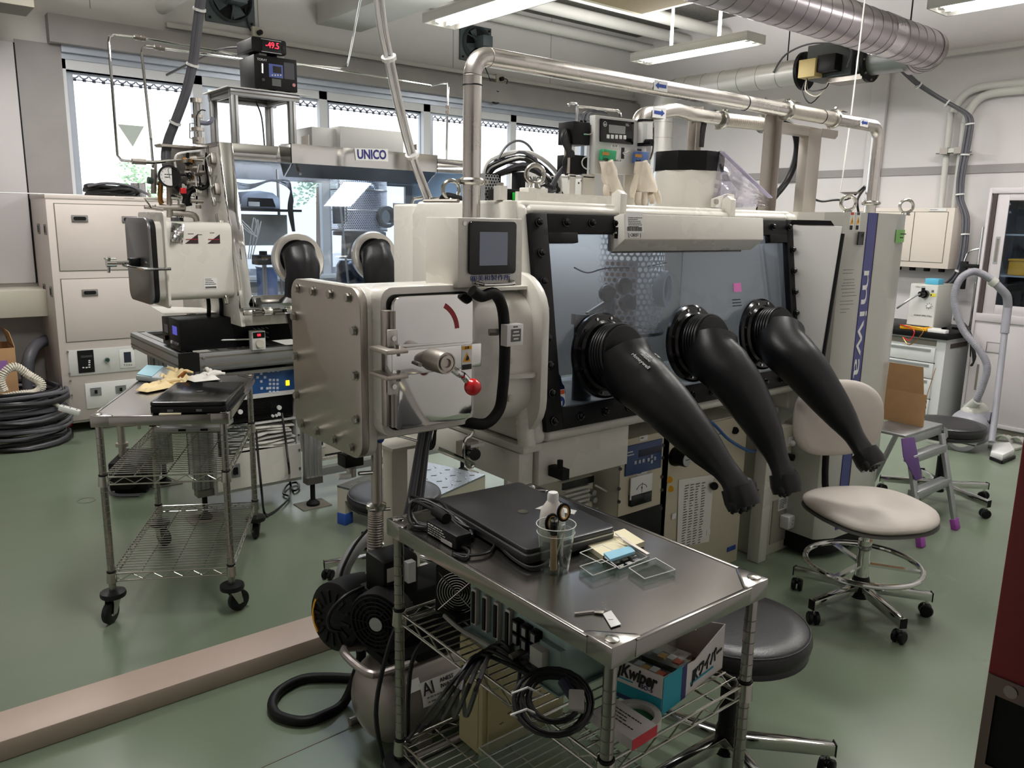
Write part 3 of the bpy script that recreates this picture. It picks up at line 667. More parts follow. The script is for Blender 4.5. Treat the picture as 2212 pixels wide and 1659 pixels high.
# ---- glove ports and gloves
def glove(px,ex,xs,sag,lab,seed):
 """port ring on the front plane + long rubber glove pushed out by the box pressure"""
 R=random.Random(seed)
 c=fpx(*px,.006)
 t=thing('glove',lab,'glove',c,'black glovebox gloves')
 obj('port_ring',MB().lathe([(.146,0),(.146,.012),(.138,.02),(.12,.022),(.112,.03),(.102,.03),(.102,0)],c,FN,44),M['blackg'],t)
 parts('ring_bolt',MB().cyl((0,0,0),(0,0,.003),.005,n=8),M['chrome'],t,[(c+FN*.0215+FX*.129*math.cos(a)+FU*.129*math.sin(a),FAX)for a in[k*PI/6+.26 for k in range(12)]])
 obj('cuff_seat',MB().lathe([(.1,.03),(.1,.105),(.094,.108)],c,FN,40),M['black'],t)
 for h in(.046,.058,.07,.082,.094):obj('clamp_ring',MB().torus(c+FN*h,FN,.1025,.0052,44,8),M['rubber'],t)
 # arm: sections along a path on the plane x = c.x
 p0=c+FN*.1;p0=c+FN*.088;path=[p0]+[at(a,b,x=xx)for(a,b),xx in zip(ex,xs)]
 path=smooth([V(*p)for p in path],5);n=len(path);k=28
 prof=[(0,.1),(.06,.098),(.2,.095),(.4,.084),(.6,.068),(.75,.052),(.84,.043),(.9,.044),(.95,.05),(1,.048)]
 def rad(s):
  for(a,r),(b,q)in zip(prof,prof[1:]):
   if s<=b:return r+(q-r)*(s-a)/(b-a)
  return prof[-1][1]
 L=[0]
 for i in range(1,n):L.append(L[-1]+(path[i]-path[i-1]).length)
 g=[];x=V(1,0,0)
 for i,p in enumerate(path):
  tg=(path[min(i+1,n-1)]-path[max(i-1,0)]).normalized();x=(x-tg*x.dot(tg)).normalized();y=tg.cross(x);s=L[i]/L[-1];r=rad(s)
  fl=1-.38*max(0,(s-.72)/.28)
  row=[]
  for j in range(k):
   a=2*PI*j/k;w=r
   w*=1+.05*math.sin(3*a+9*s+seed)*min(1,s*5)*(1 if s<.25 else .25)+.04*max(0,s-.85)/.15*math.sin(5*a)
   row.append(p+x*w*math.cos(a)*(1+.15*(1-fl))+y*w*math.sin(a)*fl)
  g.append(row)
 mb=MB();vs=[q for r in g for q in r];fs=[(i*k+j,i*k+(j+1)%k,(i+1)*k+(j+1)%k,(i+1)*k+j)for i in range(n-1)for j in range(k)]
 mb.add(vs,fs+[tuple(range((n-1)*k,n*k))])
 e=path[-1];tg=(path[-1]-path[-4]).normalized();x=(x-tg*x.dot(tg)).normalized();y=tg.cross(x)
 obj('sleeve',mb,M['rubber'],t,ang=60)
 # short folded-in fingers and thumb
 hd=obj('hand',MB().tube([e-tg*.03,e+tg*.01,e+tg*.035],.05,20,rr=[.05,.054,.05]),M['rubber'],t,ang=60)
 for i,(o,l,r)in enumerate(((-.04,.03,.0165),(-.014,.036,.0175),(.013,.034,.0175),(.04,.026,.0155))):
  b=e+x*o+tg*.012;d=(tg+x*o*4+y*R.uniform(-.25,.1)).normalized()
  obj('finger',MB().tube([b,b+d*l*.55,b+d*l-y*.012],r,10,rr=[r,r*.9,r*.35],sm=3),M['rubber'],hd,ang=60)
 b=e-tg*.02-x*.0+y*.028;d=(tg*.6+y*.8+x*.25).normalized()
 b=e-tg*.035+x*.04;d=(tg*.7+x*.75+y*.2).normalized()
 obj('thumb',MB().tube([b-x*.02,b+d*.02,b+d*.05],.018,10,rr=[.026,.02,.006],sm=3),M['rubber'],hd,ang=60)
 return t,path
g1,gp=glove((1301,768),[(1362,802),(1408,845),(1455,893),(1530,975),(1583,1035),(1600,1072)],[1.95,1.96,1.97,1.99,2.0,2.0],0,'left of the three black gloves, with white print near its cuff',1)
glove((1493,742),[(1540,770),(1575,808),(1608,852),(1650,925),(1688,1010),(1697,1042)],[2.405,2.41,2.42,2.43,2.44,2.44],0,'middle one of the three black gloves, hand beside the grey chair',2)
glove((1642,722),[(1690,750),(1732,790),(1772,840),(1822,908),(1858,962),(1876,990)],[2.835,2.84,2.85,2.86,2.87,2.87],0,'right one of the three black gloves, hanging over the grey chair seat',3)
# print on the first glove
gi=8;gpp=gp[gi];gd=(gp[gi+2]-gp[gi-2]).normalized();gn=(EYE-gpp);gn=(gn-gd*gn.dot(gd)).normalized();gx=gd.cross(gn)
tm_=mat('glove_print',(190,190,190),.6)
for i,(s,z,o)in enumerate((('Honeywell',.018,-.012),('8B1532/9Q',.009,-.03),('Size 9.75',.009,-.042),('CE',.022,-.062))):
 ctr=gpp-gd*.02+gn*(math.sqrt(max(.0985**2-(o-.035)**2,.0001))+.001)+gx*(-(o-.035))*-1
 nn=(ctr-(gpp-gd*.02)).normalized()
 text(s,z,ctr,gd,nn.cross(gd),tm_,g1,'glove_print')
 # ---- hood lamp with switch and labels (CREST)
hx0,hx1=2.03,2.835
hpr=[(1.985,1.515),(1.93,1.532),(1.915,1.532),(1.905,1.447),(1.962,1.404),(1.985,1.404)]
hd=thing('hood_lamp','cream lamp hood with a barcode label across the top of the right glovebox window','lamp',(2.4,1.93,1.404))
hl=thing
obj('hood_shell',MB().prism([V(hx0,y,z)for y,z in hpr],(hx1-hx0,0,0)),M['cream'],hd,bev=.003)
hN=(V(0,-.9931,.1168)).normalized()
hU=V(1,0,0).cross(hN)*-1;hU=V(0,.1168,.9931)
sw=V(hx0-.0005,1.945,1.468)
obj('switch_plate',MB().obox(sw,(.001,.016,.038)),M['blackm'],hd)
s_=obj('toggle_switch',MB().cyl(sw,sw-V(.008,0,0),.006,n=10).cyl(sw-V(.008,0,0),sw-V(.026,.008,.006),.0026,n=8),M['chrome'],hd)
def hface(px,py):return atp(px,py,V(0,1.91,1.4895),hN)
lb=plate(hface(1370,480)+hN*.001,FX,hU,.088,.068,M['label'],hd,name='asset_label',label='white asset label with barcode')
lines(6,hface(1356,470)+hN*.0018,FX,hU,.07,.006,M['ink'],lb,seed=3)
bc=MB();R=random.Random(4);x=-.038
while x<.036:
 w=R.choice((.0008,.0016,.0024));bc.obox(hface(1370,480)+hN*.0016+FX*x-hU*.023,(w,.014,.0005),(FX,hU,hN));x+=w+R.choice((.0009,.0016))
o=obj('barcode',bc,M['ink'],lb);o['kind']='stuff'
cl=plate(hface(1370,508)+hN*.001,FX,hU,.062,.017,M['label'],hd,name='name_label')
text('[ CREST ]',.015,hface(1370,508)+hN*.0022,FX,hU,M['ink'],cl)
obj('hood_lens',MB().box((hx0+.02,1.965,1.398),(hx1-.06,1.985,1.405)),M['blackm'],hd)
for x in(2.075,2.70):
 obj('hook',MB().prism([V(x,1.975,1.53),V(x,1.975,1.60),V(x,1.995,1.615),V(x,2.02,1.6),V(x,2.02,1.53)],(.033,0,0)),M['cream'],hd,bev=.003)
 # ---- antechamber on the left end
AN=thing('antechamber','cream side airlock with a bolted steel end plate and red ball lever','airlock',(1.3,2.05,.85))
yc,zc,hw=2.075,1.085,.21
def rrect(w,h,r,n=6,cx=0,cz=0):
 out=[]
 for(sx,sz),a0 in(((1,1),0),((-1,1),PI/2),((-1,-1),PI),((1,-1),3*PI/2)):
  for i in range(n+1):
   a=a0+PI/2*i/n;out.append((cx+sx*(w/2-r)+r*math.cos(a),cz+sz*(h/2-r)+r*math.sin(a)))
 return out
obj('chamber_tube',MB().prism([V(1.03,yc+a,zc+b)for a,b in rrect(.41,.41,.1,7)],(XL-1.03,0,0)),M['cream'],AN,ang=50)
obj('wall_flange',MB().prism([V(1.6,yc+a,zc+b)for a,b in rrect(.5,.52,.13,7)],(.03,0,0)),M['cream'],AN,bev=.004)
pw,ph=.425,.465
pc=V(1.0,2.07,1.09)
obj('plate_flange',MB().prism([V(1.022,pc.y+a,pc.z+b)for a,b in rrect(pw,ph,.05)],(.025,0,0)),M['cream'],AN,bev=.002)
epl=obj('end_plate',MB().prism([V(1.0,pc.y+a,pc.z+b)for a,b in rrect(pw,ph,.05)],(.022,0,0)),M['steel'],AN,bev=.003)
AXm=axes((-1,0,0));hb=[]
for t_ in(-.16,-.055,.055,.16):hb+=[V(1.0,pc.y+t_*.98,pc.z+ph/2-.028),V(1.0,pc.y+t_*.98,pc.z-ph/2+.028)]
for t_ in(-.12,0,.12):hb+=[V(1.0,pc.y+pw/2-.026,pc.z+t_),V(1.0,pc.y-pw/2+.026,pc.z+t_)]
parts('hex_bolt',MB().cyl((0,0,0),(0,0,.002),.0145,n=16).cyl((0,0,.002),(0,0,.012),.0115,n=6),M['chromed'],AN,[(p,AXm)for p in hb])
parts('hex_nut',MB().cyl((0,0,0),(0,0,.012),.0105,n=6).cyl((0,0,.012),(0,0,.02),.006,n=8),M['chromed'],AN,[(p+V(.047,0,0),axes((1,0,0)))for p in hb])
# ribs
for x0,x1,z in((1.047,1.14,1.03),(1.5,1.6,1.03)):obj('rib',MB().prism([V(x0,1.86,z),V(x1-.02,1.835,z),V(x1,1.85,z),V(x1,1.9,z),V(x0,1.9,z)],(0,0,.012)),M['cream'],AN)
# top lid plate of the chamber
obj('top_rib',MB().box((1.047,1.9,1.295),(XL,2.2,1.305)),M['cream'],AN)
# square door on the front (-Y)
YD=1.80
obj('door_collar',MB().prism([V(1.186+a,YD+.012,1.127+b)for a,b in rrect(.3,.4,.035)],(0,.075,0)),M['cream'],AN,bev=.003)
obj('door_seal',MB().prism([V(1.183+a,YD+.004,1.127+b)for a,b in rrect(.262,.362,.025)],(0,.01,0)),M['blackm'],AN)
dpn=obj('door_panel',MB().prism([V(1.183+a,YD-.016,1.127+b)for a,b in rrect(.254,.354,.025,3)],(0,.02,0)),M['mirror'],AN,bev=.003)
dcl=atp(840,780,V(0,YD-.016,0),V(0,1,0));
CBX0,CBX1,CBZ0,CBZ1=at(846,790,y=YD-.06).x,at(1040,770,y=YD-.06).x,at(846,815,y=YD-.06).z,at(846,760,y=YD-.06).z
CBZ=(CBZ0+CBZ1)/2;CX0=CBX0
obj('clamp_beam',MB().box((CBX0,YD-.06,CBZ0),(CBX1,YD-.022,CBZ1)),M['mirror'],AN,bev=.003)
for z in(CBZ0,CBZ1):
 obj('hinge_lug',MB().box((CX0-.02,YD-.07,z-.006),(CX0+.045,YD+.02,z+.006)),M['steel'],AN,bev=.003)
 obj('hinge_pin',MB().cyl((CX0+.02,YD-.055,z-.013),(CX0+.02,YD-.055,z+.016),.008,n=6),M['chromed'],AN)
for z0,z1 in((CBZ1+.005,1.27),(.965,CBZ0-.005)):
 obj('hinge_rod',MB().cyl((1.05,YD-.024,z0),(1.05,YD-.024,z1),.0075,n=10),M['steeld'],AN)
 obj('hinge_leaf',MB().box((1.034,YD-.014,z0),(1.058,YD+.012,z1)),M['steel'],AN,bev=.002)
for z in(CBZ1+.03,CBZ0-.03):
 a_=obj('hinge_tab',MB().box((1.03,YD-.036,z-.022),(1.058,YD-.026,z+.022)),M['cream'],AN,bev=.002);obj('screw',MB().cyl((1.044,YD-.036,z),(1.044,YD-.041,z),.007,n=10),M['chrome'],a_)
 # hub and lever with red ball
hb_=at(932,776,y=YD-.06);hc=V(hb_.x,YD-.06,hb_.z)
obj('hub',MB().lathe([(.03,0),(.03,.06),(.028,.07),(.025,.07),(.025,.066),(.02,.066),(.02,.073),(.012,.073),(.01,.066),(0,.066)],hc,(0,-1,0),28),M['steel'],AN)
l0=hc+V(.01,-.055,-.02);lt=at(1021,836,y=YD-.14);
obj('lever',MB().tube([hc+V(.02,-.05,-.012),hc+V(.035,-.075,-.03),lt+V(-.022,.012,.03),lt],.0095,10,sm=4),M['chrome'],AN)
obj('lever_ball',MB().ball(lt,.023,18),M['red'],AN)
sc=at(900,785,y=YD-.06);obj('stud',MB().cyl(sc,sc+V(-.003,-.022,0),.006,n=8),M['steeld'],AN)
ws=at(1008,775,y=YD-.061);wsx=V(1.375,YD-.0606,1.085)
CWX,CWZ=at(1008,772,y=YD-.06).x,at(1008,772,y=YD-.06).z
wl=plate(V(CWX,YD-.0604,CWZ),(1,0,0),(0,0,1),(.034),.068,M['label'],AN,'caution_label',label='yellow pinch warning label')
wt_=obj('caution_triangle',MB().prism([V(CWX-.013,YD-.061,CWZ-.012),V(CWX+.013,YD-.061,CWZ-.012),V(CWX,YD-.061,CWZ+.014)],(0,-.0005,0)),M['yellow'],wl)
obj('caution_band',MB().obox(V(CWX,YD-.0611,CWZ+.0265),(.032,.0005,.009)),M['yellow'],wl);obj('caution_text',MB().obox(V(CWX,YD-.0611,CWZ-.026),(.032,.0005,.014)),M['ink'],wl)
obj('caution_symbol',MB().prism([V(CWX-.005,YD-.0617,CWZ-.008),V(CWX+.005,YD-.0617,CWZ-.008),V(CWX+.007,YD-.0617,CWZ-.001),V(CWX+.001,YD-.0617,CWZ+.007),V(CWX-.002,YD-.0617,CWZ)],(0,-.0004,0)),M['ink'],wl)
text('注意',.008,V(CWX,YD-.0616,CWZ+.0265),(1,0,0),(0,0,1),M['ink'],wl)
# red swing arrow
arr=MB();a0=V(1.238,YD-.0164,1.165);mid=[]
ac=at(985,690,y=YD-.016);ca=V(ac.x-.075,YD-.0166,ac.z-.03)
for i in range(13):
 a=math.radians(62-58*i/12);mid.append((ca+V(.072*math.cos(a),0,.072*math.sin(a)),ca+V(.086*math.cos(a),0,.086*math.sin(a))))
arr.sheet([[p,q]for p,q in mid],.0006)
obj('swing_arrow',arr,mat('arrow_red',(150,34,44),.5),AN)
# small touch panel box on top-left with display (maker's name plate below)
HB=thing('touch_panel_box','beige box with a touch screen above the side airlock of the right glovebox','control box',(1.5,1.85,1.27))
bx0,bx1,by0,by1,bz0,bz1=1.335,1.575,1.79,1.95,1.268,1.525
bq=at(988,470,y=by0);
BXL,BXR=at(990,468,y=by0).x,at(1130,468,y=by0).x
BZ0,BZ1=at(1000,622,y=by0).z,at(1000,470,y=by0).z
obj('case',MB().box((BXL,by0,BZ0),(BXR,by1,BZ1)),M['cream'],HB,bev=.003)
sxl,sxr,sz0,sz1=at(1010,480,y=by0).x,at(1111,480,y=by0).x,at(1060,592,y=by0).z,at(1060,478,y=by0).z
scx,scz=(sxl+sxr)/2,(sz0+sz1)/2;sw_,sh_=sxr-sxl,sz1-sz0
bz=obj('display_bezel',MB().prism([V(scx+a,by0,scz+b)for a,b in rrect(sw_,sh_,.012)],(0,-.012,0)),M['blackg'],HB,bev=.002)
obj('screen',MB().box((scx-sw_*.3,by0-.0125,scz-sh_*.33),(scx+sw_*.3,by0-.0119,scz+sh_*.3)),mat('screen_grey',(122,132,152),.15,coat=.4),bz)
text('㈱美和製作所',.017,at(1060,601,y=by0-.0008),(1,0,0),(0,0,1),M['blue'],HB,width=sw_*.86)
hz=at(1060,608,y=by0).z
obj('handle',MB().tube([V(sxl+.02,by0,hz),V(sxl+.03,by0-.03,hz-.004),V(sxl+.045,by0-.035,hz-.006),V(sxr-.035,by0-.035,hz-.006),V(sxr-.02,by0-.03,hz-.002),V(sxr-.01,by0,hz)],.005,8,sm=3),M['chrome'],HB)
obj('screw',MB().cyl((BXL+.02,by0-.003,BZ1-.015),(BXL+.02,by0,BZ1-.015),.006,n=10),M['chrome'],HB)
obj('latch',MB().box((BXR,by0+.03,BZ0+.08),(BXR+.014,by0+.05,BZ0+.16)).box((BXR,by0+.03,BZ1-.04),(BXR+.02,by0+.05,BZ1-.03)),M['cream2'],HB)
# black corrugated hose looping round the airlock
hs=[(1020,628,1.76),(1040,640,1.76),(1068,634,1.76),(1085,665,1.78),(1090,720,1.80),(1090,780,1.80),(1086,840,1.80),(1078,885,1.80),(1050,915,1.80),(1010,912,1.82),(980,905,1.86)]
hp=[at(a,b,y=c)for a,b,c in hs]
single('black_hose',MB().tube(hp,.0165,12,sm=5),M['blackm'],'thick black hose curving round the front of the side airlock','hose')
# sensor display on the flange
sd_=thing('sensor_display','small white sensor display clipped beside the airlock, before the black frame','sensor',at(1106,745,y=1.77))
p=at(1106,723,y=1.77)
obj('case',MB().obox(p,(.06,.03,.062)),M['white'],sd_,bev=.002)
scr=obj('screen',MB().obox(p+V(.002,-.0155,0),(.036,.001,.036)),mat('lcd_dark',(92,94,96),.3),sd_)
for i,w in enumerate((.02,.026,.018)):obj('digit_row',MB().obox(p+V(.002,-.0163,.01-.01*i),(w,.0006,.004)),M['label'],scr)
text('MITER',.006,p+V(0,-.0155,.024),(1,0,0),(0,0,1),M['ink'],sd_)
fit=at(1062,717,y=1.82)
obj('fitting',MB().cyl(fit,fit+V(.05,-.03,-.003),.007,n=10).cyl(fit-V(.01,0,0),fit+V(.015,-.01,0),.011,n=6),M['steeld'],sd_)
for i,(zx,zy)in enumerate(((1099,700),(1098,778),(1100,860))):
 p=at(zx,zy,y=1.85);obj('hose_clip',MB().obox(p,(.018,.02,.02)),M['cream2'],GB,bev=.002)
 # ================================================================== stand and rack under the right glovebox
ST=thing('glovebox_stand','cream steel stand under the right glovebox with a drawer-like front box','stand',(2.4,2.2,0))
ya=1.905
xa,xb=at(1165,955,y=ya).x,at(1360,905,y=ya).x;zb=at(1165,1050,y=ya).z
obj('front_box',MB().box((xa,ya,zb),(xb,ya+.3,.79)),M['cream'],ST,bev=.004)
obj('top_frame',MB().box((1.6,1.9,.765),(1.68,2.6,.792)).box((1.6,2.54,.72),(3.19,2.6,.792)).box((3.1,1.9,.72),(3.19,2.54,.792)),M['cream'],ST,bev=.004)
obj('side_plate',MB().box((1.6,1.92,.655),(1.66,2.6,.762)),M['cream'],ST,bev=.004)
for x,y in((1.6,1.92),(1.55,2.53),(3.03,1.93),(3.12,2.54)):
 obj('leg',MB().box((x,y,0),(x+.06,y+.06,.66 if x<2 else .72)),M['cream'],ST,bev=.004)
obj('lower_rail',MB().box((1.61,1.97,.1),(1.65,2.55,.15)),M['cream'],ST)
p=at(864,1050,y=2.2)
sp_=thing('support_post','cream square post standing behind the near trolley corner','post',(p.x,p.y,0))
pz=at(864,972,y=2.2).z
obj('post',MB().box((p.x-.03,p.y,0),(p.x+.03,p.y+.06,pz)),M['cream2'],sp_,bev=.003)
obj('top_plate',MB().box((p.x-.033,p.y-.01,pz),(p.x+.1,p.y+.3,pz+.01)),M['cream2'],sp_)
# instrument rack
RK=thing('instrument_rack','beige instrument rack under the right glovebox with meter, blue panel and posted sheet','rack',(2.55,2.25,0))
ry=2.0
def rp(px,py,d=0):return at(px,py,y=ry-d)
rx0,rx1,rxm=rp(1340,960).x,rp(1592,1100).x,rp(1432,1050).x
obj('cabinet',MB().box((rx0,ry,.07),(rx1,ry+.5,.70)),M['cream2'],RK,bev=.003)
for x in(rx0+.05,rx1-.05):
 for y in(ry+.06,ry+.44):
  obj('caster',MB().cyl((x-.012,y,.03),(x+.012,y,.03),.03,n=14).box((x-.016,y-.012,.03),(x+.016,y+.02,.071)),M['black'],RK)
def rpanel(name,a,b,m,d,bev=.002,par=RK):
 p,q=rp(*a,d),rp(*b,d);return obj(name,MB().box((p.x,ry-d,q.z),(q.x,ry-d+.006,p.z)),m,par,bev=bev)
lp=rpanel('left_panel',(1343,952),(1431,1215),mat('rack_panel',(196,188,166),.45),.006)
rpn=rpanel('right_panel',(1434,936),(1591,1210),mat('rack_panel',(0,0,0)),.006)
bp=rpanel('gauge_panel',(1354,965),(1428,1010),mat('gauge_blue',(52,72,116),.4),.012)
obj('gauge_display',MB().box((rp(1380,975,.0125).x,ry-.0125,rp(1380,985).z),(rp(1424,975).x,ry-.0118,rp(1380,970).z)),mat('gauge_dark',(26,34,62),.2),bp)
gk=[(1372,999),(1381,997),(1389,995),(1400,993),(1407,986),(1407,997),(1414,990)]
parts('key',MB().box((-.006,-.003,-.007),(.006,0,.007)),mat('key_grey',(170,176,188),.4),bp,[rp(a,b,.012)for a,b in gk],bev=.001)
lines(2,rp(1356,978,.0125),(1,0,0),(0,0,1),.05,.012,M['label'],bp)
for q in((1340,1013),(1433,962),(1432,989),(1430,1030),(1337,1056),(1430,1058),(1337,1084),(1428,1098)):
 obj('screw',MB().cyl(rp(*q,.006),rp(*q,.011),.007,n=10),M['chrome'],lp)
mt=rpanel('meter',(1364,1033),(1408,1068),M['white'],.02)
obj('meter_foot',MB().box((rp(1364,1068,.02).x,ry-.022,rp(1364,1090).z),(rp(1408,1068,.02).x,ry,rp(1364,1066).z)),M['blackg'],mt,bev=.003)
mc=rp(1386,1064,.0205)
arc=MB().tube([mc+V(.034*math.cos(a),0,.034*math.sin(a))for a in[.5+2.14*i/10 for i in range(11)]],.0011,4)
obj('meter_scale',arc,M['ink'],mt);obj('meter_needle',MB().tube([mc,mc+V(.002,0,.04)],.0009,4),M['ink'],mt)
text('%',.012,mc+V(0,0,.02),(1,0,0),(0,0,1),M['ink'],mt)
bk=rpanel('blank_panel',(1336,1118),(1424,1205),M['black'],.012)
rpanel('name_strip',(1382,943),(1399,950),M['label'],.008,0);rpanel('name_strip',(1376,1019),(1398,1026),M['label'],.008,0)
lines(1,rp(1384,947,.0088),(1,0,0),(0,0,1),.03,.01,M['ink'],RK);lines(1,rp(1378,1023,.0088),(1,0,0),(0,0,1),.035,.01,M['ink'],RK)
kn=rp(1458,985,.006)
k_=obj('large_knob',MB().lathe([(.04,0),(.04,.012),(.033,.03),(.031,.06),(0,.062)],kn,(0,-1,0),24),M['black'],RK);obj('knob_cap',MB().cyl(kn+V(0,-.062,0),kn+V(0,-.064,0),.027,n=24),M['alu'],k_)
obj('knob_mark',MB().box(tuple(kn+V(-.012,-.0646,-.002)),tuple(kn+V(.012,-.064,.001))),M['ink'],k_)
for q in((1446,1036),(1448,1056)):obj('yellow_cap',MB().cyl(rp(*q,.006),rp(*q,.012),.0135,n=16),M['yellow'],RK)
sh=obj('posted_sheet',MB().prism([rp(1466,1036,.008),rp(1542,1025,.008),rp(1531,1170,.01),rp(1462,1183,.012)],(0,-.001,0)),M['paper'],RK,label='posted sheet with a handwritten table')
R=random.Random(3)
for cx in(1480,1492,1504,1517):lines(24,rp(cx,1050-(cx-1480)*.16,.014),(1,0,0),(0,0,1),.024,.0115,mat('ink_soft',(70,70,74),.7),sh,seed=cx,h=.28)
for q in((1456,1115),(1530,1150)):obj('tape',MB().box(tuple(rp(*q,.013)-V(.012,0,.012)),tuple(rp(*q,.012)+V(.012,0,.012))),M['label'],sh)
lines(3,rp(1545,938,.0065),(.9,0,-.1),(0,0,1),.05,.03,M['ink'],RK,seed=9,h=.12)
obj('round_plug',MB().cyl(rp(1588,930,.006),rp(1588,930,.015),.016,n=16),M['black'],RK)
obj('side_knob',MB().cyl(rp(1543,1050,.006),rp(1543,1050,.035),.017,n=16),M['black'],RK)
obj('blue_hose',MB().tube([at(1508,900,y=1.96),at(1540,915,y=1.94),at(1575,950,y=1.93),at(1618,974,y=1.95),at(1640,972,y=2.05)],.007,8,sm=5),mat('tube_blue',(40,90,150),.3),RK)
obj('blue_base',MB().box((rx1-.06,ry-.01,.075),(rx1-.002,ry-.001,.095)),mat('sign_blue',(0,0,0)),RK)
# plumbing glimpsed above the rack
pl=thing('valve_manifold','dark valves and steel fittings in the gap above the instrument rack','valves',(2.4,2.2,.7))
for i in range(5):
 x=2.2+i*.13;obj('valve',MB().cyl((x,2.15,.701),(x,2.15,.75),.022,n=12).cyl((x-.05,2.15,.73),(x+.05,2.15,.73),.012,n=8),M['black']if i%2 else M['steel'],pl)
obj('manifold_tube',MB().tube([(2.12,2.12,.735),(2.5,2.1,.74),(2.85,2.14,.745)],.008,8),M['chrome'],pl)
# pump controllers / grey heater box left of the rack
CB=thing('power_unit','grey finned unit with two round knobs left of the instrument rack','instrument',(1.98,2.2,0))
cy=2.08;c0,c1=at(1215,1060,y=cy),at(1281,1090,y=cy)
obj('cabinet',MB().box((c0 .x,cy+.004,.05),(c1 .x,cy+.35,at(1250,1035,y=cy).z)),M['cream2'],CB,bev=.003)
ct_,cb_=at(1250,1052,y=cy).z,at(1250,1100,y=cy).z
for i in range(6):
 z=ct_-(ct_-cb_)*i/5;obj('fin',MB().box((c0 .x+.005,cy-.012,z-.007),(c1 .x-.03,cy+.004,z+.003)),M['mgrey'],CB,bev=.002)
for q in((1277,1062),(1279,1078)):p=at(*q,y=cy);obj('knob',MB().cyl((p.x,cy+.004,p.z),(p.x,cy-.018,p.z),.011,n=14),M['alu'],CB)
obj('dark_window',MB().box((c0 .x,cy,at(1250,1050,y=cy).z),(c1 .x,cy+.004,at(1250,1036,y=cy).z)),M['blackg'],CB)
for i in range(3):
 obj('cable_loop',MB().tube([at(1290+i*6,1030,y=2.15),at(1325-i*5,1055,y=2.1),at(1318-i*4,1085+i*3,y=2.1),at(1290,1100+i*4,y=2.13),at(1280,1120,y=2.2)],.009,8,sm=5),mat('cable_blue',(30,40,96),.4),CB)
obj('white_clip',MB().tube([at(1285,1048,y=2.07),at(1312,1062,y=2.06),at(1322,1070,y=2.06),at(1325,1040,y=2.06)],.004,6),M['white'],CB)
obj('low_box',MB().box((at(1285,1110,y=2.1).x,2.1,0),(at(1316,1110,y=2.1).x,2.3,at(1300,1093,y=2.1).z)),M['mgrey'],CB,bev=.003)
# grey utility box right of the leg, with lamp, knob and socket
UB=thing('utility_box','grey service column with a switch knob, label and socket right of the rack','control box',(3.05,1.98,0))
uy=1.96;u0,u1=at(1672,1000,y=uy).x,at(1722,1000,y=uy).x
uz=at(1700,922,y=uy).z
obj('column',MB().box((3.09,uy,0),(u1,uy+.3,uz)),M['cream2'],UB,bev=.004)
obj('inset_panel',MB().box((at(1668,1100,y=uy).x,uy-.004,at(1690,1165,y=uy).z),(u1-.03,uy,at(1690,1075,y=uy).z)),mat('inset_grey',(150,145,134),.5),UB)
p=at(1706,955,y=uy);q=obj('lamp_plate',MB().box((p.x-.018,uy-.003,p.z-.018),(p.x+.018,uy,p.z+.025)),M['label'],UB);obj('pilot_lamp',MB().ball(p+V(.005,-.012,-.004),.014,14),M['white'],q)
p=at(1701,986,y=uy);q=obj('knob_plate',MB().box((p.x-.018,uy-.003,p.z-.018),(p.x+.018,uy,p.z+.025)),M['label'],UB);obj('switch_knob',MB().cyl(p,p+V(.003,-.03,0),.016,n=16),M['black'],q)
p=at(1690,1087,y=uy);q=obj('spec_label',MB().box((p.x-.04,uy-.0056,p.z-.03),(p.x+.035,uy-.004,p.z+.03)),M['label'],UB);lines(6,V(p.x-.034,uy-.006,p.z+.022),(1,0,0),(0,0,1),.06,.008,M['ink'],q,seed=8)
p=at(1690,1122,y=uy);q=obj('socket',MB().box((p.x-.03,uy-.05,p.z-.03),(p.x+.03,uy-.004,p.z+.03)),M['white'],UB,bev=.004)
for d in(-.01,.008):obj('socket_slot',MB().box((p.x+.002,uy-.0505,p.z+d),(p.x+.01,uy-.0498,p.z+d+.003)),M['ink'],q)
# ================================================================== things on top of the right glovebox
ZT2=1.565
def eyebolt(loc,R,lab,d=(1,.2,0),blk=None,blkm=None):
 t=thing('eye_bolt',lab,'eye bolt',loc,'lifting eye bolts')
 if blk:obj('mounting_block',MB().box((loc[0]-blk/2,loc[1]-.02,loc[2]),(loc[0]+blk/2,loc[1]+.03,loc[2]+.045)),M['cream'],t,bev=.003)
 h=.045 if blk else 0
 obj('collar',MB().cyl((loc[0],loc[1],loc[2]+h),(loc[0],loc[1],loc[2]+h+.014),R*.75,R*.55,n=18),M['chromed'],t)
 obj('eye',MB().torus((loc[0],loc[1],loc[2]+h+.014+R),d,R,R*.25,26,10),M['chromed'],t)
p=at(1155,410,y=2.1);eyebolt((p.x,2.1,ZT2),.03,'steel lifting eye on a cream block, front left top of the right glovebox',(-.5,-.85,0),.085)
p=at(982,395,y=2.5);eyebolt((1.75,2.53,ZT2),.032,'steel lifting eye behind the vertical steel pipe',(-.3,-1,0))
rail=thing('top_rail','low cream rail along the left top of the right glovebox','rail',(1.95,2.08,ZT2))
obj('rail',MB().box((1.7,2.075,ZT2),(2.14,2.09,ZT2+.03)),M['cream'],rail)
p=at(1082,420,y=2.075);q_=obj('rail_post',MB().box((p.x-.014,2.06,ZT2),(p.x+.014,2.095,ZT2+.045)),M['cream'],rail);obj('post_nut',MB().cyl((p.x,2.078,ZT2+.045),(p.x,2.078,ZT2+.055),.011,n=6),M['steel'],q_)
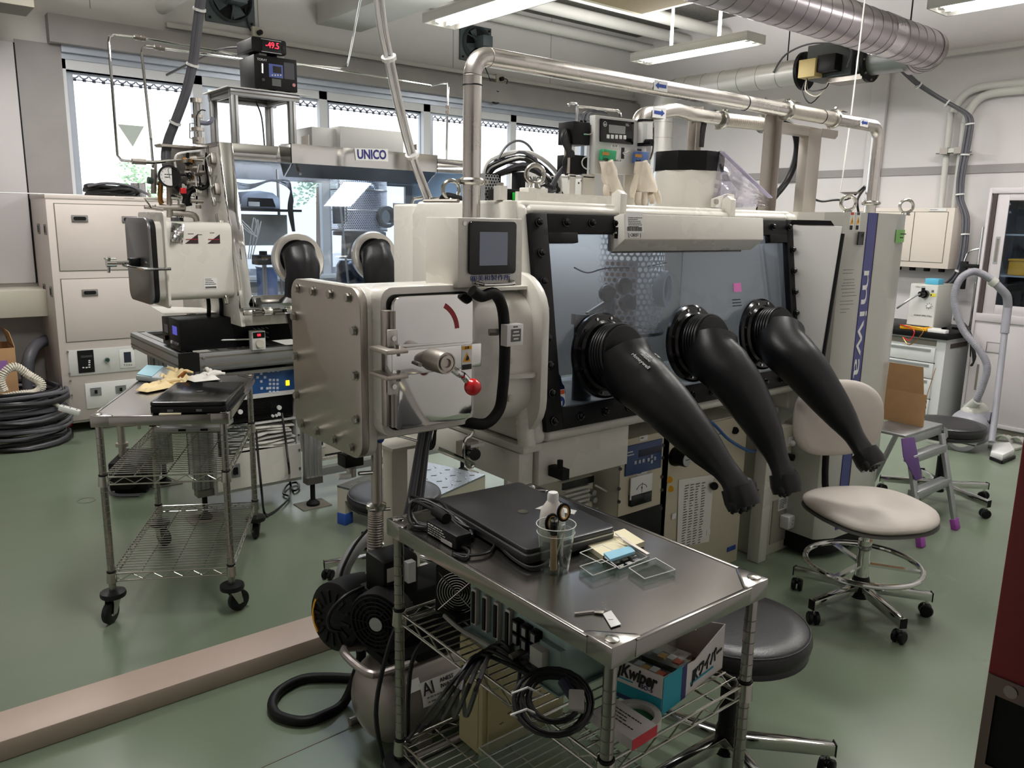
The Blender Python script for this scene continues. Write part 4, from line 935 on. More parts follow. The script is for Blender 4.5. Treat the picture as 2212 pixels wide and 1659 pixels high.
# perforated power supply + cable bundle
ps=thing('power_supply','small silver perforated power supply with cables, left end of the glovebox top','power supply',(1.9,2.3,ZT2));py_=2.3
p0,p1=at(1050,420,y=py_),at(1083,376,y=py_)
obj('case',MB().box((p0 .x,py_+.004,ZT2),(p1 .x,py_+.12,p1 .z)),M['alu'],ps)
obj('perforated_face',perf(None,0,0,p1 .x-p0 .x,p1 .z-ZT2,.012,.004,lambda x,y:V(p0 .x+x,py_,ZT2+y+.005)),M['alu'],ps,kind='stuff')
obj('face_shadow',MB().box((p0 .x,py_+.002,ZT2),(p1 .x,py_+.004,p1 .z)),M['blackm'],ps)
R=random.Random(11)
for i in range(9):
 s=V(p0 .x+.02+R.uniform(0,.06),py_+.05,p1 .z-.01);e=V(2.0+.011*i+R.uniform(-.01,.01),2.28,ZT2)
 top=1.715+R.uniform(-.035,.03);mid=s*.5+e*.5
 obj('cable',MB().tube([s,V(s.x+.02,s.y-.02,top-.03),V(mid.x,mid.y-.03,top),V(e.x-.01,e.y,top-.07),e],.006+.002*(i%2),7,sm=5),(M['cableg'],M['cable'],M['white'])[i%3],ps)
obj('cable_arch',MB().tube([at(1075,345,y=2.3),at(1095,315,y=2.3),at(1120,304,y=2.3),at(1145,318,y=2.3),at(1165,360,y=2.3),at(1180,395,y=2.3)],.0045,7,sm=5),M['cableg'],ps)
obj('cable_arch',MB().tube([at(1075,350,y=2.32),at(1130,356,y=2.32),at(1185,374,y=2.3),at(1190,392,y=2.3),at(1160,405,y=2.3)],.0035,7,sm=5),M['cableg'],ps)
# black terminal strip with green plugs
tb=thing('terminal_block','black terminal block with a green connector on the glovebox top','terminal',(2.1,2.2,ZT2));ty=2.2
a,b=at(1085,424,y=ty),at(1140,410,y=ty)
obj('body',MB().box((a.x,ty,ZT2),(b.x,ty+.08,b.z)),M['black'],tb,bev=.002)
a,b=at(1106,424,y=ty),at(1136,417,y=ty);obj('green_plug',MB().box((a.x,ty-.012,ZT2+.005),(b.x,ty,b.z)),mat('plug_green',(36,170,60),.4),tb,bev=.002)
a,b=at(1124,405,y=ty+.05),at(1136,372,y=ty+.05);obj('relay',MB().box((a.x,ty+.05,b.z-.1),(b.x,ty+.1,b.z)),M['black'],tb,bev=.002)
# white controller boxes with partly hidden name
for i,(x0,x1,top,d,lab,nm)in enumerate(((1136,1175,373,2.42,'white controller box behind the lifting eye, with a dark maker name','UNICO'),(1200,1240,380,2.42,'white controller box between eye bolt and control panel, with small screws',None),(1243,1262,380,2.5,'narrow white controller box just left of the control panel leg',None))):
 a,b=at(x0,425,y=d),at(x1,top,y=d);w=thing('controller_box',lab,'control box',((a.x+b.x)/2,d,ZT2),'white controller boxes')
 obj('case',MB().box((a.x,d,ZT2),(b.x,d+.1,b.z)),M['panw'],w,bev=.002)
 if nm:text(nm,.034,V((a.x+b.x)/2-.0,d-.0006,b.z-.03),(1,0,0),(0,0,1),M['ink'],w,width=.1)
 for q in((b.x-.015,b.z-.02),(b.x-.015,ZT2+.04),(a.x+.015,b.z-.03)):obj('screw',MB().cyl((q[0],d-.002,q[1]),(q[0],d,q[1]),.004,n=8),M['ink'],w)
bs=thing('black_rail','black slotted rail lying left of the control panel','rail',(2.3,2.3,ZT2));a,b=at(1172,424,y=2.3),at(1236,412,y=2.3)
obj('rail',MB().box((a.x,2.3,ZT2),(b.x,2.36,ZT2+.028)),M['black'],bs);obj('rail_strip',MB().box((a.x,2.296,ZT2+.012),(b.x,2.3,ZT2+.02)),M['alu'],bs)
obj('cable_ring',MB().tube([at(1175,400,y=2.25),at(1195,405,y=2.22),at(1198,412,y=2.2),at(1180,416,y=2.2),at(1168,412,y=2.22)],.006,7,sm=4),M['cable'],bs)
# ---- control panel box
CPY=2.16
def cpn(px,py,d=0):return at(px,py,y=CPY-d)
CP=thing('control_console','white control panel box with a black display panel and toggle switch on the glovebox top','control box',(2.25,CPY+.05,ZT2))
P=[cpn(1286,248),cpn(1397,262),cpn(1396,378),cpn(1284,376)]
obj('face_plate',MB().prism(P,(0,.03,0)),M['panw'],CP,bev=.003)
gp_=obj('display_panel',MB().prism([cpn(1295,256),cpn(1367,264),cpn(1365,313),cpn(1294,306)],(0,-.008,0)),M['blackg'],CP,bev=.002)
obj('display',MB().prism([cpn(1315,269,.0085),cpn(1351,273,.0085),cpn(1350,290,.0085),cpn(1315,287,.0085)],(0,-.001,0)),mat('lcd_grey',(140,142,142),.3),gp_)
for i in range(5):p=cpn(1313+i*9,295+i*.4,.008);obj('button',MB().box((p.x-.0075,CPY-.0105,p.z-.007),(p.x+.0075,CPY-.008,p.z+.007)),M['white'],gp_,bev=.0015)
p=cpn(1307,268,.008);obj('emblem',MB().ring(p,(0,-1,0),.009,.0075,.0008,20),M['label'],gp_);text('ge',.011,p+V(0,-.0006,0),(1,0,0),(0,0,1),M['label'],gp_)
lines(2,cpn(1352,268,.0085),(1,0,0),(0,0,1),.025,.005,M['label'],gp_)
fm=obj('flow_meter',MB().prism([cpn(1378,259,.0),cpn(1400,261,.0),cpn(1398,316,.0),cpn(1377,315,.0)],(0,-.025,0)),M['white'],CP,bev=.002,label='white flow meter with black ends')
obj('flow_tube',MB().cyl(cpn(1393,310,.026),cpn(1395,268,.026),.006,n=10),M['acry'],fm)
for a in((1377,258,1400,263),(1377,309,1399,316)):obj('meter_end',MB().prism([cpn(a[0],a[1],.0),cpn(a[2],a[1]+1,.0),cpn(a[2],a[3],.0),cpn(a[0],a[3],.0)],(0,-.027,0)),M['black'],fm)
obj('flow_knob',MB().cyl(cpn(1395,307,.03),cpn(1408,307,.06),.011,n=14),M['black'],fm)
tg_=cpn(1345,331);ts=obj('toggle_plate',MB().box((tg_.x-.008,CPY-.001,tg_.z-.02),(tg_.x+.008,CPY,tg_.z+.02)),M['ink'],CP)
obj('toggle_switch',MB().cyl(tg_,tg_+V(0,-.008,0),.006,n=10).cyl(tg_+V(0,-.008,0),tg_+V(.012,-.022,.006),.0028,n=8),M['chrome'],ts)
for(q,s)in(((1333,347),'酸素モニタ'),((1381,324),'低湿度'),((1328,316),'センサ')):
 p=cpn(*q,.0006);w=plate(p,(1,0,0),(0,0,1),.044,.012,M['label'],CP,'name_plate');text(s,.0085,p+V(0,-.0008,0),(1,0,0),(0,0,1),M['ink'],w)
for q,w in(((1245,400),13),((1280,400),24),((1370,400),24)):
 a,b=cpn(q[0]-w/2,400),cpn(q[0]+w/2,400);obj('leg',MB().box((a.x,CPY+.02,ZT2),(b.x,CPY+.03,cpn(q[0],376).z)),M['cream'],CP)
a,b=cpn(1235,378),cpn(1284,374);obj('shelf_plate',MB().box((a.x,CPY+.02,a.z-.004),(b.x+.02,CPY+.12,a.z)),M['panw'],CP)
a,b=cpn(1246,310),cpn(1284,262);bx=obj('black_box',MB().box((a.x,CPY+.02,a.z),(b.x,CPY+.1,b.z-.004)),M['black'],CP,bev=.002);
obj('box_bracket',MB().tube([cpn(1260,290,-.018),cpn(1275,290,-.016),cpn(1283,282,-.016)],.003,6),M['chrome'],bx)
a,b=cpn(1243,374),cpn(1282,336);fb_=obj('cooling_unit',MB().box((a.x,CPY+.03,a.z),(b.x,CPY+.1,b.z)),M['black'],CP,bev=.002)
p=cpn(1268,352,-.03);obj('white_cord',MB().tube([p+V(.03*math.cos(t),-.004,.022*math.sin(t))for t in[i*.5 for i in range(14)]],.0025,6),M['white'],fb_)
obj('bracket',MB().box((a.x-.012,CPY+.03,a.z),(a.x,CPY+.05,b.z+.03)),M['steel'],fb_)
obj('bent_tube',MB().tube([cpn(1246,262,-.05),cpn(1247,232,-.05),cpn(1243,224,-.05),cpn(1230,224,-.05),cpn(1228,230,-.05)],.005,8,sm=4).tube([cpn(1248,230,-.05),cpn(1322,238,-.05),cpn(1336,240,-.05),cpn(1341,252,-.05)],.005,8,sm=4),M['chrome'],CP)
for i in range(2):obj('hose_arc',MB().tube([cpn(1256+i*8,262,-.04),cpn(1262+i*8,246,-.05),cpn(1285,239+i*3,-.06),cpn(1310,245,-.06)],.006,8,sm=4),M['cableg'],CP)
R=random.Random(5)
for i in range(7):obj('power_cord',MB().tube([cpn(1243,290+i,-.05),cpn(1222+i*2,280+i*3,-.04),cpn(1214+i*3,300+i*4,-.03),cpn(1226+i*2,330,-.03),cpn(1218+i*3,350,-.04),cpn(1224+i*2,380,-.04)],.006,7,sm=4),M['cable'],CP)
for i in range(3):obj('signal_cord',MB().tube([cpn(1240,345,-.06),cpn(1215,362+i*4,-.06),cpn(1196+i*3,390,-.07),cpn(1184+i*4,418,-.08)],.005,7,sm=4),M['cableg'],CP)
obj('side_tube',MB().tube([cpn(1404,262,-.02),cpn(1411,268,-.0),cpn(1411,320,-.0),cpn(1404,345,-.01)],.0045,7,sm=4),M['chrome'],CP)
# clips and cotton gloves
def clip(quad,m,s,lab):
 t=thing('binder_clip',lab,'clip',cpn(*quad[3],.02),'clips on the control panel')
 P=[cpn(*q,.012)for q in quad];obj('clip_body',MB().prism(P,(0,-.022,0)),m,t,bev=.004)
 c=sum((cpn(*q,.0345)for q in quad),V(0,0,0))/4
 obj('clip_strip',MB().obox(c+V(0,0,.006),(.036,.002,.011)),M['brass'],t)
 text(s,.013,c-V(0,.0005,.012),(1,0,.05),(0,0,1),M['ink'],t)
clip([(1295,322),(1324,326),(1321,348),(1292,346)],mat('clip_green',(40,150,100),.4),'Large','green plastic clip holding the left cotton glove')
clip([(1366,328),(1394,328),(1391,352),(1364,352)],mat('clip_blue',(74,104,160),.4),'Small','blue plastic clip holding the right cotton glove')
def cotton(pts,w,fingers,lab,seed):
 R=random.Random(seed);t=thing('cotton_glove',lab,'glove',cpn(*pts[-1],.04),'white cotton gloves')
 cm=mat('cotton',(218,208,192),.9,noise=.05,scale=30,bump=.3,bscale=140)
 P=smooth([cpn(*p,.035)for p in pts],4);n=len(P);k=18;g=[]
 for i,p in enumerate(P):
  s=i/(n-1)*(len(w)-1);a=int(s);r=w[a]+(w[min(a+1,len(w)-1)]-w[a])*(s-a);row=[]
  for j in range(k):
   th=2*PI*j/k;q=1+.1*math.sin(3*th+i*.9+seed)+.06*math.sin(5*th-i*.7)
   row.append(p+V(r*q*math.cos(th),.02*q*math.sin(th),0))
  g.append(row)
 mb=MB().add([q for r in g for q in r],[(i*k+j,i*k+(j+1)%k,(i+1)*k+(j+1)%k,(i+1)*k+j)for i in range(n-1)for j in range(k)]+[tuple(range(k))[::-1],tuple(range((n-1)*k,n*k))])
 o=obj('palm',mb,cm,t,ang=70)
 for f in fingers:
  Q=[cpn(*q,.035+.004*R.uniform(-1,1))for q in f];obj('finger',MB().tube(Q,.011,10,sm=4,rr=[.0125,.0125,.012,.009]),cm,o,ang=70)
 obj('cuff',MB().tube([cpn(pts[0][0],pts[0][1],.035),cpn(pts[1][0],pts[1][1],.035)],w[0]*.82,14),cm,o,ang=70)
cotton([(1310,350),(1316,372),(1321,395),(1328,415)],[.03,.036,.042,.036],[[(1312,395),(1309,412),(1312,426)],[(1322,410),(1320,422),(1325,432)],[(1332,412),(1334,424),(1336,434)],[(1338,410),(1342,420),(1345,430)]],'crumpled white cotton glove hanging under the green clip',1)
cotton([(1385,350),(1390,375),(1395,395),(1398,415)],[.03,.047,.052,.055],[[(1379,415),(1378,430),(1376,440)],[(1391,418),(1392,432),(1392,443)],[(1405,418),(1408,430),(1409,440)],[(1416,412),(1421,425),(1424,438)],[(1378,378),(1370,400),(1364,428)]],'white cotton glove hanging fingers down under the blue clip',2)
# ---- big white drum with black lid
cd=at(1484,400,y=2.3);DR=.143
DRM=thing('filter_drum','wide cream drum with a black boxy lid on the glovebox top','drum',(cd.x,2.3,ZT2))
zt=at(1484,356,y=2.16).z
obj('drum',MB().lathe([(DR,0),(DR,zt-ZT2-.004),(DR-.004,zt-ZT2),(0,zt-ZT2)],(cd.x,2.3,ZT2),n=48),M['cream'],DRM)
zl=at(1484,320,y=2.16).z
obj('lid',MB().prism([V(cd.x+.155*math.cos(a),2.3+.155*math.sin(a),zt-.015)for a in[PI/8+k*PI/4 for k in range(8)]],(0,0,zl-zt+.015)),M['black'],DRM,bev=.002)
obj('lid_strap',MB().box((cd.x+.02,2.3-.147,zt-.015),(cd.x+.034,2.3-.14,zl+.002)),M['blackm'],DRM)
obj('drum_bracket',MB().prism([at(1540,448,y=2.12),at(1541,430,y=2.12),at(1575,418,y=2.12),at(1586,420,y=2.12),at(1586,450,y=2.12)],(0,.012,0)),M['cream'],DRM)
p=at(1546,436,y=2.12);obj('bracket_bolt',MB().cyl(p,p+V(0,-.008,0),.011,n=14),M['steel'],DRM)
# ---- clear zip bag
bgm=glassy('clear_bag',(244,242,250),.12,1.4,.1)
BG=thing('zip_bag','clear zip bag with a crumpled label leaning on the drum','bag',at(1600,452,y=2.15))
R=random.Random(8);g=[]
c4=[(1556,322),(1668,425),(1660,445),(1535,452)]
for i in range(15):
 row=[]
 for j in range(15):
  u,v=i/14,j/14
  px=(c4[0][0]*(1-u)+c4[1][0]*u)*(1-v)+(c4[3][0]*(1-u)+c4[2][0]*u)*v;py=(c4[0][1]*(1-u)+c4[1][1]*u)*(1-v)+(c4[3][1]*(1-u)+c4[2][1]*u)*v
  row.append(at(px,py,y=2.14+.018*math.sin(7*u+3*v)+.018*v*math.sin(11*u-5*v)+R.uniform(-.006,.006)))
 g.append(row)
obj('bag_film',MB().sheet(g),bgm,BG,ang=20)
obj('bag_back',MB().sheet([[q+V(.004,.03+.01*math.sin(i),0)for q in r]for i,r in enumerate(g)]),bgm,BG,ang=20)
obj('zip_strip',MB().bar(at(1560,328,y=2.12),at(1664,427,y=2.12),.004,.022,(0,1,0)),mat('zip_violet',(178,172,198),.4),BG)
obj('inner_label',MB().sheet([[at(1570+28*u+30*v*1.2,372+50*u-8*v+4*math.sin(5*u),y=2.15+.01*math.sin(6*u+4*v))for u in[i/6 for i in range(7)]]for v in(0,.5,1)],.001),M['label'],BG)
# ================================================================== steel pipes over the glovebox
PYY=2.12;PR=.029
def pp_(px,py,d=0):return at(px,py,y=PYY+d)
VX,VZ=pp_(1020,250).x,pp_(1300,170).z
x_end=pp_(1895,300).x;zp=pp_(1500,203).z
PI_=thing('vacuum_pipe','polished steel pipe rising from the airlock and crossing over the right glovebox','pipe',(VX,PYY,1.29))
def bend(p,a,b,r,n=8):
 """quarter bend at corner p from direction a to direction b"""
 a=Vector(a);b=Vector(b);c=p-a*r+b*r
 return[c-b*r*math.cos(t)+a*r*math.sin(t)for t in[PI/2*i/n for i in range(n+1)]]
pm=mat('pipe_steel',(206,201,196),.27,1,noise=.05,scale=6,rnoise=.08)
kz=pp_(1018,392).z
obj('riser',MB().tube([V(VX,PYY,1.3),V(VX,PYY,zp-.06)],PR,24),pm,PI_)
obj('elbow',MB().tube(bend(V(VX,PYY,zp),(0,0,1),(1,0,0),.06),PR,24),pm,PI_)
for q,ax in((V(VX,PYY,zp-.062),(0,0,1)),(V(VX+.062,PYY,zp),(1,0,0))):obj('weld_seam',MB().torus(q,ax,PR,.0012,24,6),M['steeld'],PI_)
k1,k2=pp_(1698,245).x,pp_(1800,255).x
obj('long_run',MB().tube([V(VX+.06,PYY,zp),V(k1,PYY,zp)],PR,24),pm,PI_)
bl_=MB();n_=60;pr_=[]
for i in range(n_+1):pr_.append((PR*(1.06 if i%2 else .98),(k2-k1)*i/n_))
obj('bellows',MB().lathe(pr_,(k1,PYY,zp),(1,0,0),24),M['steel'],PI_)
obj('end_run',MB().tube([V(k2,PYY,zp),V(x_end-.06,PYY,zp)]+bend(V(x_end,PYY,zp),(1,0,0),(0,0,-1),.06)+[V(x_end,PYY,1.575)],PR,24),pm,PI_)
def clamp(c,ax,r=PR,wing=(0,0,1),par=None):
 c=Vector(c);ax=Vector(ax);w=Vector(wing);s=ax.cross(w)
 o=obj('flange_clamp',MB().lathe([(r,-.012),(r*1.35,-.01),(r*1.5,-.004),(r*1.5,.004),(r*1.35,.01),(r,.012)],c,ax,24),M['chromed'],par)
 b=c+w*r*1.55
 obj('clamp_bolt',MB().cyl(b-s*.02,b+s*.03,.004,n=8).cyl(b-s*.014,b-s*.006,.009,n=6),M['chromed'],o)
 obj('wing_nut',MB().prism([b+s*.03-ax*.005,b+s*.03+ax*.005,b+s*.042+ax*.02,b+s*.038+ax*.022,b+s*.034,b+s*.038-ax*.022,b+s*.042-ax*.02],w*.004),M['chromed'],o)
 obj('clamp_hinge',MB().obox(c-w*r*1.5,(.012,.012,.012)),M['steel'],o)
clamp((VX,PYY,kz),(0,0,1),wing=(1,-.2,0),par=PI_)
clamp((k1,PYY,zp),(1,0,0),wing=(0,-.4,.9),par=PI_);clamp((k2,PYY,zp),(1,0,0),wing=(0,-.4,.9),par=PI_)
clamp((x_end,PYY,pp_(1885,439).z),(0,0,1),wing=(1,-.3,0),par=PI_)
for px,py in((1020,184),(1608,226),(1775,252)):
 if px<1100:obj('cable_tie',MB().torus((VX,PYY,pp_(px,py).z),(0,0,1),PR,.0025,24,6),M['black'],PI_)
 else:obj('cable_tie',MB().torus((pp_(px,py).x,PYY,zp),(1,.0,0),PR,.0025,24,6),M['black'],PI_)
def arrow(p,sz,flip=1):
 n=V(0,-1,0);l=plate(p,(1,0,0),(0,0,1),.075*sz,.036*sz,M['label'],PI_,'flow_label',label='white label with a blue flow arrow')
 q=[(-.03,0),(-.012,.012),(-.012,.006),(.03,.006),(.03,-.006),(-.012,-.006),(-.012,-.012)]
 obj('flow_arrow',MB().prism([p+V(a*sz*flip,-.0006,b*sz)for a,b in q],(0,-.0006,0)),M['blue'],l)
arrow(V(pp_(1414,188).x,PYY-PR-.001,zp),1);arrow(V(pp_(1855,260).x,PYY-PR-.001,zp),1)
# lower return pipe behind, with its own label
RT=thing('return_pipe','lower steel pipe with an S bend and corrugated piece behind the control panel','pipe',(2.6,2.4,ZT2));ry2=2.4
def r2(px,py):return at(px,py,y=ry2)
obj('pipe',MB().tube([r2(1376,300),r2(1380,262),r2(1392,247),r2(1420,244),r2(1455,238),r2(1480,243),r2(1500,249),r2(1548,256)],PR,22,sm=4),pm,RT)
p,q=r2(1558,258),r2(1648,268)
obj('bellows',MB().lathe([(PR*(1.08 if i%2 else .97),(q-p).length*i/44)for i in range(45)],p,q-p,22),M['steel'],RT)
obj('pipe_end',MB().tube([q,q+(q-p).normalized()*.16],PR,22),pm,RT)
clamp(p,q-p,wing=(0,-.5,.85),par=RT);clamp(q,q-p,wing=(0,-.5,-.85),par=RT)
p=r2(1412,245)-V(0,PR+.002,0);l=plate(p,(1,0,.02),(0,0,1),.085,.042,M['label'],RT,'flow_label',label='white label with a blue flow arrow')
obj('flow_arrow',MB().prism([p+V(-a,-.0006,b)for a,b in[(-.033,0),(-.013,.014),(-.013,.007),(.033,.007),(.033,-.007),(-.013,-.007),(-.013,-.014)]],(0,-.0006,0)),M['blue'],l)
obj('drop_leg',MB().cyl(r2(1377,300),V(r2(1377,300).x,ry2,ZT2),PR,n=20),pm,RT)
# small black hoses from the post down to the drum
for i in range(5):obj('black_tube',MB().tube([r2(1545-3*i,238+i),r2(1532-2*i,245+i*2),r2(1522-i*1.5,275),r2(1517-i,318)],.007,7,sm=4),M['cable'],RT)
# steel support frame
SF=thing('pipe_support','brushed steel U shaped support frame for the pipes, right of the zip bag','support',(3.1,2.2,ZT2));sy=2.17
def chan(x0,x1,z0,z1,y=sy,d=.045):
 return MB().box((x0,y,z0),(x1,y+d,z1))
a,b=at(1642,400,y=sy).x,at(1672,400,y=sy).x;zz=at(1655,210,y=sy).z
obj('post',MB().box((a,sy,ZT2),(b-.02,sy+.004,zz-.02)).box((b-.022,sy-.03,ZT2),(b-.018,sy+.05,zz)),M['steel'],SF)
c_,d_=at(1738,400,y=sy).x,at(1768,400,y=sy).x;z3=at(1720,268,y=sy).z;z4=at(1720,290,y=sy).z
obj('post',MB().box((c_,sy,ZT2),(d_-.01,sy+.05,z3-.001)),M['steel'],SF,bev=.002)
e_=at(1812,270,y=sy).x
obj('cross_beam',MB().box((b-.02,sy,z4),(c_,sy+.05,z3)),M['steel'],SF,bev=.002)
obj('bracket_arm',MB().prism([V(d_-.01,sy,z4+.004),V(e_-.02,sy,z4+.004),V(e_,sy,z4+.02),V(e_,sy,z3),V(d_-.01,sy,z3)],(0,.006,0)),M['steel'],SF)
parts('bolt',MB().cyl((0,0,0),(0,-.008,0),.008,n=6),M['chromed'],SF,[at(q,r,y=sy)for q,r in((1654,214),(1655,246))])
a,b=at(1487,300,y=sy+.06).x,at(1512,300,y=sy+.06).x;zz=at(1498,232,y=sy+.06).z
SF2=thing('pipe_support','short brushed steel channel post behind the black drum lid','support',((a+b)/2,sy+.3,ZT2),'pipe supports')
SF['group']='pipe supports'
yq=sy+.31;a,b=at(1487,300,y=yq).x,at(1516,300,y=yq).x;zz=at(1498,230,y=yq).z
obj('post',MB().box((a,yq,ZT2),(a+(b-a)*.5,yq+.004,zz)),M['steel'],SF2);obj('post_flange',MB().box((a+(b-a)*.55,yq-.03,ZT2),(a+(b-a)*.58,yq+.05,zz)),M['steel'],SF2)
parts('bolt',MB().cyl((0,0,0),(0,-.008,0),.008,n=6),M['chromed'],SF2,[at(q,r,y=yq)for q,r in((1499,236),(1497,262))])
# black hose loop and thin chrome pipe inside the frame
single('black_hose_loop',MB().tube([at(1690,262,y=2.3),at(1712,275,y=2.3),at(1722,310,y=2.3),at(1717,350,y=2.3),at(1700,390,y=2.3),at(1675,422,y=2.28),at(1655,445,y=2.26),V(at(1640,450,y=2.25).x,2.25,ZT2+.012)],.0165,12,sm=5),M['black'],'thick black hose curving down behind the steel pipe support','hose')
tp=thing('chrome_tube','thin upright chrome tube inside the steel pipe support','pipe',(at(1735,440,y=2.35).x,2.35,ZT2))
a=at(1740,430,y=2.35);b=at(1747,300,y=2.35)
obj('tube',MB().tube([V(a.x,2.35,ZT2),V(a.x,2.35,b.z)]+[at(1745,293,y=2.35),at(1738,288,y=2.35)],.014,12),M['chrome'],tp)
for z in(b.z-.04,a.z+.05):obj('band',MB().torus((a.x,2.35,z),(0,0,1),.0145,.002,14,6),M['blackm'],tp)
obj('base_fitting',MB().cyl((a.x,2.35,ZT2),(a.x,2.35,ZT2+.02),.02,n=14),M['steel'],tp)
# ================================================================== purifier column
MZ=1.565
MW=thing('purifier_column','tall grey gas purifier column with a navy stripe and white lettering','purifier',(3.6,2.1,0))
prof=[V(3.27,1.9,0),V(3.265,1.812,0),V(3.275,1.8,0),V(3.36,1.76,0),V(3.43,1.757,0),V(3.5,1.752,0)]
import itertools
for i in range(1,15):
 t=i/14;a=-PI/2+t*PI/2;prof.append(V(3.5+.55*math.cos(a),2.1+.348*math.sin(a),0))
prof+=[V(4.06,2.55,0),V(3.27,2.55,0)]
obj('column',MB().prism([p+V(0,0,.1)for p in prof],(0,0,MZ-.1)),M['mgrey'],MW,ang=30)
obj('plinth',MB().prism([V(p.x*.985+.055,p.y*.97+.065,.02)for p in prof],(0,0,.085)),M['blackm'],MW)
def mwp(px,py,y):return at(px,py,y=y)
stN=V(0.043,-1,0)
obj('navy_stripe',MB().prism([V(3.362,1.7592,.14),V(3.43,1.7562,.14),V(3.43,1.7562,MZ),V(3.362,1.7592,MZ)],(0,-.003,0)),M['navy'],MW)
text('miwa',.085,V(3.396,1.7535,1.09),(0,0,-1),(1,-.04,0),M['white'],MW,width=.47,space=1.05)
obj('stripe_edge',MB().bar((3.436,1.755,.12),(3.436,1.755,MZ),.006,.004),M['steeld'],MW)
for k,(px,col)in enumerate(((1840,(190,60,40)),(1853,(60,60,60)))):
 p=mwp(px,478,1.763);l=plate(p+V(0,-.001,0),(1,-.09,0),(0,0,1),.03,.075,M['label'],MW,'warning_label',label='tall yellow triangle warning label')
 obj('label_band',MB().obox(p+V(0,-.0018,.031),(.028,.0006,.011)),mat('band%d'%k,col,.6),l);obj('label_triangle',MB().prism([p+V(-.013,-.0016,-.012),p+V(.013,-.0016,-.012),p+V(0,-.0016,.02)],(0,-.0006,0)),M['yellow'],l)
 obj('label_text_block',MB().obox(p+V(0,-.0018,-.026),(.026,.0006,.018)),M['ink'],l);obj('bolt_mark',MB().prism([p+V(-.001,-.0024,-.008),p+V(.003,-.0024,.002),p+V(0,-.0024,.001),p+V(.001,-.0024,.011),p+V(-.003,-.0024,.001)],(0,-.0004,0)),M['ink'],l)
p=mwp(1859,515,1.766);sp2=obj('meter_window',MB().obox(p,(.045,.006,.055)),M['blackg'],MW);obj('socket_hole',MB().cyl(p+V(.008,-.003,.012),p+V(.008,-.0036,.012),.008,n=14),M['ink'],sp2)
for i,(py,w)in enumerate(((583,.05),(604,.06),(617,.06),(632,.065),(650,.06),(667,.04))):
 lines(2,V(3.225+.01*(i%2),1.771,mwp(1830,py,1.77).z),(1,-.09,0),(0,0,1),w*1.6,.014,mat('pencil',(90,90,90),.8),MW,seed=20+i,h=.16)
gt=obj('green_note',MB().sheet([[V(3.5+.55*math.cos(a)+.002,2.1+.3505*math.sin(a),z)for a in[-1.35+.1*i for i in range(7)]]for z in(1.44,1.497)],.001),mat('note_green',(120,176,96),.7),MW,label='green paper note stuck near the top')
lines(2,V(3.68,1.765,1.478),(1,.1,0),(0,0,1),.07,.016,M['ink'],gt,seed=2,h=.3)
eyebolt((mwp(1957,455,1.9).x,1.9,MZ),.03,'steel lifting eye on the top right of the purifier column',(-.8,-.6,.0))
eyebolt((mwp(1832,445,1.95).x,1.95,MZ),.032,'steel lifting eye on the purifier top, left of the pipe',(-.7,-.7,0))
obj('low_label',MB().obox(V(3.24,1.769,.3),(.06,.002,.05)),M['label'],MW);lines(3,V(3.215,1.766,.315),(1,-.05,0),(0,0,1),.05,.012,M['ink'],MW,seed=31)
# side cabinet between the glovebox and the column, with a loose leaning door
SCB=thing('side_cabinet','cream cabinet between glovebox and purifier, its front panel slightly askew','cabinet',(3.3,2.3,0))
obj('cabinet_body',MB().box((3.195,2.0,.1),(3.262,2.55,MZ-.04)),M['cream2'],SCB,bev=.003)
obj('header',MB().prism([V(3.192,1.985,MZ-.035),V(3.27,1.905,MZ-.035),V(3.27,2.4,MZ-.035),V(3.192,2.4,MZ-.035)],(0,0,.034)),M['cream'],SCB)
PL_=[V(3.10,1.985,1.507),at(1819,489,y=1.79),at(1771,795,y=1.79),at(1757,870,y=1.79),V(3.12,1.955,.62)]
pnn=(PL_[1]-PL_[0]).cross(V(0,0,1)).normalized();px_=(PL_[1]-PL_[0]).normalized()
dp=obj('front_panel',MB().prism(PL_,-pnn*.012),M['panw'],SCB,bev=.002)
obj('slot',MB().prism([PL_[0]+V(0,0,.002),PL_[1]+V(0,0,.002)-px_*.03,PL_[1]+V(0,0,.022)-px_*.045,PL_[0]+V(0,0,.022)],-pnn*.01),M['blackm'],SCB)
obj('panel_gap',MB().bar(PL_[1]+px_*.006+V(0,0,-.03),PL_[3]+px_*.01,.012,.01),M['blackm'],dp)
p=atp(1766,550,PL_[0],pnn)+pnn*.001;o=obj('latch_recess',MB().obox(p,(.046,.003,.032),(px_,pnn,V(0,0,1))),M['alu'],dp);obj('latch_hole',MB().obox(p+pnn*.002,(.036,.002,.024),(px_,pnn,V(0,0,1))),M['blackm'],o)
# cables on the column top
cw=thing('thin_cables','thin black cables with fittings at the foot of the pipe on the purifier','cable',(3.4,2.2,MZ))
obj('cable',MB().tube([at(1758,430,y=2.3),at(1775,435,y=2.3),at(1800,432,y=2.3),at(1830,430,y=2.3),at(1850,418,y=2.25),at(1868,402,y=2.2)],.006,7,sm=4),M['cable'],cw)
obj('cable',MB().tube([at(1870,405,y=2.2),at(1855,425,y=2.2),at(1852,440,y=2.2),V(at(1857,452,y=2.2).x,2.2,MZ)],.006,7,sm=4),M['cable'],cw)
obj('bracket',MB().prism([at(1821,415,y=2.2),at(1862,414,y=2.2),at(1862,417,y=2.2),at(1840,420,y=2.2),at(1837,428,y=2.2),at(1833,420,y=2.2)],(0,.02,0)),M['steeld'],cw)
single('ceiling_wire',MB().tube([at(1868,0,y=2.3),at(1868,-60,y=2.3)][::-1]+[at(1840,235,y=2.3),at(1813,435,y=2.3)],.004,6),M['pipew'],'thin slanting white line from the ceiling to the purifier top','wire')
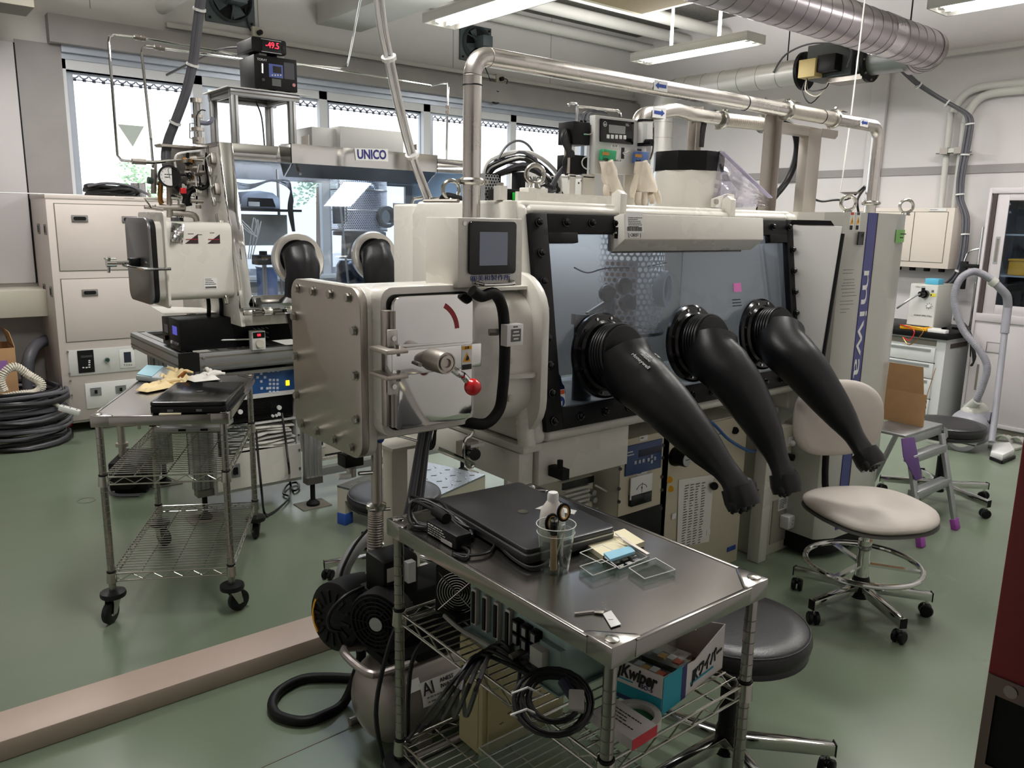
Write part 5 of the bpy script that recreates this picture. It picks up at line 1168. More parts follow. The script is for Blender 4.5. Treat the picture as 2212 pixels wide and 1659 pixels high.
# ================================================================== clear glovebox in the middle distance
GN=V(0,-.973,.2305).normalized();GU=V(0,GN.z,-GN.y);GP0=V(1.37,3.88,1.83);GAX=(FX,GU,GN)
def gy(z):return 3.88-.2369*(1.83-z)
def gpt(x,z,n=0):return V(x,gy(z),z)+GN*n
def gpx(px,py,n=0):return atp(px,py,GP0+GN*n,GN)
G1=thing('glovebox','clear windowed steel glovebox with a maker sign, in the middle distance by the windows','glovebox',(2.1,4.1,.99))
GXL,GXR=1.37,2.85;GB_=4.55
def gstrip(x0,x1,za,zb,n0,n1):return[gpt(x0,za,n0),gpt(x1,za,n0),gpt(x1,zb,n0),gpt(x0,zb,n0)],GN*(n1-n0)
f=MB()
for q in((GXL,GXL+.06,1.075,1.83),(GXR-.06,GXR,1.075,1.83),(GXL+.06,GXR-.06,1.755,1.83),(GXL+.06,GXR-.06,1.075,1.13)):
 p,n=gstrip(*q,-.01,.012);f.prism(p,n)
obj('front_frame',f,M['mirror'],G1,bev=.002)
p,n=gstrip(GXL+.04,GXR-.04,1.1,1.8,-.004,.002);obj('front_pane',MB().prism(p,n),M['gbglass'],G1)
obj('left_wall',MB().prism([V(GXL,gy(1.0)+.01,.99),V(GXL,gy(1.82)+.012,1.815),V(GXL,GB_,1.815),V(GXL,GB_,.99)],(.02,0,0)),M['cream'],G1,bev=.003)
obj('right_wall',MB().prism([V(GXR,gy(1.0)+.01,.99),V(GXR,gy(1.82)+.012,1.815),V(GXR,GB_,1.815),V(GXR,GB_,.99)],(-.02,0,0)),mat('acrylic_blue',(170,195,215),.3),G1)
obj('roof',MB().box((GXL,gy(1.815)+.012,1.815),(GXR,GB_,1.835)),M['steelh'],G1)
obj('floor_tray',MB().prism([V(GXL+.02,gy(1.07),1.07),V(GXL+.02,gy(1.0)+.03,.99),V(GXL+.02,GB_,.99),V(GXL+.02,GB_,1.07)],(GXR-GXL-.04,0,0)),M['cream'],G1,bev=.004)
obj('back_frame',MB().box((GXL+.02,GB_-.02,1.07),(GXL+.07,GB_,1.815)).box((GXR-.07,GB_-.02,1.07),(GXR-.02,GB_,1.815)).box((GXL+.07,GB_-.02,1.7),(GXR-.07,GB_,1.815)).box((GXL+.07,GB_-.02,1.07),(GXR-.07,GB_,1.13)),M['steelh'],G1)
obj('back_pane',MB().box((GXL+.05,GB_-.014,1.1),(GXR-.05,GB_-.008,1.75)),M['glass'],G1)
obj('mid_post',MB().cyl((2.02,3.86,1.08),(2.02,3.98,1.8),.006,n=8),M['steel'],G1)
# toggle clamps on the left edge and along the bottom
def toggle(p,ax,nrm):
 p=Vector(p);ax=Vector(ax).normalized();nrm=Vector(nrm).normalized();b=ax.cross(nrm)
 o=obj('toggle_clamp',MB().obox(p+nrm*.012,(.05,.03,.024),(ax,b,nrm)),M['steeld'],G1,bev=.003)
 obj('clamp_lever',MB().tube([p+nrm*.02+ax*.02,p+nrm*.04,p+nrm*.034-ax*.05],.006,8),M['chrome'],o)
 obj('clamp_grip',MB().obox(p+nrm*.034-ax*.06,(.04,.022,.016),(ax,b,nrm)),M['chromed'],o,bev=.002)
 obj('clamp_hook',MB().tube([p+nrm*.03+ax*.02+b*.01,p+nrm*.03+ax*.055+b*.01,p+nrm*.03+ax*.055-b*.01,p+nrm*.03+ax*.02-b*.01],.003,6),M['chrome'],o)
for z in(1.76,1.62,1.45,1.33,1.17):toggle((GXL-.001,gy(z)+.06,z),GU,(-1,0,0))
for x in(1.45,1.55,1.66,1.85):toggle(gpt(x,1.05,.0),(1,0,0),GN)
for za,zb in((1.56,1.68),(1.3,1.44)):
 obj('side_handle',MB().tube([V(GXL,gy(zb)+.075,zb),V(GXL-.035,gy(zb)+.07,zb),V(GXL-.035,gy(za)+.07,za),V(GXL,gy(za)+.075,za)],.0055,8),M['chrome'],G1)
ap=MB().sheet([[gpt(x,1.125,.014)for x in(1.43,1.6,1.75)],[gpt(x,1.085,.05)for x in(1.43,1.6,1.75)],[gpt(x,1.06,.03)for x in(1.43,1.6,1.75)]],.002)
obj('drip_apron',ap,M['mirror'],G1)
text('ɑɑ',.04,V(1.44,gy(1.02)+.027,1.03),(1,0,0),(0,0,1),M['ink'],G1)
# ---- glove ports
def port(px,py,lab,seed):
 c=gpx(px,py,.012);R=random.Random(seed)
 t=thing('glove',lab,'glove',c,'black gloves hanging from the clear glovebox')
 obj('port_ring',MB().lathe([(.132,0),(.132,.02),(.124,.03),(.096,.022),(.094,0)],c,GN,40),mat('ring_steel',(214,208,200),.3,.8),t)
 obj('port_mouth',MB().lathe([(.094,0),(.094,.012),(.03,-.03),(0,-.03)],c+GN*.004,GN,30),M['rubber'],t)
 # limp sleeve folding down over the ring
 rows=[];n=16;k=30
 ctr=[c+GN*.0+V(0,0,.01),c+GN*.035+V(0,0,-.03),c+GN*.055+V(0,0,-.1),c+GN*.05+V(.005,0,-.2),c+GN*.045+V(.012,0,-.3),c+GN*.04+V(.02,0,-.38)]
 P=smooth([Vector(q)for q in ctr],5);m=len(P)
 for i,p in enumerate(P):
  s=i/(m-1);tg=(P[min(i+1,m-1)]-P[max(i-1,0)]).normalized();x=V(1,0,0);x=(x-tg*x.dot(tg)).normalized();y=tg.cross(x);w=.092-.012*s;d=.085*(1-s)**3+.026;row=[]
  for j in range(k):
   a=2*PI*j/k;q=1+(.06*math.sin(3*a+4*s+seed)+.07*math.sin(5*a-7*s+seed*2)+.03*math.sin(9*a+6*s))*min(1,s*4)
   row.append(p+x*w*q*math.cos(a)+y*d*q*math.sin(a))
  rows.append(row)
 mb=MB().add([q for r in rows for q in r],[(i*k+j,i*k+(j+1)%k,(i+1)*k+(j+1)%k,(i+1)*k+j)for i in range(m-1)for j in range(k)]+[tuple(range((m-1)*k,m*k))])
 obj('sleeve',mb,M['leather'],t,ang=70)
 e=P[-1]
 for i in range(4):obj('finger',MB().tube([e+V(-.05+.034*i,0,.01),e+V(-.052+.036*i,-.005,-.05-.01*(i in(1,2)))],.014,8,rr=[.016,.01]),M['leather'],t)
port(642,562,'limp black glove in the left steel port of the clear glovebox',1)
port(808,556,'limp black glove in the right steel port of the clear glovebox',4)
# ---- hood with the maker's sign
hx0_,hx1_=gpx(634,330).x,2.56
ht=[(gy(1.84)+.01,1.852),(gy(1.84)-.14,1.846),(gy(1.84)-.15,1.765),(gy(1.72)-.01,1.715),(gy(1.72)+.0,1.74)]
HD=thing('hood_lamp','polished steel lamp hood with a blue lettered sign over the clear glovebox','lamp',((hx0_+hx1_)/2,gy(1.84)-.07,1.715))
y_f=gy(1.84)-.15
a=at(628,312,y=y_f);b_=at(945,338,y=y_f);HX0,HX1=a.x,b_.x
zt_,zb_=at(628,310,y=y_f).z,at(628,352,y=y_f).z
obj('hood_front',MB().box((HX0,y_f,zb_),(HX1,y_f+.004,zt_)),M['mirror'],HD)
obj('hood_top',MB().prism([V(HX0,y_f+.004,zt_),V(HX0,y_f+.12,zt_+.005),V(HX0,y_f+.12,zt_+.001),V(HX0,y_f+.004,zt_-.004)],(HX1-HX0,0,0)),M['mirror'],HD)
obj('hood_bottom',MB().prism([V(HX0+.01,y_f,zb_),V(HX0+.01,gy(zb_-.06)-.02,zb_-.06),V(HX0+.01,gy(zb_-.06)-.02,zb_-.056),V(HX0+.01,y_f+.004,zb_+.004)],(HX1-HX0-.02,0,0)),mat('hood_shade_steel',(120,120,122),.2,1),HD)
for x in(HX0,HX1-.003):obj('hood_cheek',MB().prism([V(x,y_f,zt_),V(x,y_f,zb_),V(x,gy(zb_-.06)-.02,zb_-.06),V(x,gy(1.8)-.005,zb_+.02),V(x,gy(1.8),zt_)],(.003,0,0)),M['mirror'],HD)
s0,s1=at(764,322,y=y_f-.001),at(838,349,y=y_f-.001)
sg=obj('sign_plate',MB().prism([at(765,320,y=y_f-.001),at(837,322,y=y_f-.001),at(838,349,y=y_f-.001),at(768,346,y=y_f-.001)],(0,-.004,0)),M['white'],HD)
text('UNICO',.062,(at(765,320,y=y_f)+at(838,349,y=y_f))/2+V(0,-.0062,0),at(837,322,y=y_f)-at(765,320,y=y_f),(0,0,1),mat('sign_navy',(30,32,110),.4),sg,width=.165,bold=.0018)
for x in(HX0+.1,HX1-.12):obj('hood_bracket',MB().prism([V(x,y_f+.02,zt_),V(x,y_f+.02,zt_+.05),V(x,y_f+.1,zt_+.045),V(x,y_f+.1,zt_)],(.004,0,0)),M['steel'],HD)
obj('hood_switch',MB().cyl((HX0+.045,y_f+.03,zb_-.02),(HX0+.047,y_f+.005,zb_-.05),.007,n=10),M['chrome'],HD)
tl=mat('hood_tube_light',(255,255,255),.4,emit=(255,252,250),es=7)
al=bpy.data.lights.new('added_inner_light','AREA');al.shape='RECTANGLE';al.size=1;al.size_y=.06;al.energy=7;lo=bpy.data.objects.new('added_inner_light',al);COL.objects.link(lo);lo.parent=G1;lo.location=V(2.1,4.05,1.81)-V(2.1,4.1,.99)  # area light added under the roof to brighten the inside
obj('hood_tube',MB().cyl((HX0+.1,y_f+.08,zb_-.005),(HX1-.1,y_f+.08,zb_-.005),.012,n=10),tl,HD)
# ---- inside: bell jar with perforated guard and round mirror
bj=thing('bell_jar','perforated steel guard round a bell jar with a round port, inside the clear glovebox','bell jar',(2.12,4.18,1.07))
bc_=at(776,480,y=4.18);BX=bc_.x;BR=.158
z0,z1=at(776,498,y=4.02).z,at(776,376,y=4.02).z
def cv1(x,y):
 a=-PI*1.1+x/BR;return V(BX+BR*math.cos(a),4.18+BR*math.sin(a),z0+y)
obj('perforated_guard',perf(None,0,0,BR*PI*1.25,z1-z0,.0105,.0034,cv1),mat('guard_steel',(232,232,235),.3,.25),bj,kind='stuff')
obj('jar',MB().lathe([(.12,0),(.125,.12),(.125,.2),(.11,.27),(.06,.31),(0,.32)],(BX,4.18,z0-.02),n=32),mat('jar_dark_steel',(84,88,96),.18,1,rnoise=.06,scale=6),bj,ang=60)
for z in(z0,z0+.11,z0+.22):obj('guard_band',MB().torus((BX,4.18,z),(0,0,1),BR-.004,.006,40,6),M['steel'],bj)
obj('jar_neck',MB().lathe([(.15,0),(.15,.02),(.1,.03),(.105,-.12),(.12,-.13)][::-1],(BX,4.18,z0-.03),n=30),M['steeld'],bj)
obj('lower_chamber',MB().lathe([(.09,0),(.11,.03),(.11,.16),(.09,.19)],(BX-.03,4.18,1.072),n=28),mat('chamber_mottled',(70,74,84),.25,.9,noise=.5,scale=40),bj,ang=50)
d=V(.12,-1,0).normalized();q=V(BX+.08,4.18-.148,at(803,468,y=4.03).z)
obj('port_ring',MB().ring(q,d,.06,.042,.03,30),M['steelh'],bj);obj('port_mirror',MB().cyl(q+d*.005,q+d*.012,.043,n=28),M['mirror'],bj)
for sx in(-1,1):
 x=BX+sx*(BR+.03);zz=at(776,460,y=4.05).z
 o=obj('side_bracket',MB().box((x-.035,4.06,zz-.06),(x+.035,4.065,zz+.06)),M['steelh'],bj,bev=.001)
 obj('bracket_handle',MB().tube([V(x-sx*.03,4.06,zz-.05),V(x-sx*.03,4.03,zz-.05),V(x-sx*.03,4.03,zz+.05),V(x-sx*.03,4.06,zz+.05)],.005,8),M['steel'],o)
for i in range(5):obj('base_fitting',MB().cyl((BX-.2+.1*i,4.0+.03*(i%2),1.072),(BX-.2+.1*i,4.0+.03*(i%2),1.11),.02,n=12).cyl((BX-.22+.1*i,4.0+.03*(i%2),1.09),(BX-.16+.1*i,4.0+.03*(i%2),1.09),.009,n=8),M['steeld'],bj)
# grey printer-like instrument on a shelf inside left
gi=thing('balance','grey rounded instrument with a dark opening on the shelf inside the clear glovebox','instrument',(1.72,4.25,1.4));iy=4.2
zs=at(600,452,y=iy).z
A0,A1=at(520,450,y=iy).x,at(607,450,y=iy).x;zt3=at(560,412,y=iy).z
pts=[V(A0,iy,zs),V(A0+.005,iy,zs+.06),V(A0+.04,iy,zt3-.008),V((A0+A1)/2,iy,zt3),V(A1-.04,iy,zt3-.008),V(A1-.005,iy,zs+.06),V(A1,iy,zs)]
obj('body',MB().prism(pts,(0,.2,0)),mat('instrument_grey',(150,158,170),.5),gi,bev=.01)
obj('opening',MB().prism([V(A0+.035,iy,zs+.012),V(A0+.04,iy,zs+.055),V(A1-.045,iy,zs+.055),V(A1-.03,iy,zs+.012)],(0,-.003,0)),M['blackg'],gi)
obj('inner_tray',MB().box((A0+.04,iy-.006,zs+.012),(A0+.1,iy-.002,zs+.035)),M['mgrey'],gi)
shf=thing('inner_shelf','dark shelf with black cables inside the clear glovebox, carrying the grey instrument','shelf',(1.7,4.3,1.07))
obj('shelf_board',MB().box((A0-.03,iy-.04,zs-.012),(A1+.1,iy+.26,zs)),M['black'],shf)
p,q=at(510,462,y=4.28),at(622,530,y=4.28);obj('screen_panel',MB().box((p.x,4.28,q.z),(q.x,4.285,p.z)),mat('beige_screen',(176,172,160),.6),shf)
for x in(A0-.02,A1+.03):obj('upright',MB().cyl((x,iy+.1,1.072),(x,iy+.1,zt3+.12),.008,n=8),M['steel'],shf)
R=random.Random(4)
for i in range(6):
 obj('cable_strand',MB().tube([at(502,392+i*3,y=4.12),at(540,398+i*2,y=4.14),at(585,392+R.uniform(-4,4),y=4.15),at(622,390+i*3,y=4.16),at(628+i,410+4*i,y=4.16),at(622+2*i,450,y=4.16),at(632+i,500,y=4.17)],.0026,6,sm=4),M['cable'],shf)
for i in range(3):obj('white_cord',MB().tube([at(520,440+i*5,y=4.1),at(512+i*3,470,y=4.1),at(530+i*6,496,y=4.1),at(555,508+i*2,y=4.1),at(548+i*8,470+i*4,y=4.1),at(536+i*4,560,y=4.1)],.003,6,sm=4),M['cablew'],shf)
ib=thing('black_device','small black device with a gold strip inside the clear glovebox, left of the first port','device',(1.62,4.0,1.07));p,q=at(556,552,y=3.98),at(595,572,y=3.98)
obj('body',MB().box((p.x,3.98,q.z),(q.x,4.06,p.z)),M['black'],ib,bev=.003);obj('gold_strip',MB().box((p.x+.02,3.977,q.z+.03),(q.x-.01,3.98,q.z+.04)),M['brass'],ib);obj('knob',MB().cyl(((p.x+q.x)/2,4.02,p.z),((p.x+q.x)/2,4.02,p.z+.02),.02,n=14),M['black'],ib)
obj('stand_foot',MB().cyl((p.x+.05,4.02,1.072),(p.x+.05,4.02,q.z),.012,n=8),M['steel'],ib)
p,q=at(566,580,y=4.05),at(600,612,y=4.05);bx_=thing('blue_box','small blue grey box on the floor of the clear glovebox','box',((p.x+q.x)/2,4.08,1.072));obj('box_body',MB().box((p.x,4.05,1.072),(q.x,4.13,p.z)),mat('box_blue',(96,120,168),.5),bx_,bev=.002);obj('box_lid',MB().box((p.x-.003,4.047,p.z),(q.x+.003,4.133,p.z+.006)),M['mgrey'],bx_)
# ---- airlock with black rimmed door
AL=thing('antechamber','cream airlock with a grey door and screw clamp, left end of the clear glovebox','airlock',(1.15,3.93,1.1))
ay0,ay1,az0,az1=3.76,4.1,1.118,1.468;ayc,azc=(ay0+ay1)/2,(az0+az1)/2
obj('chamber_tube',MB().prism([V(1.035,ayc+a,azc+b)for a,b in rrect(.34,.35,.04)],(GXL-1.036,0,0)),M['cream'],AL,ang=50)
obj('flange',MB().prism([V(1.062,ayc+a,azc+.005+b)for a,b in rrect(.4,.42,.02)],(.012,0,0)),M['cream'],AL,bev=.002)
obj('door_gasket',MB().prism([V(1.012,ayc+a,azc+b)for a,b in rrect(.36,.37,.05)],(.022,0,0)),M['blackm'],AL,bev=.002)
dr_=obj('door',MB().prism([V(.997,ayc+a,azc+b)for a,b in rrect(.37,.38,.05)],(.014,0,0)),mat('door_grey',(112,110,112),.3,.6),AL,bev=.003)
p=at(300,553,x=.985)
pz_=1.285;pyc=ayc-.02
obj('clamp_block',MB().obox(V(.975,pyc,pz_),(.045,.05,.04)),M['black'],AL,bev=.006)
obj('clamp_arm',MB().tube([V(.93,pyc,pz_-.012),V(.95,pyc-.07,pz_-.02),V(.965,pyc-.21,pz_-.02),V(1.07,pyc-.215,pz_-.02)],.007,8),M['chrome'],AL)
k_=obj('screw_knob',MB().cyl((.9,pyc,pz_),(.86,pyc,pz_),.02,n=16).cyl((.985,pyc,pz_),(.9,pyc,pz_),.01,n=10),M['chrome'],AL)
for a in range(3):t_=a*2*PI/3+.4;obj('knob_spoke',MB().cyl((.872,pyc,pz_),(.866,pyc+.045*math.cos(t_),pz_+.045*math.sin(t_)),.006,n=8),M['chrome'],k_)
# slanted triangle decals
for i,px in enumerate((400,448)):
 a=at(px,526,y=ay0-.001);obj('triangle_decal',MB().prism([a,a+V(.058,0,.0),a+V(.058,0,.042)],(0,-.001,0)),mat('decal_dark',(50,32,34),.5),AL);obj('decal_line',MB().box((a.x+.004,ay0-.0026,a.z+.017),(a.x+.058,ay0-.002,a.z+.02)),mat('arrow_red',(0,0,0)),AL)
lines(1,at(406,505,y=ay0-.001),(1,0,0),(0,0,1),.025,.008,M['ink'],AL,seed=3);lines(1,at(453,503,y=ay0-.001),(1,0,0),(0,0,1),.025,.008,M['ink'],AL,seed=4);lines(1,at(427,507,y=ay0-.001),(1,0,0),(0,0,1),.02,.008,M['ink'],AL,seed=6)
q=at(455,612,y=ay0-.001);al_=plate(q,(1,0,0),(0,0,1),.06,.05,M['label'],AL,'asset_label');lines(4,q+V(-.025,-.001,.02),(1,0,0),(0,0,1),.05,.008,M['ink'],al_);obj('barcode',MB().obox(q+V(0,-.001,-.018),(.05,.0006,.008)),mat('bar_grey',(90,88,86),.6),al_)
# silver pouch hanging on the airlock
sp2=thing('foil_pouch','crinkled silver foil pouch hanging over the airlock of the clear glovebox','pouch',at(380,520,y=ay0-.02));g=[]
for i in range(9):g.append([at(368+3*(1-v)+27*u+3*v*0,481+40*v-1*u+4*u*1,y=ay0-.016-.012*math.sin(5*u+4*v)*math.sin(3*v+2))for v in[j/8 for j in range(9)]for u in[i/8]])
obj('pouch',MB().sheet(g,.0015),mat('foil_tape',(0,0,0)),sp2,ang=15);obj('pouch_hanger',MB().sheet([[at(370,455,y=ay0-.01),at(384,458,y=ay0-.01)],[at(371,483,y=ay0-.014),at(392,486,y=ay0-.014)]],.0008),M['acry'],sp2)
# ---- gas piping cluster at the left end
GC=thing('gas_manifold','cluster of steel valves and brass fittings with a round dial gauge, clear glovebox end','manifold',(1.28,4.1,1.47));my=4.05
def mp(px,py,y=my):return at(px,py,y=y)
def tb_(name,pts,r,m=M['chrome'],y=my,par=GC,sm=3):return obj(name,MB().tube([mp(*p[:2],y=p[2]if len(p)>2 else y)for p in pts],r,8,sm=sm if len(pts)>2 else 0),m,par)
gc=mp(365,381,3.95);gz=obj('gauge_case',MB().cyl(gc,gc+V(.01,.04,0),.048,n=28),M['blackm'],GC);gd_=V(-.1,-1,0).normalized()
obj('gauge_rim',MB().ring(gc-V(0,.004,0),(0,-1,0),.05,.042,.006,28),M['blackg'],gz);fc=obj('gauge_face',MB().cyl(gc,gc+V(0,-.003,0),.043,n=28),M['label'],gz)
obj('gauge_needle',MB().bar(gc+V(.004,-.0045,-.012),gc+V(-.004,-.0045,.032),.003,.001),M['ink'],gz)
for k in range(11):a=math.radians(-45+27*k);obj('gauge_tick',MB().obox(gc+V(.034*math.cos(a),-.0036,.034*math.sin(a)),(.006,.0008,.0016),(V(math.cos(a),0,math.sin(a)),V(0,-1,0),V(-math.sin(a),0,math.cos(a)))),M['ink'],fc)
lines(2,gc+V(-.02,-.0036,.008),(1,0,0),(0,0,1),.04,.012,M['ink'],fc,seed=2)
tb_('tube',[(365,396),(366,430),(366,470)],.013,M['steel']);tb_('valve_body',[(336,448),(400,448)],.015,M['steel']);tb_('valve_body',[(368,425),(420,430)],.014,M['chrome'])
tb_('valve_handle',[(312,447),(330,449),(352,452)],.009,M['steeld'],3.98);tb_('bent_handle',[(340,430),(313,430),(327,448)],.006,M['chrome'],3.97,sm=0)
tb_('brass_fitting',[(347,392),(347,400),(346,430),(350,440)],.012,M['brass']);tb_('needle_valve',[(332,366),(332,418)],.012,M['steeld']);tb_('green_knob',[(319,389),(330,391)],.016,mat('knob_green',(26,54,46),.4))
tb_('tube',[(336,350),(336,370),(338,400)],.007);tb_('tee_run',[(285,348),(330,351),(380,346),(440,340)],.008);tb_('fitting',[(285,348),(315,350)],.013,M['steeld'],4.05,sm=0)
tb_('fitting',[(392,346),(402,345)],.013,M['brass'],sm=0);tb_('fitting',[(410,344),(424,342)],.013,M['steel'],sm=0);tb_('white_tube',[(380,362),(378,345),(385,333),(410,328),(432,326)],.006,M['white'])
tb_('black_tube',[(448,330),(446,360),(452,385),(447,402),(436,408),(428,404)],.009,M['blackm'],3.98);tb_('black_tube',[(405,330),(406,375)],.008,M['blackm'])
obj('valve_actuator',MB().box(tuple(mp(422,424)),tuple(mp(446,372)+V(0,.06,0))),M['mirror'],GC,bev=.003);obj('red_knob',MB().obox(mp(395,412,3.97),(.026,.026,.026)),M['red'],GC,bev=.003)
obj('black_knob',MB().ball(mp(409,379,3.98),.016,12),M['blackg'],GC);tb_('elbow_hose',[(408,445),(404,425),(410,412),(420,408)],.017,M['black'])
tb_('elbow_hose',[(375,396,4.0),(390,412,4.0),(400,424,4.0),(398,440,4.0)],.012,M['blackm']);tb_('steel_elbow',[(372,460),(400,462),(420,466),(425,478)],.015,M['steel'])
for i in range(4):tb_('fine_wire',[(384+3*i,452),(382+5*i,464),(386+2*i,478)],.002,M['cable'])
obj('terminal',MB().box(tuple(mp(376,478)),tuple(mp(396,470)+V(0,.05,0))),M['black'],GC)
obj('mount_plate',MB().prism([mp(345,310,4.15),mp(470,320,4.15),mp(470,324,4.15),mp(350,316,4.15)],(0,.1,0)),M['steel'],GC)
obj('side_plate',MB().box(tuple(mp(372,420,4.2)),tuple(mp(440,322,4.2)+V(0,.01,0))),M['steelh'],GC)
R=random.Random(17)
for i in range(16):
 a,b=R.uniform(380,440),R.uniform(326,460);l=R.uniform(10,28);h=R.random()<.5
 tb_('tube',[(a,b),(a+(l if h else R.uniform(-3,3)),b+(R.uniform(-2,2)if h else l))],R.uniform(.004,.011),R.choice((M['chrome'],M['steel'],M['steeld'],M['black'])),4.05+R.uniform(-.06,.08),sm=0)
for i in range(9):
 a,b=R.uniform(384,438),R.uniform(330,455);c=mp(a,b,4.0);obj('hex_nut',MB().cyl(c,c+(V(.016,0,0)if i%2 else V(0,0,.016)),.013,n=6),R.choice((M['steel'],M['brass'],M['chrome'])),GC)
vt=thing('valve_tower','stack of vacuum fittings with a grey lever on the top left of the clear glovebox','valve',(mp(437,320).x,4.1,1.835))
for i,(r,h0,h1)in enumerate(((.028,0,.03),(.02,.03,.06),(.03,.06,.075),(.017,.075,.12),(.026,.12,.135),(.018,.135,.19),(.028,.19,.21))):obj('fitting',MB().cyl((mp(437,320).x,4.1,1.836+h0),(mp(437,320).x,4.1,1.836+h1),r,n=16),(M['steel'],M['chrome'])[i%2],vt)
obj('lever',MB().tube([mp(433,265,4.1),mp(447,266,4.09),mp(456,262,4.08),mp(459,254,4.08)],.011,10,sm=3),mat('lever_grey',(120,122,140),.4),vt)
for s in(-1,1):obj('wire_bracket',MB().tube([mp(425,274+s*8),mp(410,275+s*8),mp(410,298),mp(428,304)],.003,6),M['chrome'],vt)
obj('loop_wire',MB().tube([mp(424,272),mp(425,250),mp(434,238),mp(444,239)],.003,6,sm=4),M['cable'],vt)
# ---- two thin looping gas tubes in front of the window
def thin(lab,pts,fits,r=.007):
 t=thing('gas_tube',lab,'tube',pts[-1],'thin steel gas tubes')
 obj('tube',MB().tube(pts,r,8),M['chrome'],t)
 for a,b in fits:obj('union',MB().cyl(a,a+(b-a)*.35,r*2.1,n=6).cyl(a+(b-a)*.35,a+(b-a)*.6,r*1.4,n=8).cyl(a+(b-a)*.6,b,r*2.1,n=6),M['steeld'],t)
ty_=4.6
def tp_(px,py,y=ty_):return at(px,py,y=y)
thin('thin steel gas tube, the taller of two loops before the leftmost window',[tp_(285,348,4.1),tp_(262,346,4.3),tp_(254,336,4.5),tp_(248,260),tp_(235,92),tp_(237,80),tp_(246,76),tp_(300,81),tp_(530,121,4.9),tp_(600,132,5.0)],[(tp_(290,80),tp_(314,84))])
thin('thin steel gas tube, the shorter of two loops before the leftmost window',[tp_(331,360,4.1),tp_(326,300),tp_(306,115),tp_(308,104),tp_(316,100),tp_(350,104),tp_(530,128,4.9),tp_(600,138,5.0)],[(tp_(333,101),tp_(355,106))])
thin('thin steel gas tube running right to a drop behind the white pole',[at(640,138,y=5.0),at(735,147,y=5.2),at(750,142,y=5.2),at(757,110,y=5.0),at(782,-20,y=4.4)],[])
thin('thin steel gas tube bending down onto the clear glovebox near the steel pipe',[at(640,137,y=5.0),at(930,185,y=4.9),at(955,180,y=4.6),at(966,180,y=4.5),at(968,188,y=4.5),at(966,260,y=4.5),at(964,350,y=4.5)],[(at(967,228,y=4.5),at(967,246,y=4.5))])
# overhead bundles
ob=thing('cable_bundle','dark cable bundle dropping from the ceiling to the left end of the clear glovebox','cable',at(360,360,y=4.2))
pp=[(437,-30,3.9),(431,20,3.95),(424,80,4.0),(416,140,4.05),(400,205,4.1),(378,265,4.15),(363,305,4.2),(358,340,4.2),(362,365,4.2)]
Q=[at(a,b,y=c)for a,b,c in pp]
for k in range(3):obj('cable',MB().tube([q+V(.011*(k-1),-.008*(k==1),0)for q in Q],.0125,8,sm=3),M['cableg'],ob)
for i in(1,3,5):d=(Q[i+1]-Q[i-1]).normalized();obj('cable_tie',MB().cyl(Q[i]-d*.005,Q[i]+d*.005,.029,n=10),M['white'],ob)
wp=thing('tube_bundle','slanting bundle of three steel tubes from the ceiling to the side of the right glovebox','pipe',at(945,480,y=2.7))
pp=[(815,-30,2.4),(826,60,2.45),(840,125,2.5),(860,220,2.55),(890,335,2.62),(920,415,2.68),(940,470,2.72),(946,520,2.74),(944,830,2.74)]
Q=[at(a,b,y=c)for a,b,c in pp]
for k in range(3):obj('tube',MB().tube([q+V(.0125*(k-1),.006*(k==1),0)for q in Q],.0068,8,sm=3),mat('tube_pale',(206,204,204),.3,.6),wp)
for i in(2,4,6):d=(Q[i+1]-Q[i-1]).normalized();obj('cable_tie',MB().cyl(Q[i]-d*.006,Q[i]+d*.006,.026,n=10),M['white'],wp)
bp_=thing('rear_tubes','black corrugated cable and bent steel tubes on the back left corner of the right glovebox','tubes',at(955,830,y=2.62))
obj('black_conduit',MB().tube([at(1000,432,y=2.5),at(960,424,y=2.55),at(955,460,y=2.62),at(957,520,y=2.62),at(954,640,y=2.62),at(950,820,y=2.62)],.013,10,sm=4),M['blackm'],bp_)
obj('black_conduit',MB().tube([at(1000,442,y=2.52),at(966,428,y=2.57),at(962,460,y=2.64),at(964,520,y=2.64),at(962,820,y=2.64)],.011,10,sm=4),M['cableg'],bp_)
obj('steel_tube',MB().tube([at(915,434,y=2.66),at(945,428,y=2.66),at(970,430,y=2.66)],.006,8),M['chrome'],bp_)
obj('steel_tube',MB().tube([at(890,520,y=2.66),at(888,445,y=2.66),at(893,430,y=2.66),at(912,427,y=2.66)],.006,8),M['chrome'],bp_)
obj('union',MB().cyl(at(890,485,y=2.66),at(889,505,y=2.66),.014,n=6).cyl(at(889,455,y=2.66),at(889,500,y=2.66),.009,n=8),M['brass'],bp_);obj('white_elbow',MB().tube([at(890,508,y=2.66),at(892,524,y=2.66),at(900,530,y=2.66),at(917,531,y=2.66)],.0065,8,sm=3),M['white'],bp_)
obj('steel_stub',MB().tube([at(917,434,y=2.4),at(990,434,y=2.15)],.006,8),M['steel'],bp_)
side=thing('side_column_box','tall beige box on the back of the right glovebox, behind the white tubes','box',(1.66,2.68,.8));a,b=at(892,440,y=2.612),at(965,830,y=2.612)
obj('box_shell',MB().box((a.x,2.612,.8),(b.x+.2,2.76,a.z)),M['cream'],side,bev=.012,seg=3)
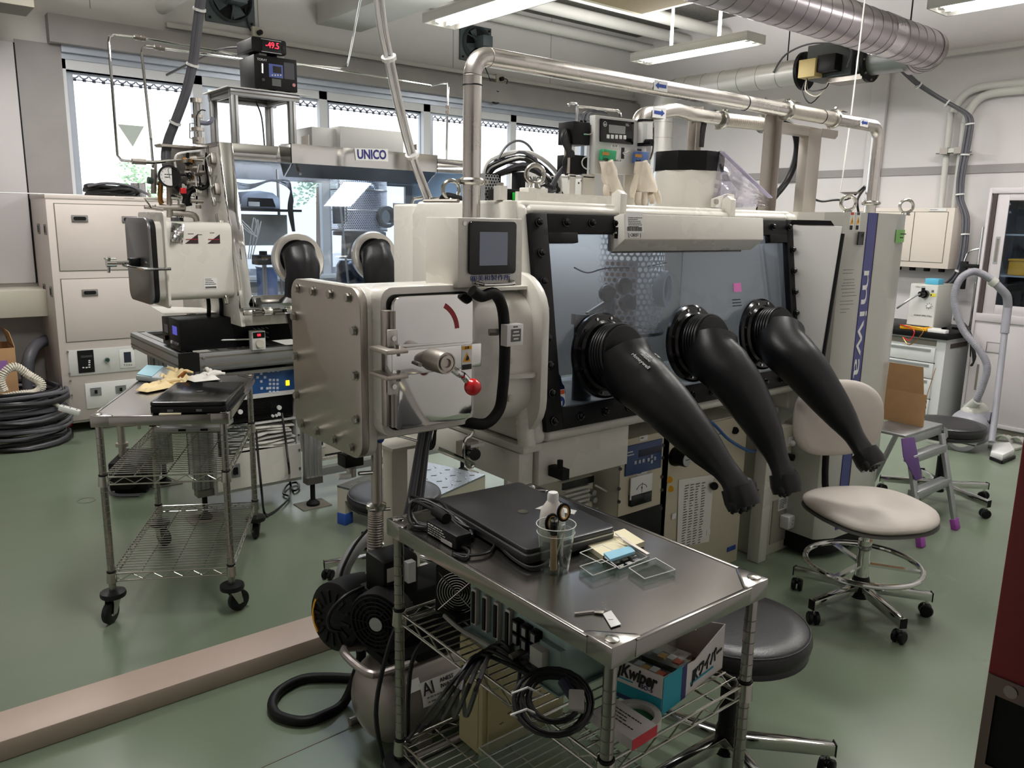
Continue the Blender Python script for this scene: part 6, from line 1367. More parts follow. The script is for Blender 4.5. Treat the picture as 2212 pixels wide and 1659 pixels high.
# ---- aluminium tower with analysers on top
TW=thing('analyser_tower','aluminium profile tower standing on the clear glovebox','stand',(1.95,4.3,1.836))
def ext(a,b,w,par,m=None):
 """slotted aluminium profile bar"""
 a=Vector(a);b=Vector(b);o=obj('profile',MB().bar(a,b,w,w),M['alu'],par,bev=.002)
 x,y,z=frame(b-a);L=(b-a).length
 for s,n,t in((x,x,y),(-x,x,y),(y,y,x),(-y,y,x)):
  obj('slot',MB().obox((a+b)/2+s*w/2,(.002,w*.2,L),(s,z.cross(s),z)),M['dgrey'],o)
 return o
T0,T1=at(500,300,y=4.2),at(640,315,y=4.2);tz=at(560,205,y=4.2).z
for x,y in((T0 .x+.02,4.2),(T0 .x+.02,4.5),(T1 .x-.02,4.2),(T1 .x-.02,4.5)):ext((x,y,1.836),(x,y,tz-.015),.035,TW)
for y in(4.2,4.5):ext((T0 .x,y,tz),(T1 .x+.02,y,tz),.035,TW)
for x in(T0 .x+.02,T1 .x-.02):ext((x,4.22,tz-.001),(x,4.48,tz-.001),.033,TW)
obj('top_plate',MB().box((T0 .x-.02,4.17,tz+.018),(T1 .x+.06,4.54,tz+.024)),M['panw'],TW)
obj('hanging_wire',MB().tube([V((T0 .x+T1 .x)/2,4.3,tz-.02),V((T0 .x+T1 .x)/2+.03,4.3,tz-.1),V((T0 .x+T1 .x)/2+.04,4.3,1.84)],.004,6,sm=4),M['cable'],TW)
AY=4.2
def apx(px,py,d=0):return at(px,py,y=AY-d)
an=thing('analyser','black oxygen analyser with a blue keypad on the aluminium tower','analyser',(apx(575,190).x,AY+.1,tz+.024))
a,b=apx(551,190),apx(641,130);zb2=tz+.034
obj('case',MB().box((a.x,AY,zb2),(b.x,AY+.2,b.z)),M['black'],an,bev=.004)
k_=obj('keypad',MB().box((apx(581,165).x,AY-.003,apx(581,166).z),(apx(611,165).x,AY,apx(600,140).z)),mat('keypad_blue',(74,90,160),.4),an);obj('keypad_display',MB().box((apx(589,150).x,AY-.004,apx(589,157).z),(apx(607,150).x,AY-.003,apx(600,144).z)),M['blackg'],k_)
for i in range(4):p=apx(588+6*i,162.5,.003);obj('key',MB().cyl(p,p+V(0,-.003,0),.004,n=10),M['label'],k_)
obj('flow_tube',MB().cyl(apx(566,158,.004),apx(566,137,.004),.006,n=10),M['chrome'],an);obj('flow_knob',MB().cyl(apx(569,172),apx(569,172,.02),.008,n=12),M['chrome'],an)
obj('label_grey',MB().box((apx(588,185).x,AY-.001,apx(588,185).z),(apx(607,180).x,AY,apx(600,171).z)),mat('lbl_grey',(96,98,98),.6),an);obj('info_panel',MB().box((apx(614,170).x,AY-.001,apx(614,170).z),(apx(636,170).x,AY,apx(630,137).z)),mat('lbl_dark',(70,70,76),.5),an)
text('TORAY',.016,apx(566,129,.0012),(1,0,0),(0,0,1),M['label'],an);p=apx(635,184,.001);obj('red_mark',MB().cyl(p,p+V(0,-.001,0),.009,n=14),mat('mark_pink',(200,130,130),.5),an)
for x in(a.x+.03,a.x+.12,a.x+.2):obj('foot',MB().box((x,AY+.02,tz+.024),(x+.05,AY+.18,zb2)),M['mgrey'],an)
ind=thing('indicator','small black indicator with red digits on top of the oxygen analyser','indicator',(apx(583,125).x,AY+.1,b.z))
a,c_=apx(551,123),apx(624,84);zz0=b.z+.012;zz1=apx(580,84).z
obj('case',MB().prism([V(a.x-.02+u,AY-.01,(zz0+zz1)/2+v)for u,v in[(q[0]+(c_.x-a.x)/2,q[1])for q in rrect(c_.x-a.x,zz1-zz0,.012)]],(0,.2,0)),M['black'],ind,bev=.002)
d0,d1=apx(572,111,.01),apx(612,92,.01);ds=obj('display',MB().box((d0 .x-.015,AY-.013,d0 .z),(d1 .x-.015,AY-.01,d1 .z)),M['blackg'],ind)
obj('display_rim',MB().box((d0 .x-.018,AY-.0125,d1 .z),(d1 .x-.012,AY-.009,d1 .z+.003)).box((d0 .x-.018,AY-.0125,d0 .z-.003),(d1 .x-.012,AY-.009,d0 .z)),M['alu'],ds)
text('-49.5',.042,V(d0 .x+.04,AY-.0142,d1 .z-.024),(1,0,0),(0,0,1),mat('led_red',(255,40,60),.4,emit=(255,40,60),es=3),ds,width=.07)
for x in(a.x+.03,c_.x-.06):obj('foot',MB().box((x,AY+.02,b.z),(x+.04,AY+.16,zz0)),M['mgrey'],ind)
obj('side_lens',MB().cyl((c_.x-.035,AY-.0105,(zz0+zz1)/2),(c_.x-.035,AY-.012,(zz0+zz1)/2),.01,n=14),M['blackg'],ind)
obj('cable',MB().tube([V(a.x+.02,AY+.2,zz1-.02),V(a.x,AY+.4,zz1),V(a.x+.02,4.9,zz1+.02),V(a.x-.02,5.6,zz1-.02)],.008,7,sm=4),M['cable'],ind)
# cream box behind the hood on the roof
cbx=thing('roof_box','large cream box lying on top of the clear glovebox behind the steel hood','box',(2.35,4.4,1.836));a,b,c_=at(735,316,y=4.25),at(872,318,y=4.25),at(735,272,y=4.25)
obj('box_body',MB().box((a.x,4.25,1.836),(b.x,4.52,c_.z)),M['panw'],cbx,bev=.003);obj('box_wing',MB().box((at(674,300,y=4.3).x,4.3,1.836),(a.x,4.5,c_.z-.012)),M['panw'],cbx,bev=.003)
# ---- aluminium table frame
TF=thing('profile_table','slotted aluminium table frame carrying the clear glovebox','table',(1.9,4.2,0))
FY=3.8;zr0,zr1=.785,.866;fx0=1.155
def rail_(a,b,par=TF):return ext(a,b,.04,par)
def beam(a,b,h=.082,w=.042,par=TF,horiz='z'):
 """tall slotted beam"""
 a=Vector(a);b=Vector(b);d=(b-a).normalized();up=V(0,0,1);s=d.cross(up).normalized()
 o=obj('profile',MB().obox((a+b)/2,((b-a).length,w,h),(d,s,up)),M['alu'],par,bev=.002)
 for sg in(1,-1):
  for zz in(h/4,-h/4):obj('slot',MB().obox((a+b)/2+s*sg*w/2+up*zz,((b-a).length,.002,.008),(d,s,up)),M['dgrey'],o)
 for k in(-.25,.25):obj('slot',MB().obox((a+b)/2+up*h/2+s*w*0,((b-a).length,.008,.002),(d,s,up)),M['dgrey'],o);break
 return o
zc_=(zr0+zr1)/2;far=at(297,715,x=fx0)
beam((fx0,FY+.02,zc_),(fx0,far.y,zc_),w=.075);beam((fx0+.042,FY,zc_),(2.9,FY,zc_));beam((fx0,far.y,zc_),(2.9,far.y,zc_));beam((1.45,FY+.02,zc_),(1.45,far.y,zc_));beam((1.62,FY+.02,zc_),(1.62,far.y,zc_))
obj('end_cap',MB().box((fx0-.042,FY-.024,zr0-.002),(fx0+.041,FY+.02,zr1+.002)),M['blackm'],TF)
parts('bolt',MB().cyl((0,0,0),(0,-.006,0),.007,n=6),M['chrome'],TF,[(fx0+.06,FY-.022,zc_+.02),(fx0+.06,FY-.022,zc_-.02)])
for x,y in((1.38,3.86),(1.44,3.86),(2.6,3.86),(1.38,4.45),(2.6,4.45)):ext((x,y,zr1),(x,y,.99),.04,TF)
for x,y in((1.729,3.80),(1.21,3.93),(1.21,far.y-.05),(2.7,3.8),(2.7,far.y-.05)):
 ext((x-.0,y,.16),(x,y,zr0),.045,TF);ext((x+.046,y,.16),(x+.046,y,zr0),.045,TF)
 obj('foot_plate',MB().box((x-.02,y-.03,.125),(x+.066,y+.03,.16)),M['steeld'],TF);obj('foot_screw',MB().cyl((x+.02,y,.02),(x+.02,y,.13),.013,n=10),M['blackm'],TF);obj('foot_pad',MB().lathe([(.035,0),(.035,.012),(.016,.03)],(x+.02,y,.004),n=18),M['blackm'],TF)
 obj('floor_plate',MB().box((x-.06,y-.06,0),(x+.1,y+.07,.004)),M['dgrey'],TF)
obj('low_rail',MB().box((1.78,3.78,.16),(2.9,3.82,.2)),M['alu'],TF);obj('low_rail',MB().box((1.2,3.98,.14),(1.7,4.02,.18)),M['alu'],TF)
for p in((1.45,zc_),):pass
lit=obj('under_light',MB().box((1.95,3.9,.975),(2.2,3.94,.985)),mat('under_light',(255,255,255),.4,emit=(230,235,255),es=6),TF)
# black boxes on the table
BY=3.86
b1=thing('black_controller','black vented controller box with a blue display on the aluminium table','controller',(1.33,4.0,zr1))
xl,xr=at(362,700,x=1.16),1.5
bx0_=1.16;yA,yB=3.84,4.0;bz1=zr1+.155
obj('case',MB().box((1.13,3.83,zr1+.008),(1.48,3.99,bz1)),M['black'],b1,bev=.004)
for i in range(22):obj('vent_slot',MB().box((1.2+i*.012,3.8295,bz1-.012),(1.206+i*.012,3.86,bz1+.0005)),M['blackm'],b1)
dsp=obj('display',MB().box((1.1285,3.87,bz1-.075),(1.13,3.935,bz1-.035)),mat('lcd_blue',(86,88,190),.3,emit=(90,90,210),es=.5),b1)
for i in range(4):obj('button',MB().cyl((1.13,3.86+.03*i,bz1-.115),(1.122,3.86+.03*i,bz1-.115),.008,n=10),M['label']if i==3 else M['cableg'],b1)
for x in(1.16,1.42):obj('foot',MB().box((x,3.85,zr1),(x+.03,3.97,zr1+.008)),M['blackm'],b1)
b2=thing('black_controller','second black controller with a small grey display, behind the first on the table','controller',(1.3,4.12,zr1));b1['group']=b2['group']='black controllers'
obj('case',MB().box((1.14,4.0,zr1+.008),(1.46,4.14,bz1-.012)),M['black'],b2,bev=.004);obj('display',MB().box((1.1385,4.04,bz1-.085),(1.14,4.1,bz1-.045)),mat('lcd_grey2',(120,120,130),.3),b2);obj('knob',MB().cyl((1.14,4.06,bz1-.11),(1.125,4.06,bz1-.11),.012,n=12),M['blackg'],b2);obj('foot',MB().box((1.17,4.02,zr1),(1.43,4.12,zr1+.008)),M['blackm'],b2)
single('paper_sheet',MB().sheet([[V(1.12+.3*i/8,4.02+.22*j/5,bz1+.004+.018*(1-i/8)*(.3+j/5))for j in range(6)]for i in range(9)],.0015),M['paper'],'white paper sheet lying on the rear black controller under the airlock','paper')
for i,x in enumerate((1.3,1.36)):single('control_cable',MB().tube([V(x,3.93,bz1),V(x,3.92,bz1+.05),V(x+.01,3.96,1.118)],.01,8,sm=3),M['cable'],('left black cable between black controller and airlock','right black cable between black controller and airlock')[i],'cable')
sc_=thing('speed_controller','small white speed controller with red digits on the aluminium post','controller',at(559,755,y=3.75));a,b=at(546,757,y=3.755),at(573,714,y=3.755)
obj('case',MB().box((a.x,3.755,a.z),(b.x,3.8,b.z)),M['white'],sc_,bev=.003);d_=obj('display',MB().box((a.x+.004,3.753,b.z-.034),(b.x-.004,3.755,b.z-.006)),M['blackg'],sc_);text('00',.018,V((a.x+b.x)/2,3.7525,b.z-.02),(1,0,0),(0,0,1),mat('led_red',(0,0,0)),d_)
obj('dial',MB().cyl(((a.x+b.x)/2,3.755,a.z+.032),((a.x+b.x)/2,3.74,a.z+.032),.019,n=20),M['cream2'],sc_)
obj('strap',MB().tube([V(a.x-.13,3.835,a.z+.05),V(a.x-.05,3.82,a.z+.048),V(a.x,3.79,a.z+.05)],.004,6),M['white'],sc_)
pk=thing('vented_box','black vented box under the clear glovebox, right of the aluminium posts','box',(1.75,4.1,zr1));obj('case',MB().box((1.52,4.0,zr1),(1.98,4.25,zr1+.11)),M['blackm'],pk,bev=.003)
for r_ in range(4):
 for c2 in range(4):obj('louvre',MB().obox(V(1.55+c2*.022,3.999,zr1+.02+r_*.024),(.016,.003,.003),(V(.9,0,-.4).normalized(),V(0,1,0),V(.4,0,.9).normalized())),M['alu'],pk)
obj('grey_case',MB().box((2.0,3.98,zr1),(2.2,4.2,zr1+.09)),M['mgrey'],TF)
# ---- rack under the table
R1=thing('lower_rack','white rack under the aluminium table with blue keypad panel and black power supply','rack',(1.6,4.1,0));RY=3.86
def rq(px,py,d=0):return at(px,py,y=RY-d)
rx0_,rx1_=1.27,1.72
z_b0,z_b1=rq(560,850).z,rq(560,805).z
obj('shell',MB().box((rx0_,RY+.01,.13),(rx0_+.02,4.3,.78)).box((rx1_-.02,RY+.01,.13),(rx1_,4.3,.78)).box((rx0_,4.28,.13),(rx1_,4.3,.78)).box((rx0_+.02,RY+.01,.13),(rx1_-.02,4.28,.15)).box((rx0_+.02,RY+.01,.76),(rx1_-.02,4.28,.78)),M['panw'],R1)
kp=obj('keypad_panel',MB().box((rx0_+.01,RY-.004,z_b0),(rx1_-.02,RY+.2,z_b1)),mat('panel_blue',(44,88,148),.35),R1,bev=.002)
obj('top_strip',MB().box((rx0_,RY-.006,z_b1),(rx1_,RY+.01,z_b1+.016)),M['panw'],R1);obj('lower_strip',MB().box((rx0_,RY-.006,z_b0-.022),(rx1_,RY+.01,z_b0)),M['panw'],R1)
obj('lcd',MB().box((rx0_+.03,RY-.0055,rq(500,815).z-.02),(rx0_+.18,RY-.004,z_b1-.008)),mat('lcd_bright',(120,170,240),.3,emit=(110,160,250),es=.8),kp)
ks=[(578+c*8,818+r*8.6)for r in range(4)for c in range(3)]+[(559,804),(551,812),(567,812),(559,821),(575,799),(585,798),(595,797),(560,836),(572,836)]
parts('key',MB().box((-.0065,-.003,-.0065),(.0065,0,.0065)),mat('key_light',(196,204,218),.4),kp,[rq(a+5,b-1+4,.004)for a,b in ks],bev=.001)
p=rq(621,827,.004);obj('power_lamp',MB().box((p.x-.009,p.y-.004,p.z-.013),(p.x+.009,p.y,p.z+.013)),mat('lamp_amber',(255,190,30),.4,emit=(255,180,20),es=2.5),kp)
psu=obj('power_supply',MB().box((rx0_+.03,RY+.02,rq(590,905).z),(rx1_-.03,RY+.2,rq(590,858).z)),M['black'],R1,bev=.002)
for k in range(9):obj('vent',MB().box((rx0_+.05,RY+.017,rq(590,900).z+.006+k*.008),(rx0_+.3,RY+.02,rq(590,900).z+.009+k*.008)),M['blackg'],psu)
for px,py,r in((602,880,.012),(602,894,.009),(588,898,.007),(596,897,.007),(518,889,.012)):p=rq(px,py,-.02);obj('knob',MB().cyl(p,p+V(0,-.012,0),r,n=14),M['label'],psu)
obj('shelf',MB().box((rx0_+.02,RY+.005,rq(590,910).z-.006),(rx1_-.02,4.28,rq(590,910).z)),M['panw'],R1)
zl0=rq(590,968).z
obj('lower_panel',MB().box((rx0_+.005,RY-.004,.15),(rx1_-.005,RY+.008,zl0)),M['cream'],R1)
ksw=rq(508,1017,.004);q_=obj('breaker_plate',MB().obox(ksw,(.05,.004,.07)),M['alu'],R1);obj('breaker_switch',MB().obox(ksw+V(0,-.006,0),(.022,.012,.036)),M['blackm'],q_)
parts('screw',MB().cyl((0,0,0),(0,-.005,0),.006,n=8),M['chrome'],R1,[V(rx1_-.015,RY-.004,z)for z in(.2,.3,.38,.45,.55,.65)])
R=random.Random(6);zz=zl0+.002
for i in range(7):
 h=R.uniform(.006,.016);dx=R.uniform(-.02,.03);mb=MB().sheet([[V(rx0_+.06+dx+.34*u,RY-.01+R.uniform(0,.02)+.2*v,zz+h+.006*math.sin(5*u+i))for v in(0,.5,1)]for u in[k/8 for k in range(9)]],h*.7)
 single('document',mb,M['paper']if i!=3 else mat('plastic_sleeve',(206,204,200),.2),'document in the loose pile inside the lower rack, number %s from the bottom'%('one','two','three','four','five','six','seven')[i],'document','loose papers in the lower rack');zz+=h+.006
 # cream computer-like box right of the foot
pc2=thing('computer','cream tower box with a dark slot on its side behind the bolted plate','computer',(2.05,4.0,.2));a,b=at(683,1000,y=3.9),at(745,945,y=3.9)
obj('case',MB().box((1.84,3.9,.201),(2.45,4.2,.56)),M['cream2'],pc2,bev=.004)
p=at(720,980,y=3.899);obj('slot',MB().box((p.x-.05,3.898,p.z-.004),(p.x+.05,3.9,p.z+.004)),M['blackm'],pc2);p=at(693,957,y=3.899);o=obj('switch_plate',MB().box((p.x-.025,3.896,p.z-.025),(p.x+.025,3.9,p.z+.025)),M['panw'],pc2);obj('switch',MB().box((p.x-.009,3.89,p.z-.01),(p.x+.009,3.896,p.z+.01)),M['ink'],o)
p=at(835,955,y=3.899);obj('label',MB().box((p.x-.05,3.898,p.z-.02),(p.x+.05,3.9,p.z+.03)),mat('label_blueish',(210,220,228),.6),pc2);lines(1,at(692,990,y=3.898),(1,0,0),(0,0,1),.16,.012,M['label'],pc2)
# white flex with black leads hanging on the right front leg, small loop on the floor
ld=thing('power_lead','black lead running down to a loose coil on the floor by the table foot','cable',at(640,1050,z=0))
obj('lead',MB().tube([at(609,893,y=3.83),at(612,915,y=3.8),at(618,960,y=3.78),at(624,1010,y=3.75),at(627,1045,z=.012),at(635,1060,z=.012),at(646,1052,z=.012),at(640,1042,z=.012),at(620,1048,z=.016),at(612,1066,z=.012),at(625,1074,z=.012),at(600,1100,z=.012),at(575,1115,z=.012)],.006,7,sm=4),M['cable'],ld)
obj('lead',MB().tube([at(553,930,y=3.7),at(558,990,y=3.66),at(565,1060,y=3.62),at(570,1105,z=.012),at(578,1112,z=.012)],.006,7,sm=4),M['cable'],ld)
# ================================================================== left side: white cabinet, cables, carton
LC=thing('equipment_cabinet','tall off-white cabinet with recessed handles and control panels by the leftmost window','cabinet',(1.45,6.3,0))
cx0,cx1,cyf=1.0,1.9,6.06
def lq(px,py,d=0):return at(px,py,y=cyf-d)
obj('cabinet_body',MB().box((cx0,cyf,.09),(cx1,6.62,1.61)),M['cabw'],LC,bev=.003)
obj('base',MB().box((cx0+.02,cyf+.02,.07),(cx1-.02,6.6,.092)),M['cabw'],LC)
hm=mat('handle_grey',(126,122,120),.45,.3);q0,q1=lq(114,440),lq(127,585);q2,q3=lq(129,604),lq(142,739)
for(zt_,zb_),hs in(((q0 .z,q1 .z),((172,472),(280,474))),((q2 .z,q3 .z),((194,632),))):
 d_=obj('door',MB().box((cx0+.05,cyf-.004,zb_),(cx1-.05,cyf+.002,zt_)),M['cabw'],LC,bev=.0015)
 obj('door_gap',MB().box((cx0+.044,cyf-.0015,zb_-.005),(cx1-.044,cyf+.001,zt_+.005)),M['dgrey'],d_)
 for h in hs:
  p=lq(*h,.005);o=obj('handle',MB().prism([p+V(a,0,b)for a,b in rrect(.1,.045,.004,2)],(0,-.006,0)),hm,d_,bev=.002);obj('handle_hole',MB().prism([p+V(a,-.0065,b)for a,b in rrect(.076,.024,.01)],(0,-.001,0)),M['blackm'],o)
obj('top_lid',MB().box((cx0-.003,cyf-.004,1.585),(cx1+.003,6.625,1.613)),M['cabw'],LC,bev=.002)
for z in(1.385,.975):
 for y in(6.14,6.38):o=obj('side_handle',MB().box((cx0-.006,y-.035,z-.035),(cx0,y+.035,z+.035)),hm,LC,bev=.002);obj('handle_hole',MB().box((cx0-.0065,y-.022,z-.022),(cx0-.005,y+.022,z+.022)),M['blackm'],o)
a,b=lq(300,746),lq(152,810);pn=obj('control_plate',MB().box((cx0+.05,cyf-.006,b.z-.008),(cx1-.2,cyf,a.z)),M['panw'],LC,bev=.001)
a,b=lq(166,758,.006),lq(205,803,.006);kk=obj('keypad',MB().box((a.x,cyf-.01,b.z),(b.x,cyf-.006,a.z)),M['blackm'],pn)
for i,q in enumerate(((193,779),(193,783),(193,788),(193,793),(180,794),(187,794))):p=lq(*q,.01);obj('key',MB().box((p.x-.006,p.y-.001,p.z-.004),(p.x+.006,p.y,p.z+.004)),M['label'],kk)
obj('keypad_display',MB().box((lq(174,772).x,cyf-.0115,lq(174,773).z),(lq(199,772).x,cyf-.01,lq(174,768).z)),mat('lcd_dim',(60,64,62),.3),kk)
p=lq(231,777,.006);o=obj('push_button',MB().cyl(p,p+V(0,-.012,0),.017,n=18),M['chrome'],pn);obj('button_cap',MB().cyl(p+V(0,-.012,0),p+V(0,-.02,0),.012,n=16),mat('button_green',(30,70,60),.4),o)
a,b=lq(257,756,.006),lq(292,793,.006);o=obj('timer_plate',MB().box((a.x,cyf-.009,b.z),(b.x,cyf-.006,a.z)),M['white'],pn,bev=.001);a,b=lq(267,761,.01),lq(284,782,.01);obj('timer_display',MB().box((a.x,cyf-.011,b.z),(b.x,cyf-.009,a.z)),mat('lcd_navy',(48,50,66),.3),o)
for i in range(4):p=lq(269+5*i,788,.009);obj('timer_key',MB().cyl(p,p+V(0,-.003,0),.004,n=8),M['dgrey'],o)
a,b=lq(183,829),lq(285,872);wr=obj('socket_recess',MB().box((a.x,cyf-.005,b.z),(cx1-.25,cyf,a.z)),M['white'],LC,bev=.001)
for q in((207,846),(261,841)):p=lq(*q,.005);o=obj('breaker_plate',MB().box((p.x-.035,p.y-.003,p.z-.028),(p.x+.035,p.y,p.z+.028)),M['alu'],wr);obj('breaker',MB().box((p.x-.008,p.y-.012,p.z-.012),(p.x+.008,p.y-.003,p.z+.012)),M['blackm'],o)
for q in((150,807),(152,823),(155,854),(146,760),(289,753)):p=lq(*q,.006);obj('screw',MB().cyl(p,p+V(0,-.005,0),.007,n=10),M['dgrey'],LC)
for x,y in((1.18,6.13),(1.8,6.13),(1.12,6.55),(1.8,6.55)):c=obj('caster',MB().cyl((x-.014,y,.035),(x+.014,y,.035),.035,n=16),M['black'],LC);obj('caster_fork',MB().box((x-.02,y-.02,.03),(x+.02,y+.03,.071)),M['steeld'],c)
lines(1,lq(268,428,.005),(1,0,0),(0,0,1),.08,.012,M['grey'],LC,seed=4)
def coil(name,lab,c,R,r,n,m,tilt=0,seed=1,h=.0,cat='cable',grp=None,loops=None):
 t=thing(name,lab,cat,c,grp);rd=random.Random(seed)
 for i in range(n):
  q=R*(1-rd.uniform(0,.22));ox,oy=rd.uniform(-.02,.02),rd.uniform(-.02,.02);zz=c[2]+r+h*i/max(n-1,1)
  pts=[V(c[0]+ox+q*math.cos(a)*1.0,c[1]+oy+q*math.sin(a),zz+rd.uniform(-.3,.3)*r+.01*math.sin(2*a+i))for a in[k*2*PI/20 for k in range(20)]]
  obj('loop',MB().tube(pts,r,7,closed=True),m if not isinstance(m,list)else m[i%len(m)],t)
 return t
ck=coil('cable_coil','coil of dark cable lying on top of the off-white cabinet',(at(240,410,y=6.25).x,6.25,1.614),.17,.011,8,M['cable'],h=.05,seed=3)
obj('loose_end',MB().tube([at(190,402,y=6.15),at(230,396,y=6.1),at(280,402,y=6.1),at(320,420,y=6.12)],.009,7,sm=4),M['cableg'],ck)
single('metal_can',MB().lathe([(.055,0),(.055,.1),(.05,.1),(.05,.005),(0,.005)],(at(300,415,y=6.35).x,6.35,1.614),n=24),M['mirror'],'shiny metal can behind the cable coil on the off-white cabinet','can')
single('wall_wire',MB().tube([(X0,6.3,at(0,416,y=6.3).z),(at(90,418,y=6.3).x,6.3,1.617),(1.3,6.28,1.618)],.004,6),M['white'],'thin white wire stretched to the top of the off-white cabinet from the left','wire')
HP=at(50,955,z=0)
hp_=coil('cable_heap','heap of dark grey cable coils on the floor at the left edge',(.72,6.06,0),.31,.0125,38,[M['cableg'],M['cable'],M['cableg']],h=.34,seed=5)
for i in range(7):
 a=.9*i;obj('cable_tie',MB().tube([V(.74+.26*math.cos(a),6.08+.26*math.sin(a),.03+.03*i),V(.74+.31*math.cos(a),6.08+.31*math.sin(a),.08+.02*i),V(.74+.3*math.cos(a+.1),6.08+.3*math.sin(a+.1),.04+.03*i)],.003,5),M['white']if i%3 else M['red'],hp_)
sc2=thing('coiled_cord','white curly extension cord with a plug strip on the dark cable heap','cord',(.8,5.95,.3))
def helix(path,R,turns,r):
 P=smooth([Vector(p)for p in path],24);n=len(P);out=[]
 for i,p in enumerate(P):
  t=(P[min(i+1,n-1)]-P[max(i-1,0)]).normalized();x,y,_=frame(t);a=2*PI*turns*i/(n-1);out.append(p+x*R*math.cos(a)+y*R*math.sin(a))
 return out
hx_=[at(8,845,y=5.95),at(2,815,y=5.95),at(30,792,y=5.95),at(62,810,y=5.95),at(90,830,y=5.9),at(78,848,y=5.9),at(45,852,y=5.9),at(8,860,y=5.9)]
def dense_helix(path,R,r,turns):
 P=smooth([Vector(p)for p in path],60);n=len(P);out=[]
 for i,p in enumerate(P):
  t=(P[min(i+1,n-1)]-P[max(i-1,0)]).normalized();x,y,_=frame(t,(0,1,0));a=2*PI*turns*i/(n-1);out.append(p+x*R*math.cos(a)+y*R*math.sin(a))
 return out
obj('curly_cord',MB().tube(dense_helix(hx_,.023,.006,52),.0062,5),M['cablew'],sc2)
a,b=at(128,880,y=5.8),at(172,892,y=5.75);d=(b-a).normalized();z_=V(0,0,1);s_=d.cross(z_).normalized()
ps_=obj('plug_strip',MB().obox((a+b)/2,((b-a).length,.045,.035),(d,s_,s_.cross(d)*-1)),M['white'],sc2,bev=.004)
for i in range(3):obj('slot_pair',MB().obox((a+b)/2+d*(i-1)*.04-s_*.0,(.006,.02,.036),(d,s_,s_.cross(d)*-1)),M['blackm'],ps_)
obj('plug',MB().tube([at(25,862,y=5.9),at(60,858,y=5.88),at(110,868,y=5.85),at(135,884,y=5.82)],.013,8,sm=3),M['cablew'],sc2)
cbx2=thing('carton','open brown cardboard carton on the floor at the far left behind the cable heap','carton',(.4,6.35,0));a=at(30,735,y=6.2)
for q in(((-.1,6.2,.0),(a.x,6.205,a.z-.05)),((-.1,6.53,.0),(a.x,6.535,a.z-.05)),((a.x-.005,6.205,0),(a.x,6.53,a.z-.05)),((-.1,6.205,0),(-.095,6.53,a.z-.05)),((-.095,6.205,0),(a.x-.005,6.53,.006))):obj('panel',MB().box(*q),M['card'],cbx2)
obj('flap',MB().prism([V(a.x,6.21,a.z-.05),V(a.x,6.53,a.z-.05),V(a.x-.03,6.5,a.z+.06),V(a.x-.02,6.25,a.z+.05)],(.004,0,0)),M['card'],cbx2);obj('purple_tape',MB().box((a.x-.25,6.196,a.z-.2),(a.x-.05,6.2,a.z-.13)),mat('tape_lilac',(150,108,170),.5),cbx2)
gh=thing('grey_hose','thick grey hose bending behind the left side of the off-white cabinet','hose',at(60,840,y=6.3));obj('hose',MB().tube([at(100,735,y=6.5),at(80,745,y=6.4),at(64,770,y=6.3),at(60,810,y=6.28),V(at(60,850,y=6.28).x,6.28,0.02)],.04,12,sm=4),M['cableg'],gh);obj('hose_end',MB().cyl((at(66,838,y=6.26).x,6.27,.01),(at(66,838,y=6.26).x,6.27,.12),.055,n=16),M['blackm'],gh)
